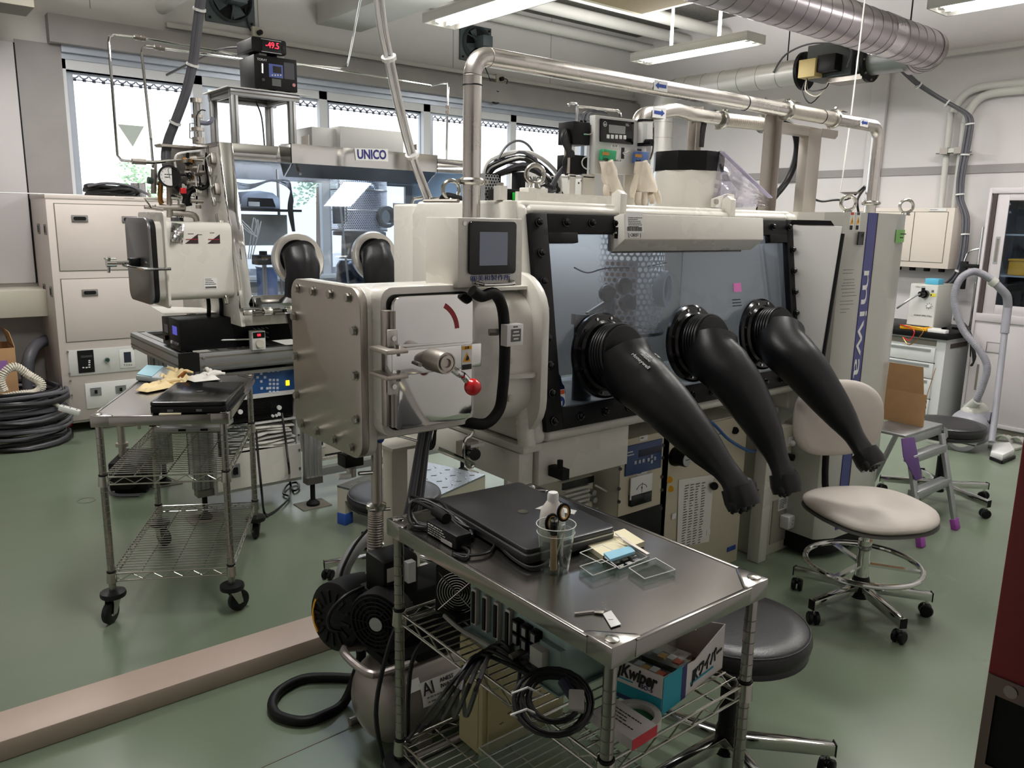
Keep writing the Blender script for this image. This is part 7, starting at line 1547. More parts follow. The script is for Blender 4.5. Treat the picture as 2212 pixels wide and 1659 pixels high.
# ================================================================== wire shelf trolleys
def trolley(lab,zs,ztop,cast):
 """steel topped trolley with wire shelves, in its own axes: short side x, long side y"""
 t=thing('wire_trolley',lab,'trolley',(0,0,0),'steel wire shelf trolleys');hx,hy=.2125,.3625
 sx,sy=hx+.02,hy+.02
 poly=[(-sx+.07,-sy),(sx-.07,-sy),(sx,-sy+.07),(sx,sy-.07),(sx-.07,sy),(-sx+.07,sy),(-sx,sy-.07),(-sx,-sy+.07)]
 obj('table_top',MB().prism([V(a,b,ztop-.004)for a,b in poly],(0,0,.004)),M['steelh'],t)
 rim=MB()
 for(a,b),(c,d)in(((-sx+.06,-sy),(sx-.06,-sy)),((sx,-sy+.06),(sx,sy-.06)),((sx-.06,sy),(-sx+.06,sy)),((-sx,sy-.06),(-sx,-sy+.06))):
  obj('edge',MB().bar((a,b,ztop-.017),(c,d,ztop-.017),.006,.036,(0,0,1)).bar((a,b,ztop),(c,d,ztop),.01,.004,(0,0,1)),M['steelh'],t,bev=.0015)
 ph=MB().lathe([(.0127,0),(.0127,1)],n=14)
 for a in(-1,1):
  for b in(-1,1):
   x,y=a*hx,b*hy;X,Y=a*(sx+.002),b*(sy+.002);k=.075
   o=obj('corner',MB().prism([V(X,Y,0),V(X-a*k,Y,0),V(X-a*k,Y-b*.012,0),V(X-a*.012,Y-b*k,0),V(X,Y-b*k,0)],(0,0,.042)),M['steelh'],t,bev=.003)
   for v in o.data.vertices:v.co.z+=ztop-.038
   obj('corner_cap',MB().lathe([(.0145,0),(.0135,.003),(.008,.005),(0,.0055)],(x,y,ztop+.0035),n=18),M['chromed'],o)
   p=obj('post',MB().cyl((x,y,cast),(x,y,ztop-.03),.0127,n=16),M['steelh'],t)
   g=MB();zz=cast+.03;n_=0
   parts('groove',MB().ring((0,0,-.001),(0,0,1),.0131,.0124,.002,14),M['dgrey'],p,[(x,y,cast+.03+.0254*i)for i in range(int((ztop-.07-cast)/.0254))])
   obj('bumper',MB().lathe([(.01,0),(.044,.002),(.046,.01),(.044,.02),(.012,.024)],(x,y,cast-.025),n=22),M['rubber'],t)
   an_=(a*1.3+b*.6);d=V(math.cos(an_),math.sin(an_),0);s=d.cross(V(0,0,1));w=V(x,y,0)+d*.024
   c=obj('caster_wheel',MB().lathe([(.012,-.013),(.034,-.0135),(.041,-.009),(.043,0),(.041,.009),(.034,.0135),(.012,.013)],w+V(0,0,.043),s,26),M['rubber'],t)
   obj('wheel_hub',MB().lathe([(0,-.015),(.027,-.011),(.027,.011),(0,.015)],w+V(0,0,.043),s,20),M['chromed'],c)
   for q in(-1,1):obj('caster_fork',MB().prism([V(x,y,cast-.022)+s*q*.018-d*.022,V(x,y,cast-.022)+s*q*.018+d*.022,w+V(0,0,.036)+s*q*.018+d*.01,w+V(0,0,.036)+s*q*.018-d*.012],s*q*.002),M['chromed'],c)
 for z in zs:
  sh=obj('wire_shelf',MB().tube([V(-hx,-hy,z),V(hx,-hy,z)],.0032,6),M['chromed'],t)
  for(a,b),(c,d)in(((-1,-1),(1,-1)),((1,-1),(1,1)),((1,1),(-1,1)),((-1,1),(-1,-1))):
   A,B=V(a*hx,b*hy,0),V(c*hx,d*hy,0)
   for h in(0,-.028):obj('shelf_rod',MB().cyl(A+V(0,0,z+h),B+V(0,0,z+h),.0032,n=8),M['chromed'],sh)
   n_=int((B-A).length/.034);zg=[]
   for i in range(n_+1):zg.append(A+(B-A)*i/n_+V(0,0,z-.003-(.022 if i%2 else 0)))
   obj('zigzag_wire',MB().tube(zg,.0022,5),M['chromed'],sh)
  parts('cross_wire',MB().cyl((-hx,0,.0),(hx,0,.0),.002,n=6),M['chromed'],sh,[(0,-hy+.0254*i,z+.004)for i in range(1,29)])
  for x in(-.11,0,.11):obj('brace_wire',MB().cyl((x,-hy,z-.001),(x,hy,z-.001),.0025,n=6),M['chromed'],sh)
  for a in(-1,1):
   for b in(-1,1):
    cz_=obj('collar',MB().lathe([(.0135,-.034),(.019,-.033),(.0165,.006),(.0135,.008)],(a*hx,b*hy,z),n=16),M['chromed'],sh)
    obj('collar_ring',MB().torus((a*hx,b*hy,z+.01),(0,0,1),.0145,.0025,16,6),M['blackm'],cz_)
 return t
def laptop(lab,W,D,m,zb,H=.03,logo=True):
 t=thing('laptop',lab,'laptop',(0,0,0),'closed laptops')
 obj('base',MB().prism([V(a,b,.004)for a,b in rrect(W,D,.012,3)],(0,0,H*.55)),M['blackm']if m is M['blackg']else mat('laptop_base',(60,60,62),.45),t,bev=.003)
 l=obj('lid',MB().prism([V(a,b,H*.6+.004)for a,b in rrect(W,D,.014,3)],(0,0,H*.36)),m,t,bev=.003)
 if logo:obj('logo',MB().lathe([(.0,0),(.012,0),(.013,.0004),(0,.0006)],(0,-.0,H+.0031),n=22),M['chromed'],l)
 if m is not M['blackg']:obj('silver_trim',MB().prism([V(a,b,H*.53+.004)for a,b in rrect(W+.002,D+.002,.014,3)],(0,0,H*.1)),M['alu'],t)
 for i,x in enumerate((-.12,-.08,-.05)if m is not M['blackg']else(-.06,.04)):obj('port',MB().box((x-.012,-D/2-.0012,.009),(x+.008,-D/2+.001,.017)),M['ink']if m is not M['blackg']else M['cableg'],t)
 for x in(-.12,.12):obj('foot',MB().box((x-.02,-D*.4,0),(x+.02,D*.4,.005)),M['rubber'],t)
 for x in(-W*.36,W*.36):obj('hinge',MB().cyl((x-.02,D/2+.001,H*.6),(x+.02,D/2+.001,H*.6),.005,n=10),M['alu'],t)
 return t
 # ---- near trolley
T2=trolley('near wire trolley with laptop, cup and keys on its brushed steel top',(.53,.165),.774,.12)
C2=V(1.18,1.256,0);place(T2,C2,0)
zt2=.7755
A_,B_=at(1165,1197,z=zt2+.03),at(1312,1138,z=zt2+.03)
c1,c2_=at(958,1078,z=zt2+.03),at(1142,1047,z=zt2+.03)
lp2=laptop('closed dark grey laptop with silver edge on the near trolley top',.385,.255,mat('laptop_grey',(64,64,66),.32,.5,noise=.03),zt2,.036)
ctr=(A_+B_+c1+c2_)/4;ang_=math.atan2((A_-c1).y,(A_-c1).x)
place(lp2,V(ctr.x-.015,ctr.y,zt2),ang_)
# cup with things in it
cc=at(1212,1236,z=zt2);cu_=V(cc.x,cc.y+.02,zt2)
CUP=thing('clear_cup','clear plastic cup holding scissors and pens on the near trolley','cup',cu_)
obj('cup_wall',MB().lathe([(0,.0005),(.03,.0005),(.0415,.098),(.0425,.102),(.041,.102),(.04,.097),(.0288,.003),(0,.003)],cu_,n=32),M['acry'],CUP,ang=40)
obj('cup_rim',MB().torus(cu_+V(0,0,.102),(0,0,1),.0418,.0009,32,6),M['label'],CUP)
obj('cup_ring',MB().torus(cu_+V(0,0,.085),(0,0,1),.0405,.0006,32,6),M['label'],CUP)
def stick(nm,lab,cat,a,b,r,m,n=10):return single(nm,MB().cyl(cu_+Vector(a),cu_+Vector(b),r,n=n),m,lab,cat)
sc_=thing('scissors','pair of scissors with gold rimmed black handles standing in the cup','scissors',cu_+V(.006,0,.006))
for s in(-1,1):
 obj('blade',MB().prism([cu_+V(.004+.006*s,.002*s,.006),cu_+V(.01+.004*s,.002*s,.006),cu_+V(.016-.008*s,.002*s,.095),cu_+V(.008-.008*s,.002*s,.095)],(0,.0015,0)),M['chrome'],sc_)
 c=cu_+V(.004+.0165*s,.0,.115+.008*s);obj('handle',MB().tube([c+V(.012*math.cos(a),-.004*math.cos(a),.018*math.sin(a))for a in[k*PI/9 for k in range(18)]],.0035,8,closed=True),M['black'],sc_);obj('handle_lining',MB().tube([c+V(.009*math.cos(a),-.003*math.cos(a)-.002,.0145*math.sin(a))for a in[k*PI/9 for k in range(18)]],.0018,6,closed=True),mat('lining_gold',(206,160,80),.4),sc_)
kn_=thing('utility_knife','tan barrelled utility knife with a black cap standing in the cup','knife',cu_+V(-.012,-.008,.005));obj('barrel',MB().cyl(cu_+V(-.011,-.008,.005),cu_+V(-.015,-.01,.085),.0075,n=12),mat('barrel_tan',(206,176,140),.4),kn_);obj('cap',MB().cyl(cu_+V(-.015,-.01,.085),cu_+V(-.016,-.011,.115),.0082,n=12),M['blackg'],kn_);obj('cap_band',MB().cyl(cu_+V(-.016,-.011,.115),cu_+V(-.0162,-.0112,.121),.0075,n=12),M['chrome'],kn_)
stick('tweezers','thin steel tweezers leaning in the cup','tweezers',(-.008,.008,.005),(.026,.012,.14),.0022,M['chrome']);stick('pen','dark pen leaning in the cup','pen',(.014,-.008,.005),(-.004,.006,.09),.004,M['cableg']);stick('swab','thin pale stick crossing in the cup','stick',(-.014,-.004,.005),(.018,-.01,.088),.002,M['cablew'])
bt=thing('squeeze_bottle','white translucent squeeze bottle behind the cup on the near trolley','bottle',cu_+V(.012,.055,0));bo=cu_+V(.045,.062,0)
obj('bottle_body',MB().lathe([(0,0),(.027,0),(.029,.004),(.029,.08),(.026,.105),(.015,.122),(.0125,.126)],bo,n=26),mat('bottle_white',(214,210,204),.45),bt,ang=50);obj('bottle_cap',MB().lathe([(.0125,.126),(.0125,.14),(.0105,.145),(0,.145)],bo,n=20),M['white'],bt)
# note pads
def flat(nm,lab,cat,quad,z,th,m):return single(nm,MB().prism([at(*q,z=z)for q in quad],(0,0,th)),m,lab,cat)
flat('note_pad','cream sticky note pad beside the grey laptop','note pad',((1258,1180),(1348,1152),(1392,1180),(1302,1212)),zt2,.012,mat('pad_cream',(232,224,192),.8))
flat('note_pad','small blue sticky note strip in front of the cream pad','note pad',((1304,1200),(1360,1184),(1372,1196),(1318,1214)),zt2+.012,.006,mat('pad_blue',(150,200,222),.8))
tw=thing('tweezers','white handled fine tweezers lying across the note pads','tweezers',at(1360,1190,z=zt2+.02));a,b,c_=at(1400,1200,z=zt2+.014),at(1350,1168,z=zt2+.02),at(1330,1152,z=zt2+.022)
obj('arm',MB().bar(a,b,.011,.003,(0,0,1)).bar(b,c_,.003,.002),M['white'],tw);obj('arm',MB().bar(a+V(0,0,.003),b+V(-.006,.004,.006),.009,.002,(0,0,1)).bar(b+V(-.006,.004,.006),at(1325,1158,z=zt2+.026),.002,.002),M['steel'],tw)
# clear plastic cases
def case(quad,z,lab,items=0):
 P=[at(*q,z=z)for q in quad];t=thing('clear_case',lab,'plastic case',sum(P,V(0,0,0))/4,'clear plastic cases');h=.012
 obj('case_floor',MB().prism(P,(0,0,.0016)),M['acry'],t)
 for i in range(4):a,b=P[i],P[(i+1)%4];obj('case_side',MB().bar(a+V(0,0,h/2),b+V(0,0,h/2),.0018,h,(0,0,1)),M['acry'],t)
 e=MB()
 for i in range(4):obj('case_edge',MB().tube([P[i]+V(0,0,h),P[(i+1)%4]+V(0,0,h)],.0011,5),M['label'],t)
 for i in range(items):
  u=.25+.5*(i%3)/2;v=.3+.4*(i//3);c=(P[0]*(1-u)+P[1]*u)*(1-v)+(P[3]*(1-u)+P[2]*u)*v;d=(P[1]-P[0]).normalized();s=V(0,0,1).cross(d);lines(3,c+V(0,0,.002)-d*.008+s*.006,d,s,.018,.005,M['label'],t,seed=i,h=.6)
case(((1252,1205),(1300,1188),(1345,1210),(1297,1228)),zt2,'clear plastic case at the back left of the row beside the cup')
case(((1306,1215),(1372,1190),(1402,1212),(1338,1240)),zt2,'clear plastic case filled with tiny printed pieces, middle of the row',6)
case(((1252,1235),(1300,1220),(1330,1237),(1280,1255)),zt2,'clear plastic case nearest the cup foot')
case(((1358,1238),(1416,1217),(1458,1242),(1392,1262)),zt2,'empty clear plastic case lid, rightmost of the row')
# keys with a tag
KY=thing('key','small key on a wire ring lying on the near trolley top','key',at(1280,1327,z=zt2));a,b=at(1241,1327,z=zt2),at(1284,1322,z=zt2);c_=at(1304,1325,z=zt2)
obj('key_blade',MB().bar(a+V(0,0,.0015),b+V(0,0,.0015),.006,.0024,(0,0,1)),M['steeld'],KY);obj('key_bow',MB().bar(b+V(0,0,.0018),c_+V(0,0,.0018),.013,.003,(0,0,1)),M['steeld'],KY,bev=.001)
rc=at(1306,1318,z=zt2)+V(0,0,.009);obj('key_ring',MB().torus(rc,(.6,-.5,.5),.0095,.0006,24,5),M['chrome'],KY)
T_=thing('key_tag','white plastic key tag lying beside the key','tag',at(1322,1338,z=zt2));tp4=[at(*q,z=zt2)for q in((1302,1327),(1320,1320),(1342,1350),(1320,1357))]
obj('tag_plate',MB().prism(tp4,(0,0,.002)),M['white'],T_,bev=.0008);lines(1,at(1314,1338,z=zt2+.0024),(.8,-.6,0),(.6,.8,0),.016,.004,M['grey'],T_)
# power adapter with its looped cord
AD=thing('power_adapter','black laptop power adapter with a white label on the near trolley corner','adapter',at(955,1185,z=zt2));a,b=at(920,1152,z=zt2),at(985,1190,z=zt2);d=(b-a).normalized();s=V(0,0,1).cross(d)
obj('adapter_body',MB().obox((a+b)/2+s*.022+V(0,0,.017),((b-a).length,.044,.034),(d,s,V(0,0,1))),M['black'],AD,bev=.005)
lines(5,a-s*.0004+d*.01+V(0,0,.028),d,(0,0,1),(b-a).length*.8,.0055,M['label'],AD,seed=7,cap=.001)
obj('adapter_label',MB().obox(a+d*(b-a).length*.7-s*.0004+V(0,0,.007),(.045,.001,.009),(d,s,V(0,0,1))),M['label'],AD)
ring=[(990,1178),(1012,1190),(1005,1205),(980,1196),(1020,1200),(1060,1190),(1072,1160),(1060,1150),(1072,1170),(1100,1200),(1140,1225),(1172,1222),(1185,1210)]
obj('dc_cord',MB().tube([at(p[0],p[1],z=zt2+.006)for p in ring],.0035,7,sm=5),M['cable'],AD)
R=random.Random(9)
for i in range(5):obj('cord_loop',MB().tube([at(890+R.uniform(-10,30),1130+R.uniform(-8,8),z=zt2+.01),at(905+R.uniform(-20,10),1075+R.uniform(-12,12),z=zt2+.05),at(950,1098+R.uniform(-14,14),z=zt2+.04),at(985,1128+R.uniform(-10,10),z=zt2+.03),at(1020+R.uniform(-6,12),1155+R.uniform(-8,8),z=zt2+.01),at(970,1142,z=zt2+.012)],.0042,7,sm=5,closed=True),M['cable'],AD)
obj('hook_strap',MB().cyl(at(940,1105,z=zt2+.04),at(965,1120,z=zt2+.045),.012,n=12),M['blackm'],AD)
flat('silver_card','thin pale card tucked at the back edge of the grey laptop','card',((1156,1100),(1240,1112),(1246,1104),(1180,1090)),zt2+.0385,.0016,M['mgrey'])
# ---- near trolley, middle shelf
zm=.5365
CH=thing('motor_driver','pale green metal driver chassis with rows of connectors on the middle shelf','driver',(1.2,1.25,zm));tm2=mat('zinc_green',(146,168,164),.4,.55,noise=.04,scale=8)
hxa,hya,hyb=1.05,1.1,1.43
obj('chassis',MB().box((hxa,hya,zm),(1.34,hyb,zm+.125)),tm2,CH,bev=.002);obj('chassis_foot',MB().box((hxa-.02,hya-.01,zm),(1.34,hyb+.01,zm+.004)),tm2,CH)
obj('front_tab',MB().box((hxa-.015,hya-.004,zm+.004),(hxa,hya+.06,zm+.1)),tm2,CH)
for i in range(4):y=hyb-.03-i*.042;o=obj('connector',MB().box((hxa-.012,y-.008,zm+.03),(hxa,y+.008,zm+.12)),M['mgrey'],CH,bev=.001);obj('connector_core',MB().box((hxa-.016,y-.0045,zm+.036),(hxa-.012,y+.0045,zm+.114)),M['blackm'],o)
for i in range(3):
 y=hya+.14-i*.03
 for k in(0,1):o=obj('jack',MB().box((hxa-.02,y-.011,zm+.055+k*.03),(hxa,y+.011,zm+.08+k*.03)),M['black'],CH,bev=.001);obj('jack_face',MB().box((hxa-.021,y-.008,zm+.058+k*.03),(hxa-.0195,y+.004,zm+.076+k*.03)),M['alu'],o)
o=obj('white_connector',MB().box((hxa-.035,hya+.03,zm+.05),(hxa,hya+.07,zm+.09)),M['mgrey'],CH,bev=.002)
for i,(y,z)in enumerate(((1.2,.03),(1.17,.025),(1.14,.035),(1.22,.045))):obj('bnc_plug',MB().cyl((hxa,y,zm+z),(hxa-.045,y,zm+z-.004),.008,n=10),M['steel'],CH)
lines(5,V(1.1,hyb-.0,zm+.1),(1,0,0),(0,0,1),.05,.01,M['dgrey'],CH,seed=5)
R=random.Random(21)
for i in range(5):
 y=1.21-.02*i;e=[(1000,1440),(985,1490),(960,1530),(905,1580),(880,1600)][i%5]
 obj('lead',MB().tube([V(hxa-.04,y,zm+.03),at(1098-14*i,1378+9*i,z=zm+.035),at(1058-16*i,1415+10*i,z=zm+.02),at(1035-20*i,1470+8*i,y=.98+.08*i),at(1005-24*i,1545+4*i,y=1.15+.1*i),at(*e,y=1.45)],.0048,7,sm=5),M['cable'],CH)
for k,pth in enumerate((((985,1285),(905,1330),(862,1345),(832,1425),(812,1540),(830,1655)),((1000,1330),(930,1372),(893,1420),(882,1500),(880,1590),(868,1655)))):obj('lead',MB().tube([at(*q,y=1.67-.0*k)for q in pth],.0062,7,sm=5),M['cable'],CH)
obj('lead',MB().tube([V(hxa-.03,1.15,zm+.05),at(1130,1420,z=zm+.02),at(1122,1460,z=zm+.01),at(1118,1500,z=zm+.01)],.0045,7,sm=5),M['cableg'],CH)
FG=thing('cooling_fan','black cooling fan with a round wire finger guard on the middle shelf','fan',(1.12,1.53,zm));fc=at(988,1281,y=1.5);fd=V(-.75,-.62,.05).normalized();fx,fy,fz=frame(fd)
obj('fan_body',MB().obox(fc-fd*.035,(.12,.12,.05),(fx,fy,fz)),M['blackm'],FG,bev=.004)
for i in range(1,9):obj('guard_ring',MB().torus(fc+fd*.0,fd,.0065*i,.001,28,5),M['chrome'],FG)
for a in(PI/4,3*PI/4):u=fx*math.cos(a)+fy*math.sin(a);obj('guard_spoke',MB().cyl(fc-u*.068+fd*.002,fc+u*.068+fd*.002,.0014,n=6),M['chrome'],FG)
obj('fan_foot',MB().box((fc.x-.02,fc.y-.02,zm),(fc.x+.06,fc.y+.06,fc.z-.05)),M['blackm'],FG)
single('grey_ribbon_cable',MB().tube([at(960,1330,z=zm+.01),at(995,1360,z=zm+.012),at(1040,1385,z=zm+.008),at(1090,1415,z=zm+.008),at(1140,1440,z=zm+.008),at(1195,1452,z=zm+.012)],.0055,7,sm=5),mat('cable_pale',(150,148,142),.5),'pale grey cable wandering over the middle shelf wires','cable')
cp=at(1200,1560,z=zm);cl=thing('cable_coil','black coiled power cord bound with white ties on the middle shelf','cord',V(cp.x,cp.y,zm));R=random.Random(2)
cq=at(1195,1515,z=zm+.05);cn=V(-.38,-.42,.82).normalized();ux,uy,uz=frame(cn)
for i in range(8):q=.068-.0062*(i%4)-.001*i;obj('loop',MB().tube([cq+uz*(.004*i-.014)+ux*.004*math.sin(3*i)+uy*.006*math.cos(2*i)+ux*q*math.cos(a)*1.15+uy*q*math.sin(a)for a in[k*2*PI/22 for k in range(22)]],.0036,7,closed=True),M['cable'],cl)
pg=at(1245,1515,z=zm+.06);o=obj('plug',MB().obox(pg,(.03,.04,.022),(ux,uy,uz)),M['mgrey'],cl,bev=.003);obj('plug_neck',MB().cyl(at(1215,1470,z=zm+.08),pg,.011,n=10),mat('plug_navy',(34,38,60),.5),cl)
for s in(-.5,.2):c=cq+ux*-.05+uy*s*.06;obj('white_tie',MB().tube([c+uz*.03,c+ux*-.03+uz*.0,c-uz*.03,c+ux*.03],.0024,6,closed=True),M['white'],cl)
# wipes carton with printed faces
WB=thing('wipes_carton','torn open white and teal wipes carton with lettering on the middle shelf','carton',at(1440,1480,z=zm));wa,wb_,wc=at(1325,1500,z=zm),at(1428,1545,z=zm),at(1560,1443,z=zm)
ux=(wb_-wa);uy=(wc-wb_);W_,D_=ux.length,uy.length;ux.normalize();uy.normalize();H_=.085;wd=wa+uy*D_;nx=V(ux.y,-ux.x,0);ny=V(uy.y,-uy.x,0)
wm,wt_,wn=mat('carton_white',(214,210,206),.6),mat('carton_teal',(30,150,168),.55),mat('carton_navy',(36,42,96),.55)
def face(P,u,n,x0,x1,z0,z1,m,nm='print',d=.0006):return obj(nm,MB().obox(P+u*(x0+x1)/2+V(0,0,(z0+z1)/2)+n*(d+.0008),(x1-x0,.0006,z1-z0),(u,n,V(0,0,1))),m,WB)
obj('panel',MB().bar(wa+V(0,0,H_/2),wb_+V(0,0,H_/2),.002,H_,(0,0,1)),wm,WB)
obj('panel',MB().prism([wb_,wc,wc+V(0,0,H_*1.25),wb_+uy*D_*.62+V(0,0,H_*.93),wb_+uy*D_*.5+V(0,0,H_*.82),wb_+V(0,0,H_*.97)],-ny*.002 if ny.dot(ux)>0 else ny*.002),wm,WB)
obj('panel',MB().prism([wc,wd,wd+V(0,0,H_),wd+(wc-wd)*.4+V(0,0,H_*.8),wd+(wc-wd)*.6+V(0,0,H_*1.15),wc+V(0,0,H_*1.25)],-uy*.002),wm,WB);obj('panel',MB().bar(wa+V(0,0,H_*.48),wd+V(0,0,H_*.48),.002,H_*.9,(0,0,1)),wm,WB);obj('floor_panel',MB().prism([wa,wb_,wc,wd],(0,0,.002)),M['card'],WB)
n1=nx if nx.dot(EYE-wa)>0 else-nx;n2=ny if ny.dot(EYE-wb_)>0 else-ny
face(wa,ux,n1,0,W_,0,H_*.42,wt_);face(wa,ux,n1,0,W_,H_*.03,H_*.12,wn,d=.001);face(wb_,uy,n2,0,D_*.28,0,H_*.96,wt_);face(wb_,uy,n2,D_*.28,D_*.36,0,H_*.9,wn);face(wa,ux,n1,W_*.05,W_*.4,H_*.52,H_*.56,wt_)
text('JKwiper',.04,wa+ux*W_*.47+V(0,0,H_*.76)+n1*.0022,ux,(0,0,1),M['ink'],WB,width=W_*.86,shear=.25,bold=.0012);text('ISO-5',.013,wa+ux*W_*.68+V(0,0,H_*.53)+n1*.0022,ux,(0,0,1),mat('carton_navy',(0,0,0)),WB)
text('JKワイパー',.036,wb_+uy*D_*.7+V(0,0,H_*.5)+n2*.0016,uy+V(0,0,.12),(0,0,1),M['ink'],WB,width=D_*.52,shear=.25,bold=.001);face(wb_,uy,n2,D_*.44,D_*.82,H_*.24,H_*.29,wt_)
for i,(u,v,lab,m)in enumerate(((.3,.15,'clear case of small parts in the carton, nearest the lettered front',M['acry']),(.32,.42,'clear lidded box in the middle of the carton',M['acry']))):
 c=wa+ux*W_*.5+uy*D_*v+V(0,0,H_*.84);t=thing('parts_box',lab,'plastic case',c);obj('box_lid',MB().obox(c,(W_*.8,D_*.2,.014),(ux,uy,V(0,0,1))),m,t);obj('box_body',MB().obox(c-V(0,0,.04),(W_*.78,D_*.19,.06),(ux,uy,V(0,0,1))),mat('box_grey',(92,92,92),.4),t)
 for k,col in enumerate(((214,100,70),(226,224,220),(200,160,90),(180,190,190))):obj('small_part',MB().obox(c+ux*W_*(.25-.16*k)+uy*.006*(k%2)+V(0,0,-.008),(.016,.02,.005),(ux,uy,V(0,0,1))),mat('part%d'%k,col,.5),t)
 # tape dispenser pack
TP=thing('tape_pack','round tape pack with a printed white and red box end on the middle shelf','tape',at(1370,1580,z=zm));tc=at(1375,1560,z=zm)
obj('tape_ring',MB().ring(tc,(0,0,1),.048,.034,.02,36),M['mgrey'],TP);obj('green_core',MB().ring(tc+V(0,0,.001),(0,0,1),.034,.022,.006,30),mat('core_green',(40,110,70),.5),TP)
q=[at(*p,z=zm)for p in((1275,1560),(1330,1530),(1418,1588),(1365,1622))];obj('box_end',MB().prism(q,(0,0,.022)),wm,TP);obj('red_end',MB().prism([q[2],q[3],q[3]+V(0,0,.022),q[2]+V(0,0,.022)],(q[2]-q[1]).normalized()*.001),mat('end_red',(196,40,56),.5),TP)
dq_=(q[2]-q[1]).normalized();lines(4,q[1]*.7+q[0]*.3+V(0,0,.0228)+dq_*.02,dq_,(q[1]-q[0]).normalized(),.07,.009,M['ink'],TP,seed=12,h=.22)
# ---- lower shelf
zl=.1715
PCB=thing('computer','old beige desktop computer standing under the near trolley chassis','computer',(1.25,1.4,zl));a=at(1010,1595,z=zl)
obj('case',MB().box((1.09,1.43,zl+.001),(1.37,1.53,.47)),mat('pc_beige',(178,168,128),.55,noise=.04,scale=8),PCB,bev=.004);obj('side_panel',MB().box((1.088,1.445,zl+.02),(1.09,1.52,.455)),mat('pc_beige',(0,0,0)),PCB,bev=.0008)
for i in range(6):obj('scuff',MB().bar(V(1.14+.025*i,1.4215,.25+.02*(i%3)),V(1.152+.025*i,1.4215,.252+.02*(i%3)),.002,.001),M['ink'],PCB)
obj('front_bezel',MB().box((1.105,1.422,zl+.02),(1.355,1.43,.455)),mat('pc_beige',(0,0,0)),PCB,bev=.002)
AB=thing('acrylic_box','clear acrylic tray on the bottom shelf of the near trolley','tray',(1.12,1.05,zl));q=[V(1.06,1.4,zl),V(1.36,1.4,zl),V(1.36,1.14,zl),V(1.06,1.14,zl)]
obj('tray_floor',MB().prism(q,(0,0,.003)),M['acry'],AB)
for i in range(4):obj('tray_side',MB().bar(q[i]+V(0,0,.03),q[(i+1)%4]+V(0,0,.03),.004,.06,(0,0,1)),M['acry'],AB);obj('tray_edge',MB().tube([q[i]+V(0,0,.06),q[(i+1)%4]+V(0,0,.06)],.002,6),M['mgrey'],AB)
# ---- far trolley
T1=trolley('wire trolley at left with a black laptop and latex gloves on its steel top',(.56,.185),.79,.12)
th1=-28.4*PI/180;C1=V(.972,3.306,0);place(T1,C1,th1)
z1_=.7915;lA,lB,lC,lD=[at(*q,z=z1_+.03)for q in((328,886),(490,884),(380,826),(522,826))]
lp1=laptop('closed glossy black laptop on the left trolley',.265,.37,M['blackg'],z1_,.042);ctr=(lA+lB+lC+lD)/4;ang1=math.atan2((lB-lA).y,(lB-lA).x);place(lp1,V(ctr.x,ctr.y,z1_),ang1)
flat('beige_pad','thin cream pad under the near edge of the black laptop','note pad',((343,897),(391,895),(393,890),(348,891)),z1_,.004,mat('pad_cream',(0,0,0)))
obj('laptop_cord',MB().tube([V(.16,.06,.015),V(.2,.05,.02),V(.24,.02,0),V(.25,-.02,-.1),V(.26,-.05,-.3),V(.26,-.02,-.55),V(.28,.03,-.7)],.004,6,sm=4),M['cableg'],lp1)
lt=mat('latex',(226,204,156),.55,noise=.05,scale=20)
def crumple(nm,lab,quad,z,h,m,seed,fingers=4):
 R=random.Random(seed);t=thing(nm,lab,'glove',at(*quad[0],z=z));n=12;g=[];P=[at(*q,z=z)for q in quad]
 ph=[R.uniform(0,6)for _ in range(6)]
 for i in range(n+1):
  row=[]
  for j in range(n+1):
   u,v=i/n,j/n;c=(P[0]*(1-u)+P[1]*u)*(1-v)+(P[3]*(1-u)+P[2]*u)*v;e=math.sin(PI*u)**.5*math.sin(PI*v)**.5
   row.append(c+V(0,0,.004+h*e*(.55+.25*math.sin(7*u+ph[0])+.25*math.sin(9*v+4*u+ph[1])+.12*math.sin(17*u-6*v+ph[2]))))
  g.append(row)
 o=obj('palm',MB().sheet(g,.002),m,t,ang=70);ce=(P[0]+P[1]+P[2]+P[3])/4
 for k in range(fingers):
  a=P[1]*(1-k/fingers)+P[2]*(k/fingers);d=(a-ce).normalized();d=(d+V(R.uniform(-.5,.5),R.uniform(-.5,.5),0)).normalized();b=a-d*.03+V(0,0,.012);obj('finger',MB().tube([b,b+d*.03+V(0,0,.012),b+d*.065+V(0,0,R.uniform(-.004,.012))],.008,9,sm=4,rr=[.0095,.009,.007]),m,o,ang=70)
 return t
crumple('latex_glove','crumpled cream latex glove behind the black laptop, left one',((292,846),(352,822),(378,838),(318,850)),z1_,.03,lt,1);crumple('latex_glove','crumpled cream latex glove heaped beside the laptop top edge',((340,838),(372,808),(412,815),(392,836)),z1_,.045,lt,5)
crumple('white_glove','crumpled white glove behind the black laptop on the left trolley',((398,820),(448,808),(476,822),(420,828)),z1_,.025,M['paper'],3)
gb=thing('tissue_box','clear lidded box with a pale blue card at the far left of the trolley top','box',at(330,815,z=z1_));q=[at(*p,z=z1_)for p in((294,822),(318,800),(378,804),(352,828))];obj('box_body',MB().prism(q,(0,0,.022)),mat('clear_box',(170,178,180),.2,noise=.1),gb,bev=.003);q2=[p+V(0,0,.0225)for p in q];obj('blue_card',MB().prism([q2[0]*.9+q2[1]*.1,q2[1],q2[2]*.6+q2[1]*.4,q2[3]*.6+q2[0]*.4],(0,0,.003)),mat('card_blue',(166,208,222),.7),gb)
ws_=mat('clip_wood',(176,118,60),.6);wc_=thing('wooden_clips','brown wooden clip standing among the gloves on the left trolley','clip',at(390,815,z=z1_+.02))
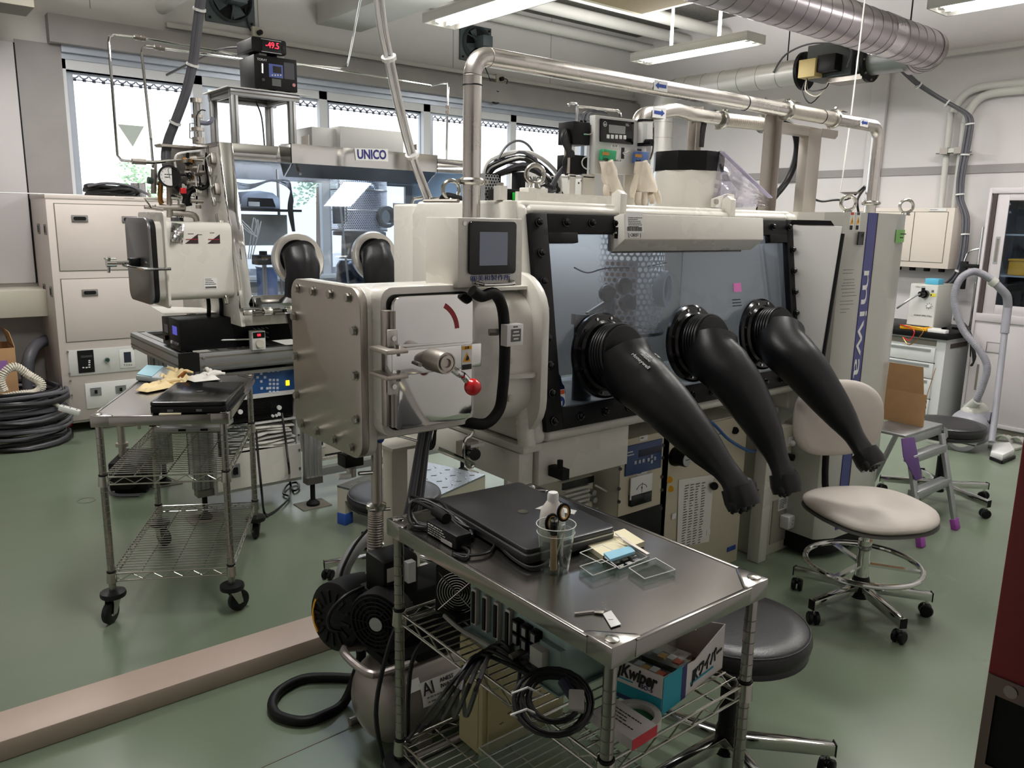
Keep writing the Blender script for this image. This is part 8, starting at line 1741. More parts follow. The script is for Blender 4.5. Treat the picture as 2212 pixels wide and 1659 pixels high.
for s in(0,8):obj('clip_arm',MB().bar(at(385+s,815,z=z1_+.03),at(400+s*.3,802,z=z1_+.06),.007,.007),ws_,wc_);
obj('clip_pin',MB().cyl(at(388,812,z=z1_+.03),at(398,811,z=z1_+.03),.004,n=8),ws_,wc_)
# tray on the middle shelf of the left trolley and pump under it
tq=[at(*p,z=.5675)for p in((333,935),(478,932),(505,912),(375,918))]
ky=thing('white_tray','grey white tray with a slotted handle on the middle shelf of the left trolley','tray',sum(tq,V(0,0,0))/4);obj('tray_body',MB().prism(tq,(0,0,.02)),M['mgrey'],ky,bev=.003);a=tq[0]*.8+tq[1]*.2;b=tq[0]*.15+tq[1]*.85;nn_=(tq[0]-tq[3]).normalized();obj('tray_slot',MB().bar(a+V(0,0,.01)+nn_*.001,b+V(0,0,.01)+nn_*.001,.002,.006,(0,0,1)),M['alu'],ky)
for u in(.42,.75):obj('tray_latch',MB().obox(tq[0]*(1-u)+tq[1]*u+V(0,0,.01)+nn_*.002,(.03,.005,.009),((tq[1]-tq[0]).normalized(),nn_,V(0,0,1))),M['blackm'],ky)
VP=at(275,1078,z=0);vpm=thing('vacuum_pump','black vacuum pump with a gold plate on the floor beyond the left trolley','pump',VP+V(.05,.15,0));vb=VP+V(.1,.2,0);ud=V(math.cos(th1),math.sin(th1),0);vd=V(-ud.y,ud.x,0);AX3=(ud,vd,V(0,0,1))
obj('pump_body',MB().obox(vb+V(0,0,.1),(.2,.3,.16),AX3),M['blackm'],vpm,bev=.012);obj('pump_head',MB().cyl(vb+V(0,0,.12)-vd*.2,vb+V(0,0,.12)+vd*.02,.075,n=20),M['black'],vpm);obj('gold_plate',MB().obox(vb+V(0,0,.12)-vd*.153+ud*.02,(.09,.002,.025),AX3),M['brass'],vpm)
obj('pump_foot',MB().obox(vb+V(0,0,.01),(.16,.26,.02),AX3),M['blackm'],vpm);pr_=at(234,980,y=vb.y);obj('riser',MB().cyl(V(vb.x-.06,vb.y,.18),V(vb.x-.06,vb.y,.42),.02,n=14).cyl(V(vb.x-.06,vb.y,.24),V(vb.x-.06,vb.y,.26),.033,n=16),M['steel'],vpm);obj('valve',MB().cyl(V(vb.x-.06,vb.y,.36),V(vb.x+.04,vb.y-.02,.36),.012,n=10).cyl(V(vb.x+.03,vb.y-.02,.33),V(vb.x+.03,vb.y-.02,.4),.009,n=8),M['steel'],vpm)
obj('pump_cord',MB().tube([vb+V(-.1,0,.06),vb+V(-.15,-.03,.03),vb+V(-.14,-.12,.01),vb+V(-.04,-.2,.01)],.009,7,sm=4),M['cableg'],vpm)
# ================================================================== compressor, hoses and vacuum line below the airlock
CM=thing('compressor','grey tank air compressor with a black finned pump head behind the near trolley','compressor',(1.3,1.85,0))
tk=mat('tank_grey',(150,142,138),.3,.5,noise=.03,scale=6)
ty,tz,tr=1.845,.145,.13;tx0,tx1=.965,1.58
pr=[(0,0)]+[(tr*math.sin(a),.1*(1-math.cos(a)))for a in[PI/2*i/8 for i in range(1,9)]];L_=tx1-tx0
obj('tank',MB().lathe(pr+[(r,L_-h)for r,h in pr[::-1]],(tx0,ty,tz),(1,0,0),40),tk,CM,ang=50)
obj('tank_handle',MB().tube([V(tx0+.16,ty-.06,tz+.12),V(tx0+.05,ty-.09,tz+.14),V(tx0-.01,ty-.08,tz+.15),V(tx0-.01,ty+.06,tz+.15),V(tx0+.05,ty+.07,tz+.14),V(tx0+.16,ty+.06,tz+.12)],.012,10,sm=4),tk,CM)
obj('leg_rail',MB().tube([V(tx0+.04,ty-.13,.05),V(tx0+.02,ty-.13,.013),V(tx1,ty-.13,.013),V(tx1,ty+.13,.013),V(tx0+.04,ty+.13,.013)],.012,10),tk,CM);obj('leg_foot',MB().cyl((tx0+.02,ty-.13,.0),(tx0+.02,ty-.13,.03),.02,n=12),M['rubber'],CM)
for x in(tx0+.15,tx1-.15):obj('tank_cradle',MB().box((x-.02,ty-.12,.02),(x+.02,ty+.12,.08)),tk,CM)
def tpt(px,py):return at(px,py,y=ty-.135)
def on_tank(x,a):return V(x,ty-(tr+.001)*math.cos(a),tz+(tr+.001)*math.sin(a))
lb=obj('maker_label',MB().sheet([[on_tank(x,a)for a in(.62,.45,.28,.1)]for x in(1.1,1.17,1.24)],.0006),M['label'],CM)
lu=V(0,math.sin(.45),math.cos(.45)).normalized()
text('AI',.05,on_tank(1.125,.46)+V(0,-.002,0),(1,0,0),lu,M['ink'],lb,width=.036);text('ANEST',.016,on_tank(1.19,.53)+V(0,-.002,0),(1,0,0),lu,M['ink'],lb);text('IWATA',.016,on_tank(1.19,.41)+V(0,-.002,0),(1,0,0),lu,M['ink'],lb)
lines(3,on_tank(1.115,.28)+V(0,-.0015,0),(1,0,0),lu,.11,.012,M['dgrey'],lb,seed=4);obj('side_label',MB().sheet([[on_tank(x,a)for a in(.75,.5)]for x in(tx0+.1,tx0+.14)],.0006),M['label'],CM)
# pump head
ph=V(1.075,1.945,.36)
obj('motor_drum',MB().lathe([(.03,-.1),(.08,-.1),(.1,-.08),(.105,-.02),(.1,.05),(.075,.06),(0,.06)],ph+V(-.06,.05,0),(-.96,-.25,.1),32),M['blackm'],CM,ang=40)
for i in range(14):a=i*2*PI/14;x,y,z=frame(V(-.96,-.25,.1));obj('fin',MB().obox(ph+V(-.06,.05,0)+z*.05+x*.062*math.cos(a)+y*.062*math.sin(a),(.036,.008,.03),(x*math.cos(a)+y*math.sin(a),y*math.cos(a)-x*math.sin(a),z)),M['black'],CM)
obj('yellow_band',MB().lathe([(.072,0),(.078,0),(.078,.006),(.072,.006)],ph+V(-.06,.05,0)+V(-.96,-.25,.1).normalized()*.06,(-.96,-.25,.1),12,2.6,4.0),M['yellow'],CM)
hd_=at(814,1347,y=1.80);n_=V(-.85,-.5,.0).normalized();x,y,z=frame(n_)
obj('fan_housing',MB().lathe([(.0,-.07),(.085,-.07),(.09,-.01),(.086,0),(0,0)],hd_,n_,30),M['blackm'],CM)
for r in(.028,.04,.052,.064,.077):obj('grille_ring',MB().torus(hd_+n_*.003,n_,r,.003,28,6),M['black'],CM)
for a in range(6):u=x*math.cos(a*PI/6)+y*math.sin(a*PI/6);obj('grille_bar',MB().cyl(hd_+n_*.003-u*.08,hd_+n_*.003+u*.08,.002,n=6),M['black'],CM)
obj('badge',MB().lathe([(0,0),(.02,0),(.02,.003),(0,.004)],hd_+n_*.004,n_,20),M['alu'],CM)
obj('control_housing',MB().box((hd_.x+.035,hd_.y+.02,.445),(hd_.x+.15,hd_.y+.13,.57)),M['black'],CM,bev=.012);obj('pump_block',MB().box((hd_.x+.03,hd_.y+.02,.285),(1.4,hd_.y+.16,.46)),M['blackm'],CM,bev=.01)
obj('housing_label',MB().box((hd_.x+.045,hd_.y+.018,.51),(hd_.x+.085,hd_.y+.02,.55)),M['mgrey'],CM);obj('saddle',MB().box((1.03,1.77,.265),(1.4,1.93,.29)),M['blackm'],CM)
for z_ in(.4,.53):obj('warning_label',MB().box((hd_.x+.1,hd_.y-.0022+(.02 if z_<.45 else 0),z_-.03),(hd_.x+.125,hd_.y+.02,z_+.03)),M['label'],CM)
hz=[(778,1405),(776,1455),(745,1515),(700,1545),(650,1558),(600,1545),(588,1520),(605,1492),(650,1468),(700,1463),(775,1466)]
single('floor_hose',MB().tube([at(778,1400,y=2.05),at(778,1430,y=2.06)]+[at(a,b,z=.016)for a,b in hz[2:]]+[at(800,1468,z=.05)],.0155,12,sm=5),M['black'],'thick black hose looping on the green floor left of the compressor','hose')
single('thin_lead',MB().tube([at(785,1268,y=1.9),at(745,1288,y=1.88),at(712,1325,y=1.88),at(712,1355,y=1.88),at(735,1362,y=1.9)],.0055,7,sm=5),M['cable'],'thin black lead looping out left of the compressor motor','cable')
GHH=thing('grey_hose','wide pale grey hose arching behind the steel bellows line','hose',at(745,1290,y=2.1));obj('hose',MB().tube([at(742,1300,y=2.1),at(738,1250,y=2.12),at(755,1205,y=2.2),at(790,1165,y=2.3),at(840,1148,y=2.4),at(870,1150,y=2.5)],.022,12,sm=5),mat('hose_pale',(140,140,140),.5),GHH);obj('hose_lead',MB().tube([at(738,1290,y=2.06),at(737,1240,y=2.08),at(765,1180,y=2.15),at(798,1140,y=2.2)],.005,7,sm=5),M['cable'],GHH)
# steel pumping line from the airlock down to the pump
VLN=thing('vacuum_line','upright steel pumping line with a clamp and corrugated hose under the airlock','pipe',at(812,1250,y=2.0));vy=2.0
def vq(px,py):return at(px,py,y=vy)
t0,t1=vq(813,930),vq(814,1085);obj('tube',MB().tube([t0,t1],.016,16),M['steel'],VLN);obj('stub',MB().tube([V(t0 .x,vy,t0 .z),V(t0 .x,vy,.885)],.014,14),M['steel'],VLN)
b0,b1,b2=vq(812,1100),vq(810,1170),vq(805,1262);P=smooth([b0,b1,b2],30);obj('bellows',MB().tube(P,.02,16,rr=None),M['steeld'],VLN)
for i in range(0,len(P)-1,2):obj('bellows_ridge',MB().torus(P[i],(P[min(i+1,len(P)-1)]-P[max(i-1,0)]),.021,.003,16,6),M['steel'],VLN)
obj('clamp',MB().lathe([(.016,-.012),(.03,-.006),(.03,.006),(.016,.012)],vq(813,1093),(0,0,1),22),M['chromed'],VLN);obj('clamp_screw',MB().cyl(vq(790,1098)-V(0,.02,0),vq(835,1095)-V(0,.02,0),.005,n=8),M['chromed'],VLN);obj('blue_gauge',MB().cyl(vq(811,943)-V(0,.03,0),vq(811,943)-V(0,.012,0),.013,n=16),M['blue'],VLN)
obj('cross_tube',MB().tube([vq(790,950),vq(812,946),vq(850,940),vq(900,952)],.004,7,sm=3),M['chrome'],VLN)
sv=obj('solenoid',MB().box(tuple(vq(746,1013)),tuple(vq(786,980)+V(0,.05,0))),M['black'],VLN,bev=.003);obj('solenoid_neck',MB().cyl(vq(768,982)+V(0,.02,0),vq(768,968)+V(0,.02,0),.01,n=10),M['blackm'],sv);obj('valve_body',MB().cyl(vq(766,1014)+V(0,.02,0),vq(766,1033)+V(0,.02,0),.014,n=14),M['steel'],sv);obj('white_filter',MB().cyl(vq(756,1028),vq(730,1030),.009,n=12),M['white'],sv);obj('link_tube',MB().cyl(vq(775,1023),vq(812,1020),.006,n=10),M['chrome'],sv)
KN=thing('relief_valve','black knobbed valve with a paper tag on a bent steel tube under the right glovebox','valve',at(1015,990,y=2.05));ky_=2.05
def kq(px,py):return at(px,py,y=ky_)
obj('bent_tube',MB().tube([kq(960,905),kq(990,918),kq(1020,928),kq(1015,942),kq(1004,952),kq(1003,990),kq(1012,1008),kq(1022,1006),kq(1015,998),kq(945,968)],.0065,8,sm=3),M['chrome'],KN);kp_=kq(1016,975);obj('knob',MB().cyl(kp_,kp_+V(-.01,-.04,0),.02,n=18),M['blackg'],KN);obj('paper_tag',MB().box(tuple(kq(1000,961)-V(0,.045,0)),tuple(kq(1029,949)-V(0,.043,0))),M['label'],KN);obj('valve_block',MB().box(tuple(kq(1000,992)),tuple(kq(1034,952)+V(0,.04,0))),M['steel'],KN)
HC_=thing('cable_bunch','bunch of grey and black cables dropping from the airlock past the cream post','cable',at(890,1120,y=2.0))
for i in range(5):obj('cable',MB().tube([at(915+6*i,905,y=2.08),at(905+5*i,960,y=2.05),at(893+6*i,1030,y=2.02),at(880+7*i,1100,y=2.0),at(850+9*i,1210,y=2.02)],.009 if i<3 else .006,7,sm=4),(M['cableg'],M['cableg'],M['cable'])[i%3],HC_)
for i in range(3):obj('hanging_loop',MB().tube([at(925+i*6,900,y=2.12),at(920+i*5,940,y=2.12),at(925+i*3,968,y=2.12),at(938-i*2,960,y=2.12),at(940+i*3,905,y=2.12)],.005,7,sm=4),M['cable'],HC_)
single('black_tie_bracket',MB().box((1.71,1.83,.675),(1.74,1.9,.71)).cyl((1.725,1.86,.71),(1.725,1.86,.735),.01,n=10),M['blackm'],'small black bracket with a peg behind the grey laptop','bracket')
# ================================================================== stools, chair, step
def wheel(x,y,a,t,r=.025):
 d=V(math.cos(a),math.sin(a),0);s=V(-d.y,d.x,0);o=None
 for q in(-1,1):o=obj('caster_wheel',MB().lathe([(0,-.009),(r*.8,-.009),(r,-.005),(r,.005),(r*.8,.009),(0,.009)],V(x,y,r)+s*q*.013,s,18),M['black'],t)
 obj('caster_hood',MB().lathe([(.0,.004),(.012,.006),(.014,0),(.008,-.014)],V(x,y,r*1.7),(0,0,1),14),M['blackg'],t);obj('caster_stem',MB().cyl((x,y,r*1.6),(x,y,r*2.6),.006,n=8),M['chrome'],t)
def base5(t,R,n,a0,m,hub=.03):
 for k in range(n):
  a=a0+k*2*PI/n;d=V(math.cos(a),math.sin(a),0);o=obj('base_arm',MB().prism([d*.02+V(-d.y,d.x,0)*.018+V(0,0,.085),d*R+V(-d.y,d.x,0)*.013+V(0,0,.065),d*R-V(-d.y,d.x,0)*.013+V(0,0,.065),d*.02-V(-d.y,d.x,0)*.018+V(0,0,.085)],(0,0,.035)),m,t,bev=.003);obj('arm_end',MB().obox(d*(R+.001)+V(0,0,.083),(.003,.028,.038),(d,V(-d.y,d.x,0),V(0,0,1))),M['blackm'],o);wheel(d.x*(R-.015),d.y*(R-.015),a+1+k,t)
 obj('hub',MB().lathe([(.0,.06),(hub,.06),(hub,.13),(hub*.8,.15),(0,.15)],n=18),M['black'],t)
def stool(lab,H,R,a0,n=4):
 t=thing('stool',lab,'stool',(0,0,0),'round black stools')
 obj('seat',MB().lathe([(0,H-.075),(R*.9,H-.075),(R*.97,H-.066),(R*.97,H-.052),(R*.95,H-.049),(R*.985,H-.046),(R,H-.03),(R*.985,H-.012),(R*.93,H-.003),(R*.7,H),(0,H)],n=48),M['leather'],t,ang=55);obj('piping',MB().torus((0,0,H-.008),(0,0,1),R*.965,.0025,48,6),M['leather'],t)
 obj('seat_plate',MB().box((-.08,-.08,H-.09),(.08,.08,H-.076)),M['blackm'],t);obj('column',MB().cyl((0,0,.14),(0,0,H-.2),.024,n=18).cyl((0,0,H-.2),(0,0,H-.085),.015,n=14),M['blackm'],t);obj('lever',MB().cyl((0,0,H-.1),(R*.8,.03,H-.1),.004,n=8),M['chrome'],t)
 base5(t,.3,n,a0,M['chrome']);return t
p2=at(1588,1345,z=.45);s2=stool('black round stool nearest the camera, beside the near trolley',.46,.2,0,5);e2=at(1812,1640,z=.05);place(s2,V(p2 .x,p2 .y,0),math.atan2(e2 .y-p2 .y,e2 .x-p2 .x))
p1=at(852,1058,z=.37);e1=at(718,1225,z=.05);dup(s2,V(p1 .x,p1 .y,0),math.atan2(e1 .y-p1 .y,e1 .x-p1 .x),'black round stool under the side airlock, by the checker plate step').scale=(1,1,.8)
p3=at(2045,915,z=.45);e3=at(2122,1105,z=.03);dup(s2,V(p3 .x,p3 .y,0),math.atan2(e3 .y-p3 .y,e3 .x-p3 .x),'black round stool far right, partly behind the step stool and carton')
pb=at(725,1130,z=0)
PF=thing('step_platform','low checker plate step with pale legs and blue feet under the gloveboxes','step',(2.05,3.2,0));px0,px1,py0,py1=1.78,2.35,2.98,3.48
obj('tread',MB().box((px0,py0,.19),(px1,py1,.2)),mat('checker_plate',(150,155,160),.3,1,bump=.8,bscale=70),PF)
for q in(((px0,py0,.13),(px0+.04,py1,.19)),((px1-.04,py0,.13),(px1,py1,.19)),((px0+.04,py0,.13),(px1-.04,py0+.04,.19)),((px0+.04,py1-.04,.13),(px1-.04,py1,.19))):obj('rail',MB().box(*q),M['cream2'],PF)
for x in(px0,px1-.05):
 for y in(py0,py1-.05):l=obj('leg',MB().box((x,y,.06),(x+.05,y+.05,.13)),M['cream2'],PF);obj('blue_foot',MB().box((x-.003,y-.003,0),(x+.053,y+.053,.06)),mat('foot_blue',(44,84,168),.5),l,bev=.003)
for i in range(9):
 for j in range(6):obj('tread_bar',MB().obox((px0+.05+i*.059,py0+.05+j*.08,.201),(.028,.006,.0025),(V(.7,.7*(1 if(i+j)%2 else-1),0),V(-.7*(1 if(i+j)%2 else-1),.7,0),V(0,0,1))),M['alu'],PF)
PF.location=(2.08,3.307,0);PF.rotation_euler=(0,0,math.radians(19))
# office chair
CHR=thing('office_chair','light grey swivel chair with backrest and chrome foot ring before the right glovebox','chair',(0,0,0));gm_=mat('chair_grey',(186,178,170),.6,noise=.02,scale=8,bump=.1);hs=.46
def pad(w,d,th,power=2.6,n=40,dome=.012):
 rows=[]
 for r,h in((0,th),(.5,th*1.0),(.8,th*.94),(.93,th*.78),(.99,th*.5),(1,th*.28),(.97,0),(0,0)):
  rows.append([V(w*r*abs(math.cos(a))**(2/power)*(1 if math.cos(a)>=0 else-1),d*r*abs(math.sin(a))**(2/power)*(1 if math.sin(a)>=0 else-1),h)for a in[2*PI*k/n for k in range(n)]])
 mb=MB();mb.add([q for r in rows for q in r],[(i*n+k,i*n+(k+1)%n,(i+1)*n+(k+1)%n,(i+1)*n+k)for i in range(len(rows)-1)for k in range(n)]);return mb
sm_=pad(.235,.22,.036)
for v in sm_.v:v.z+=hs-.036-(.02*max(0,(v.y-.1)/.12));
obj('seat',sm_,gm_,CHR,ang=60);u_=pad(.237,.222,.018);[setattr(v,'z',v.z+hs-.052-(.02*max(0,(v.y-.1)/.12)))for v in u_.v];obj('seat_pan',u_,mat('seat_edge',(70,68,64),.6),CHR,ang=50)
bk=pad(.205,.16,.045)
for v in bk.v:x,y,z=v.x,v.y,v.z;v.x,v.y,v.z=x,-.24-.045-.12*(y+.165)*.5+z*1.0+.6*(x*x),hs+.1+.165+y
obj('backrest',bk,gm_,CHR,ang=60)
obj('back_bar',MB().tube([V(0,-.05,hs-.08),V(0,-.24,hs-.075),V(0,-.305,hs-.03),V(0,-.325,hs+.2)],.014,10,sm=4),M['blackm'],CHR)
obj('column',MB().cyl((0,0,.13),(0,0,.3),.026,n=18),M['chrome'],CHR);obj('gas_piston',MB().cyl((0,0,.3),(0,0,hs-.07),.015,n=14),M['chrome'],CHR);obj('seat_plate',MB().box((-.07,-.09,hs-.09),(.07,.09,hs-.066)),M['blackm'],CHR);obj('height_lever',MB().tube([V(0,0,hs-.085),V(-.18,.04,hs-.09)],.005,8),M['chrome'],CHR)
fr=obj('foot_ring',MB().torus((0,0,.2),(0,0,1),.215,.011,44,10),M['chrome'],CHR)
for k in range(3):a=k*2*PI/3+.5;obj('ring_spoke',MB().bar((.02*math.cos(a),.02*math.sin(a),.2),(.212*math.cos(a),.212*math.sin(a),.2),.022,.01,(0,0,1)),M['chrome'],fr)
base5(CHR,.27,5,.3,M['chrome'],.034)
cp_=V(2.97,1.425,0);place(CHR,cp_,math.radians(152))
# step stool with carton
LD=thing('step_stool','aluminium step stool with purple brackets and feet carrying a cardboard carton','step stool',(4.0,1.75,0));zt_=.53
fA,fB=at(1988,1180,z=0),at(2062,1143,z=0);yA=1.70;xA,xB=fA.x-.0,fB.x
obj('top_plate',MB().box((xA-.03,yA,zt_-.012),(xB-.0,yA+.2,zt_)).box((xA-.03,yA,zt_-.055),(xB,yA+.004,zt_-.012)),M['alu'],LD,bev=.002)
for x,s in((xA,-1),(xB,1)):
 xt=x-s*.0;l=obj('leg',MB().bar(V(x-.01*s,yA-.004,zt_-.05),V(x,fA.y,.03),.042,.018,(0,1,0)),M['alu'],LD,bev=.002);obj('purple_foot',MB().bar(V(x,fA.y+.008,.055),V(x+.004*s,fA.y-.006,0),.05,.026,(0,1,0)),mat('foot_purple',(150,70,160),.5),l,bev=.002)
 l=obj('leg',MB().bar(V(x-.01*s,yA+.2,zt_-.04),V(x,yA+.36,.03),.036,.018,(0,1,0)),M['alu'],LD,bev=.002);obj('purple_foot',MB().bar(V(x,yA+.355,.05),V(x,yA+.365,0),.044,.024,(0,1,0)),mat('foot_purple',(0,0,0)),l)
obj('purple_bracket',MB().prism([V(xA-.08,yA-.008,zt_-.005),V(xA+.055,yA-.008,zt_-.02),V(xA+.05,yA-.07,zt_-.21),V(xA-.015,yA-.07,zt_-.21),V(xA-.085,yA-.03,zt_-.09)],(0,.004,0)),M['purple'],LD,bev=.001)
obj('side_bracket',MB().prism([V(xB-.005,yA-.006,zt_-.01),V(xB+.04,yA-.01,zt_-.03),V(xB+.06,yA-.01,zt_-.075),V(xB+.03,yA-.01,zt_-.09)],(0,.004,0)),M['alu'],LD)
for z in(zt_-.12,.24):yy=yA+(fA.y-yA)*(zt_-z)/zt_;obj('rung',MB().box((xA+.01,yy-.01,z-.02),(xB-.01,yy+.04,z+.02)),M['alu'],LD,bev=.003)
BX_=thing('carton','open cardboard carton with dark print standing on the step stool','carton',(3.85,1.85,zt_));kx0,kx1,ky0,ky1=3.62,3.93,1.725,1.9;kh=.165;o0=at(1957,916,z=zt_)
kx1=at(1998,897,y=1.725).x;kx0=kx1-.3
kk0=o0 .x
for q in(((kk0,1.725,zt_+.001),(kx1,1.729,zt_+kh)),((kk0,1.729,zt_+.001),(kk0+.004,1.93,zt_+kh)),((kx1-.004,1.729,zt_+.001),(kx1,1.93,zt_+kh)),((kk0,1.93,zt_+.001),(kx1,1.934,zt_+kh)),((kk0+.004,1.729,zt_+.001),(kx1-.004,1.93,zt_+.005))):obj('panel',MB().box(*q),M['card'],BX_)
obj('flap',MB().prism([V(kk0+.005,1.725,zt_+kh),V(kx1,1.725,zt_+kh),V(kx1,1.70,zt_+kh+.14),V(kk0+.02,1.71,zt_+kh+.12)],(0,.003,0)),M['card'],BX_);obj('flap',MB().prism([V(kk0,1.93,zt_+kh),V(kx1,1.93,zt_+kh),V(kx1+.02,1.95,zt_+kh+.14),V(kk0,1.95,zt_+kh+.16)],(0,.003,0)),M['card'],BX_);obj('flap',MB().prism([V(kk0,1.74,zt_+kh),V(kk0,1.93,zt_+kh),V(kk0-.02,1.92,zt_+kh+.14),V(kk0-.02,1.75,zt_+kh+.14)],(.003,0,0)),M['card'],BX_)
kw_=kx1-kk0;lines(4,V(kk0+kw_*.1,1.7243,zt_+.13),(1,0,0),(0,0,1),kw_*.4,.025,M['ink'],BX_,seed=3);lines(3,V(kk0+kw_*.6,1.7243,zt_+.13),(1,0,0),(0,0,1),kw_*.3,.03,M['ink'],BX_,seed=6)
# ================================================================== right wall: distribution box, bench, light source, cabinet, cleaner
EB=thing('distribution_box','cream electrical distribution box on the far wall behind the purifier','electrical box',(6.98,3.35,1.16));ex=6.92
tl,tr_,br_=at(1912,449,x=ex),at(2064,447,x=ex),at(2056,582,x=ex);yl=tl.y+.25
obj('box_case',MB().box((ex,tr_.y,br_.z),(XW-.001,yl,tl.z)),mat('box_cream',(214,204,194),.45),EB,bev=.004);mid_=at(1972,500,x=ex).y
for y0,y1 in((tr_.y+.05,mid_-.003),(mid_+.003,yl-.03)):obj('box_door',MB().box((ex-.006,y0,br_.z+.05),(ex,y1,tl.z-.035)),mat('box_cream',(0,0,0)),EB,bev=.002);obj('door_gap',MB().box((ex-.001,y0-.004,br_.z+.046),(ex+.001,y1+.004,tl.z-.031)),M['dgrey'],EB)
p=at(2025,453,x=ex-.007);obj('name_plate',MB().box((ex-.008,p.y-.07,p.z-.012),(ex-.006,p.y+.07,p.z+.012)),M['label'],EB);lines(1,p+V(-.002,.06,0),(0,-1,0),(0,0,1),.11,.012,M['ink'],EB)
for i in range(4):obj('gland',MB().cyl((ex+.08,tr_.y+.08+.12*i,br_.z-.03),(ex+.08,tr_.y+.08+.12*i,br_.z),.025,n=12),M['blackm'],EB)
BN=thing('lab_bench','white lab bench with black top and drawers against the far wall','bench',(6.76,3.2,0));bx0,by0,by1,bz=6.4,2.614,4.4,.722
obj('bench_top',MB().box((bx0-.02,by0,bz-.045),(XW-.002,by1,bz)),M['black'],BN,bev=.003);bw=mat('bench_white',(206,208,208),.4)
obj('bench_body',MB().box((bx0+.02,by0+.02,.04),(XW-.01,by1,bz-.046)),bw,BN);obj('bench_foot',MB().box((bx0+.05,by0+.05,0),(XW-.02,by1-.02,.04)),M['dgrey'],BN)
zd=bz-.12
for i,h in enumerate((.12,.125,.16,.16)):d_=obj('drawer',MB().box((bx0+.005,by0+.09,zd-h+.006),(bx0+.02,by0+.75,zd)),bw,BN,bev=.002);obj('drawer_pull',MB().box((bx0,by0+.12,zd-.03),(bx0+.006,by0+.7,zd-.012)),M['alu'],d_);obj('drawer_gap',MB().box((bx0+.016,by0+.085,zd-h-.002),(bx0+.021,by0+.755,zd-h+.006)),M['blackm'],d_);zd-=h
obj('knee_gap',MB().box((bx0+.018,by0+.09,bz-.105),(bx0+.022,by0+.75,bz-.06)),M['dgrey'],BN);obj('end_vent',MB().box((bx0+.1,by0+.017,bz-.12),(bx0+.4,by0+.021,bz-.085)),mat('vent_brown',(84,74,70),.6),BN)
HL=thing('light_source','grey white light source box with a black lens socket and knob on the bench','instrument',(6.75,2.85,bz+.001));hx=6.52
def hq(px,py,d=0):return at(px,py,x=hx-d)
ya_,yb_=2.785,3.0;ht=hq(2000,614).z
obj('case',MB().box((hx,ya_,bz+.012),(hx+.32,yb_,ht)),M['mgrey'],HL,bev=.006);obj('front_panel',MB().box((hx-.004,ya_+.006,bz+.02),(hx,yb_-.006,ht-.008)),M['panw'],HL)
for x in(hx+.03,hx+.26):obj('foot',MB().box((x,ya_+.02,bz+.001),(x+.03,yb_-.02,bz+.012)),M['black'],HL)
p=hq(1999,635,.004);ls=obj('lens_socket',MB().cyl(p,p+V(-.03,0,0),.032,n=24).cyl(p+V(-.03,0,0),p+V(-.07,.01,0),.022,n=20).cyl(p+V(-.045,0,.02),p+V(-.045,0,.05),.014,n=12),M['blackg'],HL);obj('fibre',MB().tube([p+V(-.07,.01,0),p+V(-.1,.03,-.015),p+V(-.14,.1,-.08),p+V(-.1,.16,-.12)],.008,8,sm=4),M['alu'],ls)
p=hq(2007,661,.004);dl=obj('dial',MB().cyl(p,p+V(-.012,0,0),.011,n=16),M['white'],HL)
for k in range(8):a=k*PI/4;obj('dial_tick',MB().obox(p+V(-.001,.021*math.cos(a),.021*math.sin(a)),(.001,.01,.003),(V(1,0,0),V(0,math.cos(a),math.sin(a)),V(0,-math.sin(a),math.cos(a)))),M['ink'],dl)
p=hq(2015,629,.0045);obj('square_key',MB().box((p.x-.004,p.y-.008,p.z-.008),(p.x,p.y+.008,p.z+.008)),M['cableg'],HL);p=hq(2015,637.5,.005);o=obj('yellow_tag',MB().box((p.x-.001,p.y-.024,p.z-.012),(p.x,p.y+.02,p.z+.012)),mat('tag_yellow',(214,204,70),.6),HL);obj('key_hole',MB().cyl(p+V(-.001,.012,0),p+V(-.002,.012,0),.006,n=10),M['ink'],o)
text('HAL-320',.02,hq(1988,620,.005),(0,-1,0),(0,0,1),M['grey'],HL);text('ASAHI SPECTRA',.017,hq(1993,682,.005),(0,-1,0),(0,0,1),M['ink'],HL,width=.14)
p=hq(2020,604);single('blue_box',MB().box((hx+.02,2.8,ht+.001),(hx+.12,2.9,ht+.045)),mat('box_cyan',(86,172,204),.5),'small bright blue box on top of the light source','box',bev=.002)
MM=thing('multimeter','yellow multimeter lying on the bench front with red leads','multimeter',(6.45,2.85,bz));m0,m1=at(1950,690,x=6.45).y,at(2008,700,x=6.45).y;mq=[V(6.41,m0,bz+.001),V(6.41,m1,bz+.001),V(6.49,m1-.01,bz+.001),V(6.49,m0,bz+.001)];obj('holster',MB().prism(mq,(0,0,.03)),M['yellow'],MM,bev=.006);obj('face',MB().prism([q*.8+sum(mq,V(0,0,0))/4*.2+V(0,0,.0302)for q in mq],(0,0,.004)),M['black'],MM)
for i,m in enumerate((M['red'],M['brass'])):obj('lead',MB().tube([mq[0]+V(0,0,.03),mq[0]+V(-.02,-.05-.06*i,.03),at(1975+20*i,715,x=bx0-.04),at(1965,735+10*i,x=bx0-.05),at(1950,728,x=bx0-.04)],.004,6,sm=5),m,MM)
for i,(q,lab)in enumerate((((6.4,6.46,at(2007,705,x=6.42).y,at(2046,708,x=6.42).y),'flat white box in front on the bench corner'),((6.5,6.515,at(2010,700,x=6.5).y,at(2034,700,x=6.5).y),'flat white box behind its twin beside the multimeter'))):single('white_box',MB().box((q[0],q[3],bz+.001),(q[1],q[2],bz+.027)),M['white'],lab,'box','flat white boxes on the bench',bev=.002)
SDR=thing('clamp_stand','tall steel rod stand with a black clamp holding a bent tube at the bench end','stand',(6.9,2.7,bz));rx_=6.9
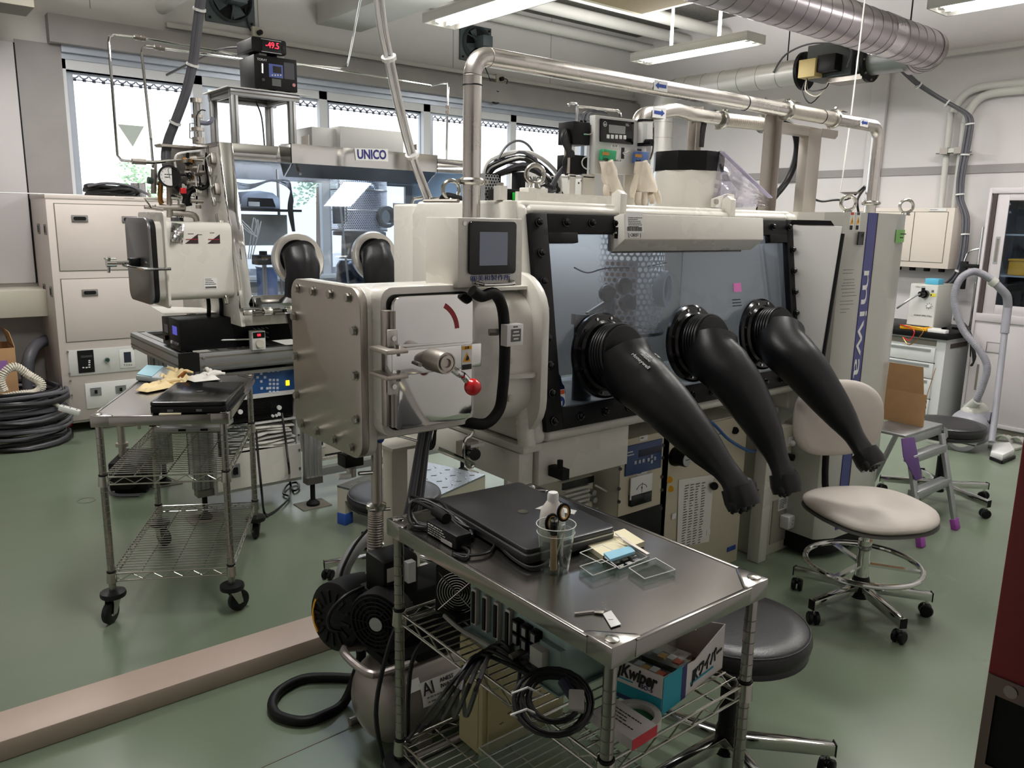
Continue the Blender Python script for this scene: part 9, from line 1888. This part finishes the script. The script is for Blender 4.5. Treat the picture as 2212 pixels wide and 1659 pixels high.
r0,r1=at(2118,490,x=rx_),at(2105,640,x=rx_);obj('rod',MB().cyl((rx_,r1 .y,bz),(rx_,r1 .y,r0 .z),.012,n=14),M['chrome'],SDR);obj('stand_base',MB().box((rx_-.1,r1 .y-.06,bz+.0005),(rx_+.1,r1 .y+.1,bz+.014)),M['black'],SDR)
p=at(2083,570,x=rx_);obj('post_holder',MB().box((rx_-.02,p.y-.025,p.z-.2),(rx_+.02,p.y+.025,p.z+.02)),M['blackm'],SDR,bev=.003);q=at(2108,574,x=rx_);obj('boss_clamp',MB().box((rx_-.025,q.y-.04,q.z-.02),(rx_+.025,p.y,q.z+.01)),M['blackm'],SDR,bev=.003);obj('bent_tube',MB().tube([p+V(0,0,.02),at(2086,558,x=rx_),at(2095,543,x=rx_),at(2123,536,x=rx_)],.007,8,sm=4),M['chrome'],SDR)
for i in range(3):obj('cable',MB().tube([at(2112+i,600,x=rx_-.02),at(2106+2*i,650,x=rx_-.02),at(2100+3*i,675,x=rx_-.02),V(rx_-.02,r1 .y-.02-.01*i,bz+.02)],.005,6,sm=3),M['cableg'],SDR)
KC=thing('bench_cables','black looped cables hanging off the bench end by the grey cabinet','cable',at(2100,790,x=6.5))
for i in range(4):obj('cable',MB().tube([at(2060,690,x=6.55)+V(0,0,.01*i),at(2090,706,x=6.52),at(2105-3*i,740,x=6.5),at(2120-8*i,752+6*i,x=6.5),at(2098,730+5*i,x=6.49),at(2108-2*i,770+i*5,x=6.49),at(2096,790,x=6.49)],.005,6,sm=4),M['cable'],KC)
GCB=thing('storage_cabinet','grey steel cabinet with sliding glass doors and yellow bins, right edge','cabinet',(6.8,1.9,0));gx=6.57;gy0,gy1=1.2,2.53;gw=mat('cabinet_lilac_grey',(190,184,186),.45);gt_=1.81;gm0=.86
for q in(((gx,gy0,.04),(XW-.01,gy0+.02,gt_)),((gx,gy1-.02,.04),(XW-.01,gy1,gt_)),((XW-.03,gy0+.02,.04),(XW-.01,gy1-.02,gt_)),((gx,gy0+.02,gt_-.04),(XW-.03,gy1-.02,gt_)),((gx,gy0+.02,gm0-.03),(XW-.03,gy1-.02,gm0+.03)),((gx,gy0+.02,.04),(XW-.03,gy1-.02,.07))):obj('panel',MB().box(*q),gw,GCB,bev=.002)
obj('plinth',MB().box((gx+.02,gy0+.01,0),(XW-.02,gy1-.01,.04)),M['dgrey'],GCB)
for i,(y0,y1,x)in enumerate(((gy1-.7,gy1-.06,gx+.01),(gy0+.02,gy0+.7,gx+.03))):
 d_=obj('glass_door',MB().box((x,y0,gm0+.03),(x+.016,y0+.06,gt_-.04)).box((x,y1-.08,gm0+.03),(x+.016,y1,gt_-.04)).box((x,y0+.06,gm0+.03),(x+.016,y1-.08,gm0+.1)).box((x,y0+.06,gt_-.09),(x+.016,y1-.08,gt_-.04)),gw,GCB,bev=.0015);obj('glass',MB().box((x+.006,y0+.06,gm0+.1),(x+.009,y1-.08,gt_-.09)),M['gbglass'],d_);o=obj('finger_pull',MB().box((x-.002,y1-.055,1.26),(x,y1-.025,1.46)),M['alu'],d_);obj('pull_slot',MB().box((x-.003,y1-.048,1.275),(x-.0015,y1-.032,1.445)),M['dgrey'],o)
 d_=obj('lower_door',MB().box((x,y0-.01,.07),(x+.016,y1+.04,gm0-.03)),gw,GCB,bev=.002);o=obj('ring_pull',MB().box((x-.003,y1-.16,.6),(x,y1-.06,.68)),M['alu'],d_);obj('pull_recess',MB().box((x-.004,y1-.152,.607),(x-.002,y1-.068,.673)),gw,o);obj('pull_slot',MB().box((x-.003,y1-.03,.3),(x,y1-.015,.5)),M['dgrey'],d_)
obj('seal_strip',MB().box((gx+.002,gy1-.058,gm0+.03),(gx+.01,gy1-.03,gt_-.04)),mat('seal_brown',(60,48,46),.6),GCB);obj('dark_back',MB().box((XW-.04,gy0+.02,gm0+.03),(XW-.03,gy1-.02,gt_-.04)),mat('cabinet_inner',(66,62,58),.7),GCB)
for z in(1.18,1.48):obj('shelf',MB().box((gx+.06,gy0+.02,z-.012),(XW-.05,gy1-.02,z)),M['mgrey'],GCB)
for i in range(3):
 y1=gy1-.16-.24*i;b_=thing('storage_bin',('yellow storage bin on the lower cabinet shelf, leftmost','yellow storage bin on the lower cabinet shelf, cut by the picture edge','yellow storage bin on the lower cabinet shelf, out of the picture')[i],'bin',(gx+.2,y1-.1,1.181),'yellow bins in the cabinet')
 obj('bin_body',MB().box((gx+.1,y1-.22,1.181),(gx+.4,y1,1.29)),M['yellow'],b_,bev=.006);obj('bin_lip',MB().box((gx+.092,y1-.224,1.285),(gx+.4,y1+.004,1.3)),M['yellow'],b_,bev=.003)
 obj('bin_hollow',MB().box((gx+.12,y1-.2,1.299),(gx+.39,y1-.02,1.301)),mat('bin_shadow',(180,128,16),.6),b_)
ap_=thing('white_appliance','white rounded appliance with a round cap on the upper cabinet shelf','appliance',(gx+.2,gy1-.27,1.481));ay_=gy1-.28
obj('body',MB().lathe([(0,0),(.075,0),(.078,.03),(.065,.1),(.03,.15),(.02,.17),(0,.17)],(gx+.2,ay_,1.481),n=24),M['white'],ap_,ang=50);obj('cap',MB().lathe([(0,.18),(.04,.18),(.045,.2),(.04,.22),(0,.225)],(gx+.2,ay_,1.481),n=20),M['white'],ap_);obj('neck',MB().cyl((gx+.2,ay_,1.64),(gx+.2,ay_,1.67),.015,n=10),M['blackm'],ap_);obj('round_key',MB().cyl((gx+.13,ay_,1.55),(gx+.118,ay_,1.55),.014,n=14),M['mgrey'],ap_)
single('white_carton',MB().box((gx+.12,gy1-.6,1.481),(gx+.35,gy1-.37,1.66)),M['white'],'plain white box right of the appliance on the upper cabinet shelf','box',bev=.002)
# vacuum cleaner
VC=thing('vacuum_cleaner','pale lilac grey canister vacuum cleaner with looping hose before the cabinet','vacuum cleaner',(5.85,2.2,0));vm=mat('vacuum_grey',(146,145,153),.4,noise=.01);vx=5.9
def vq2(px,py,x=5.9):return at(px,py,x=x)
c=V(5.95,2.2,.155);obj('canister',MB().ball(c,.15,24,(1.25,.95,.88)),vm,VC,ang=60);obj('top_shell',MB().ball(c+V(.02,.0,.1),.1,18,(1.2,.8,.8)),M['mgrey'],VC,ang=60)
w_=at(2098,955,x=5.78);obj('side_wheel',MB().lathe([(0,-.02),(.085,-.02),(.105,-.012),(.105,.012),(.08,.025),(0,.028)],V(5.8,2.2,.108),(-1,-.1,0),30),vm,VC);obj('wheel_disc',MB().lathe([(0,.025),(.07,.022),(.072,.028),(0,.031)],V(5.8,2.2,.108),(-1,-.1,0),28),M['mgrey'],VC)
obj('dark_vent',MB().ball(c+V(-.02,-.1,.06),.045,14,(.8,1,.8)),M['black'],VC);obj('front_bumper',MB().box((5.72,2.28,.03),(5.8,2.4,.07)),M['mgrey'],VC,bev=.01)
hp2=[c+V(-.02,.05,.13),at(2108,865,x=5.88),at(2125,825,x=5.88),at(2132,790,x=5.88),at(2115,755,x=5.88),at(2082,715,x=5.88),at(2065,670,x=5.88),at(2062,635,x=5.88),at(2075,602,x=5.9),at(2100,587,x=5.95),at(2122,592,x=6.0),at(2140,603,x=6.05)]
hs_=smooth([Vector(p)for p in hp2],14);obj('hose',MB().tube(hs_,.023,12),vm,VC);n_=0
for i in range(2,len(hs_)-1,1):n_+=1;obj('hose_rib',MB().torus(hs_[i],hs_[i+1]-hs_[i-1],.0232,.0022,12,5),vm,VC)
obj('hose_cuff',MB().cyl(c+V(-.02,.05,.1),at(2112,865,x=5.88),.033,n=16),M['mgrey'],VC);hn=[hp2[-1],at(2160,622,x=6.1),at(2175,640,x=6.15),at(2177,665,x=6.18)]
obj('handle_bend',MB().tube(hn,.028,12,sm=4),vm,VC);obj('handle_collar',MB().cyl(at(2140,604,x=6.05),at(2150,612,x=6.07),.033,n=16),M['mgrey'],VC);fz_=at(2138,975,z=.04)
wd=[at(2177,660,x=6.18),at(2170,720,x=6.15),at(2155,850,x=6.02),at(2142,955,x=fz_.x)];obj('wand',MB().tube(wd[:2],.028,12),vm,VC);obj('wand',MB().tube(wd[1:],.021,12),vm,VC);obj('wand_clip',MB().bar(at(2138,890,x=5.93),at(2132,925,x=5.92),.03,.05),mat('clip_lilac',(140,138,150),.5),VC)
fl_=obj('floor_head',MB().prism([at(2138,990,z=.001),at(2165,998,z=.001),at(2190,985,z=.001),at(2180,968,z=.001),at(2142,972,z=.001)],(0,0,.05)),M['white'],VC,bev=.012);obj('head_edge',MB().bar(at(2139,989,z=.012),at(2164,999,z=.012),.012,.02,(0,0,1)).bar(at(2164,999,z=.012),at(2192,987,z=.012),.012,.02,(0,0,1)),M['black'],fl_)
# slippers
for i,(px,py,lab)in enumerate(((2162,962,'grey slipper nearer the vacuum wand'),(2192,966,'grey slipper at the right edge by the cabinet'))):
 p=at(px,py,z=0);t=thing('slipper',lab,'slipper',p,'slippers by the cabinet');pts=[p+V(a,b,0)for a,b in((-.13,-.04),(-.05,-.05),(.09,-.045),(.13,0),(.09,.045),(-.05,.05),(-.13,.04),(-.15,0))]
 obj('sole',MB().prism(pts,(0,0,.022)),M['mgrey'],t,bev=.006);obj('strap',MB().sheet([[p+V(.0+.09*u,.05*math.cos(a),.02+.05*math.sin(a)*(1-.25*u))for a in[PI*k/8 for k in range(9)]]for u in(0,.5,1)],.008),M['mgrey'],t,ang=60);obj('strap_mark',MB().obox(p+V(.04,0,.071),(.04,.025,.002)),M['dgrey'],t)
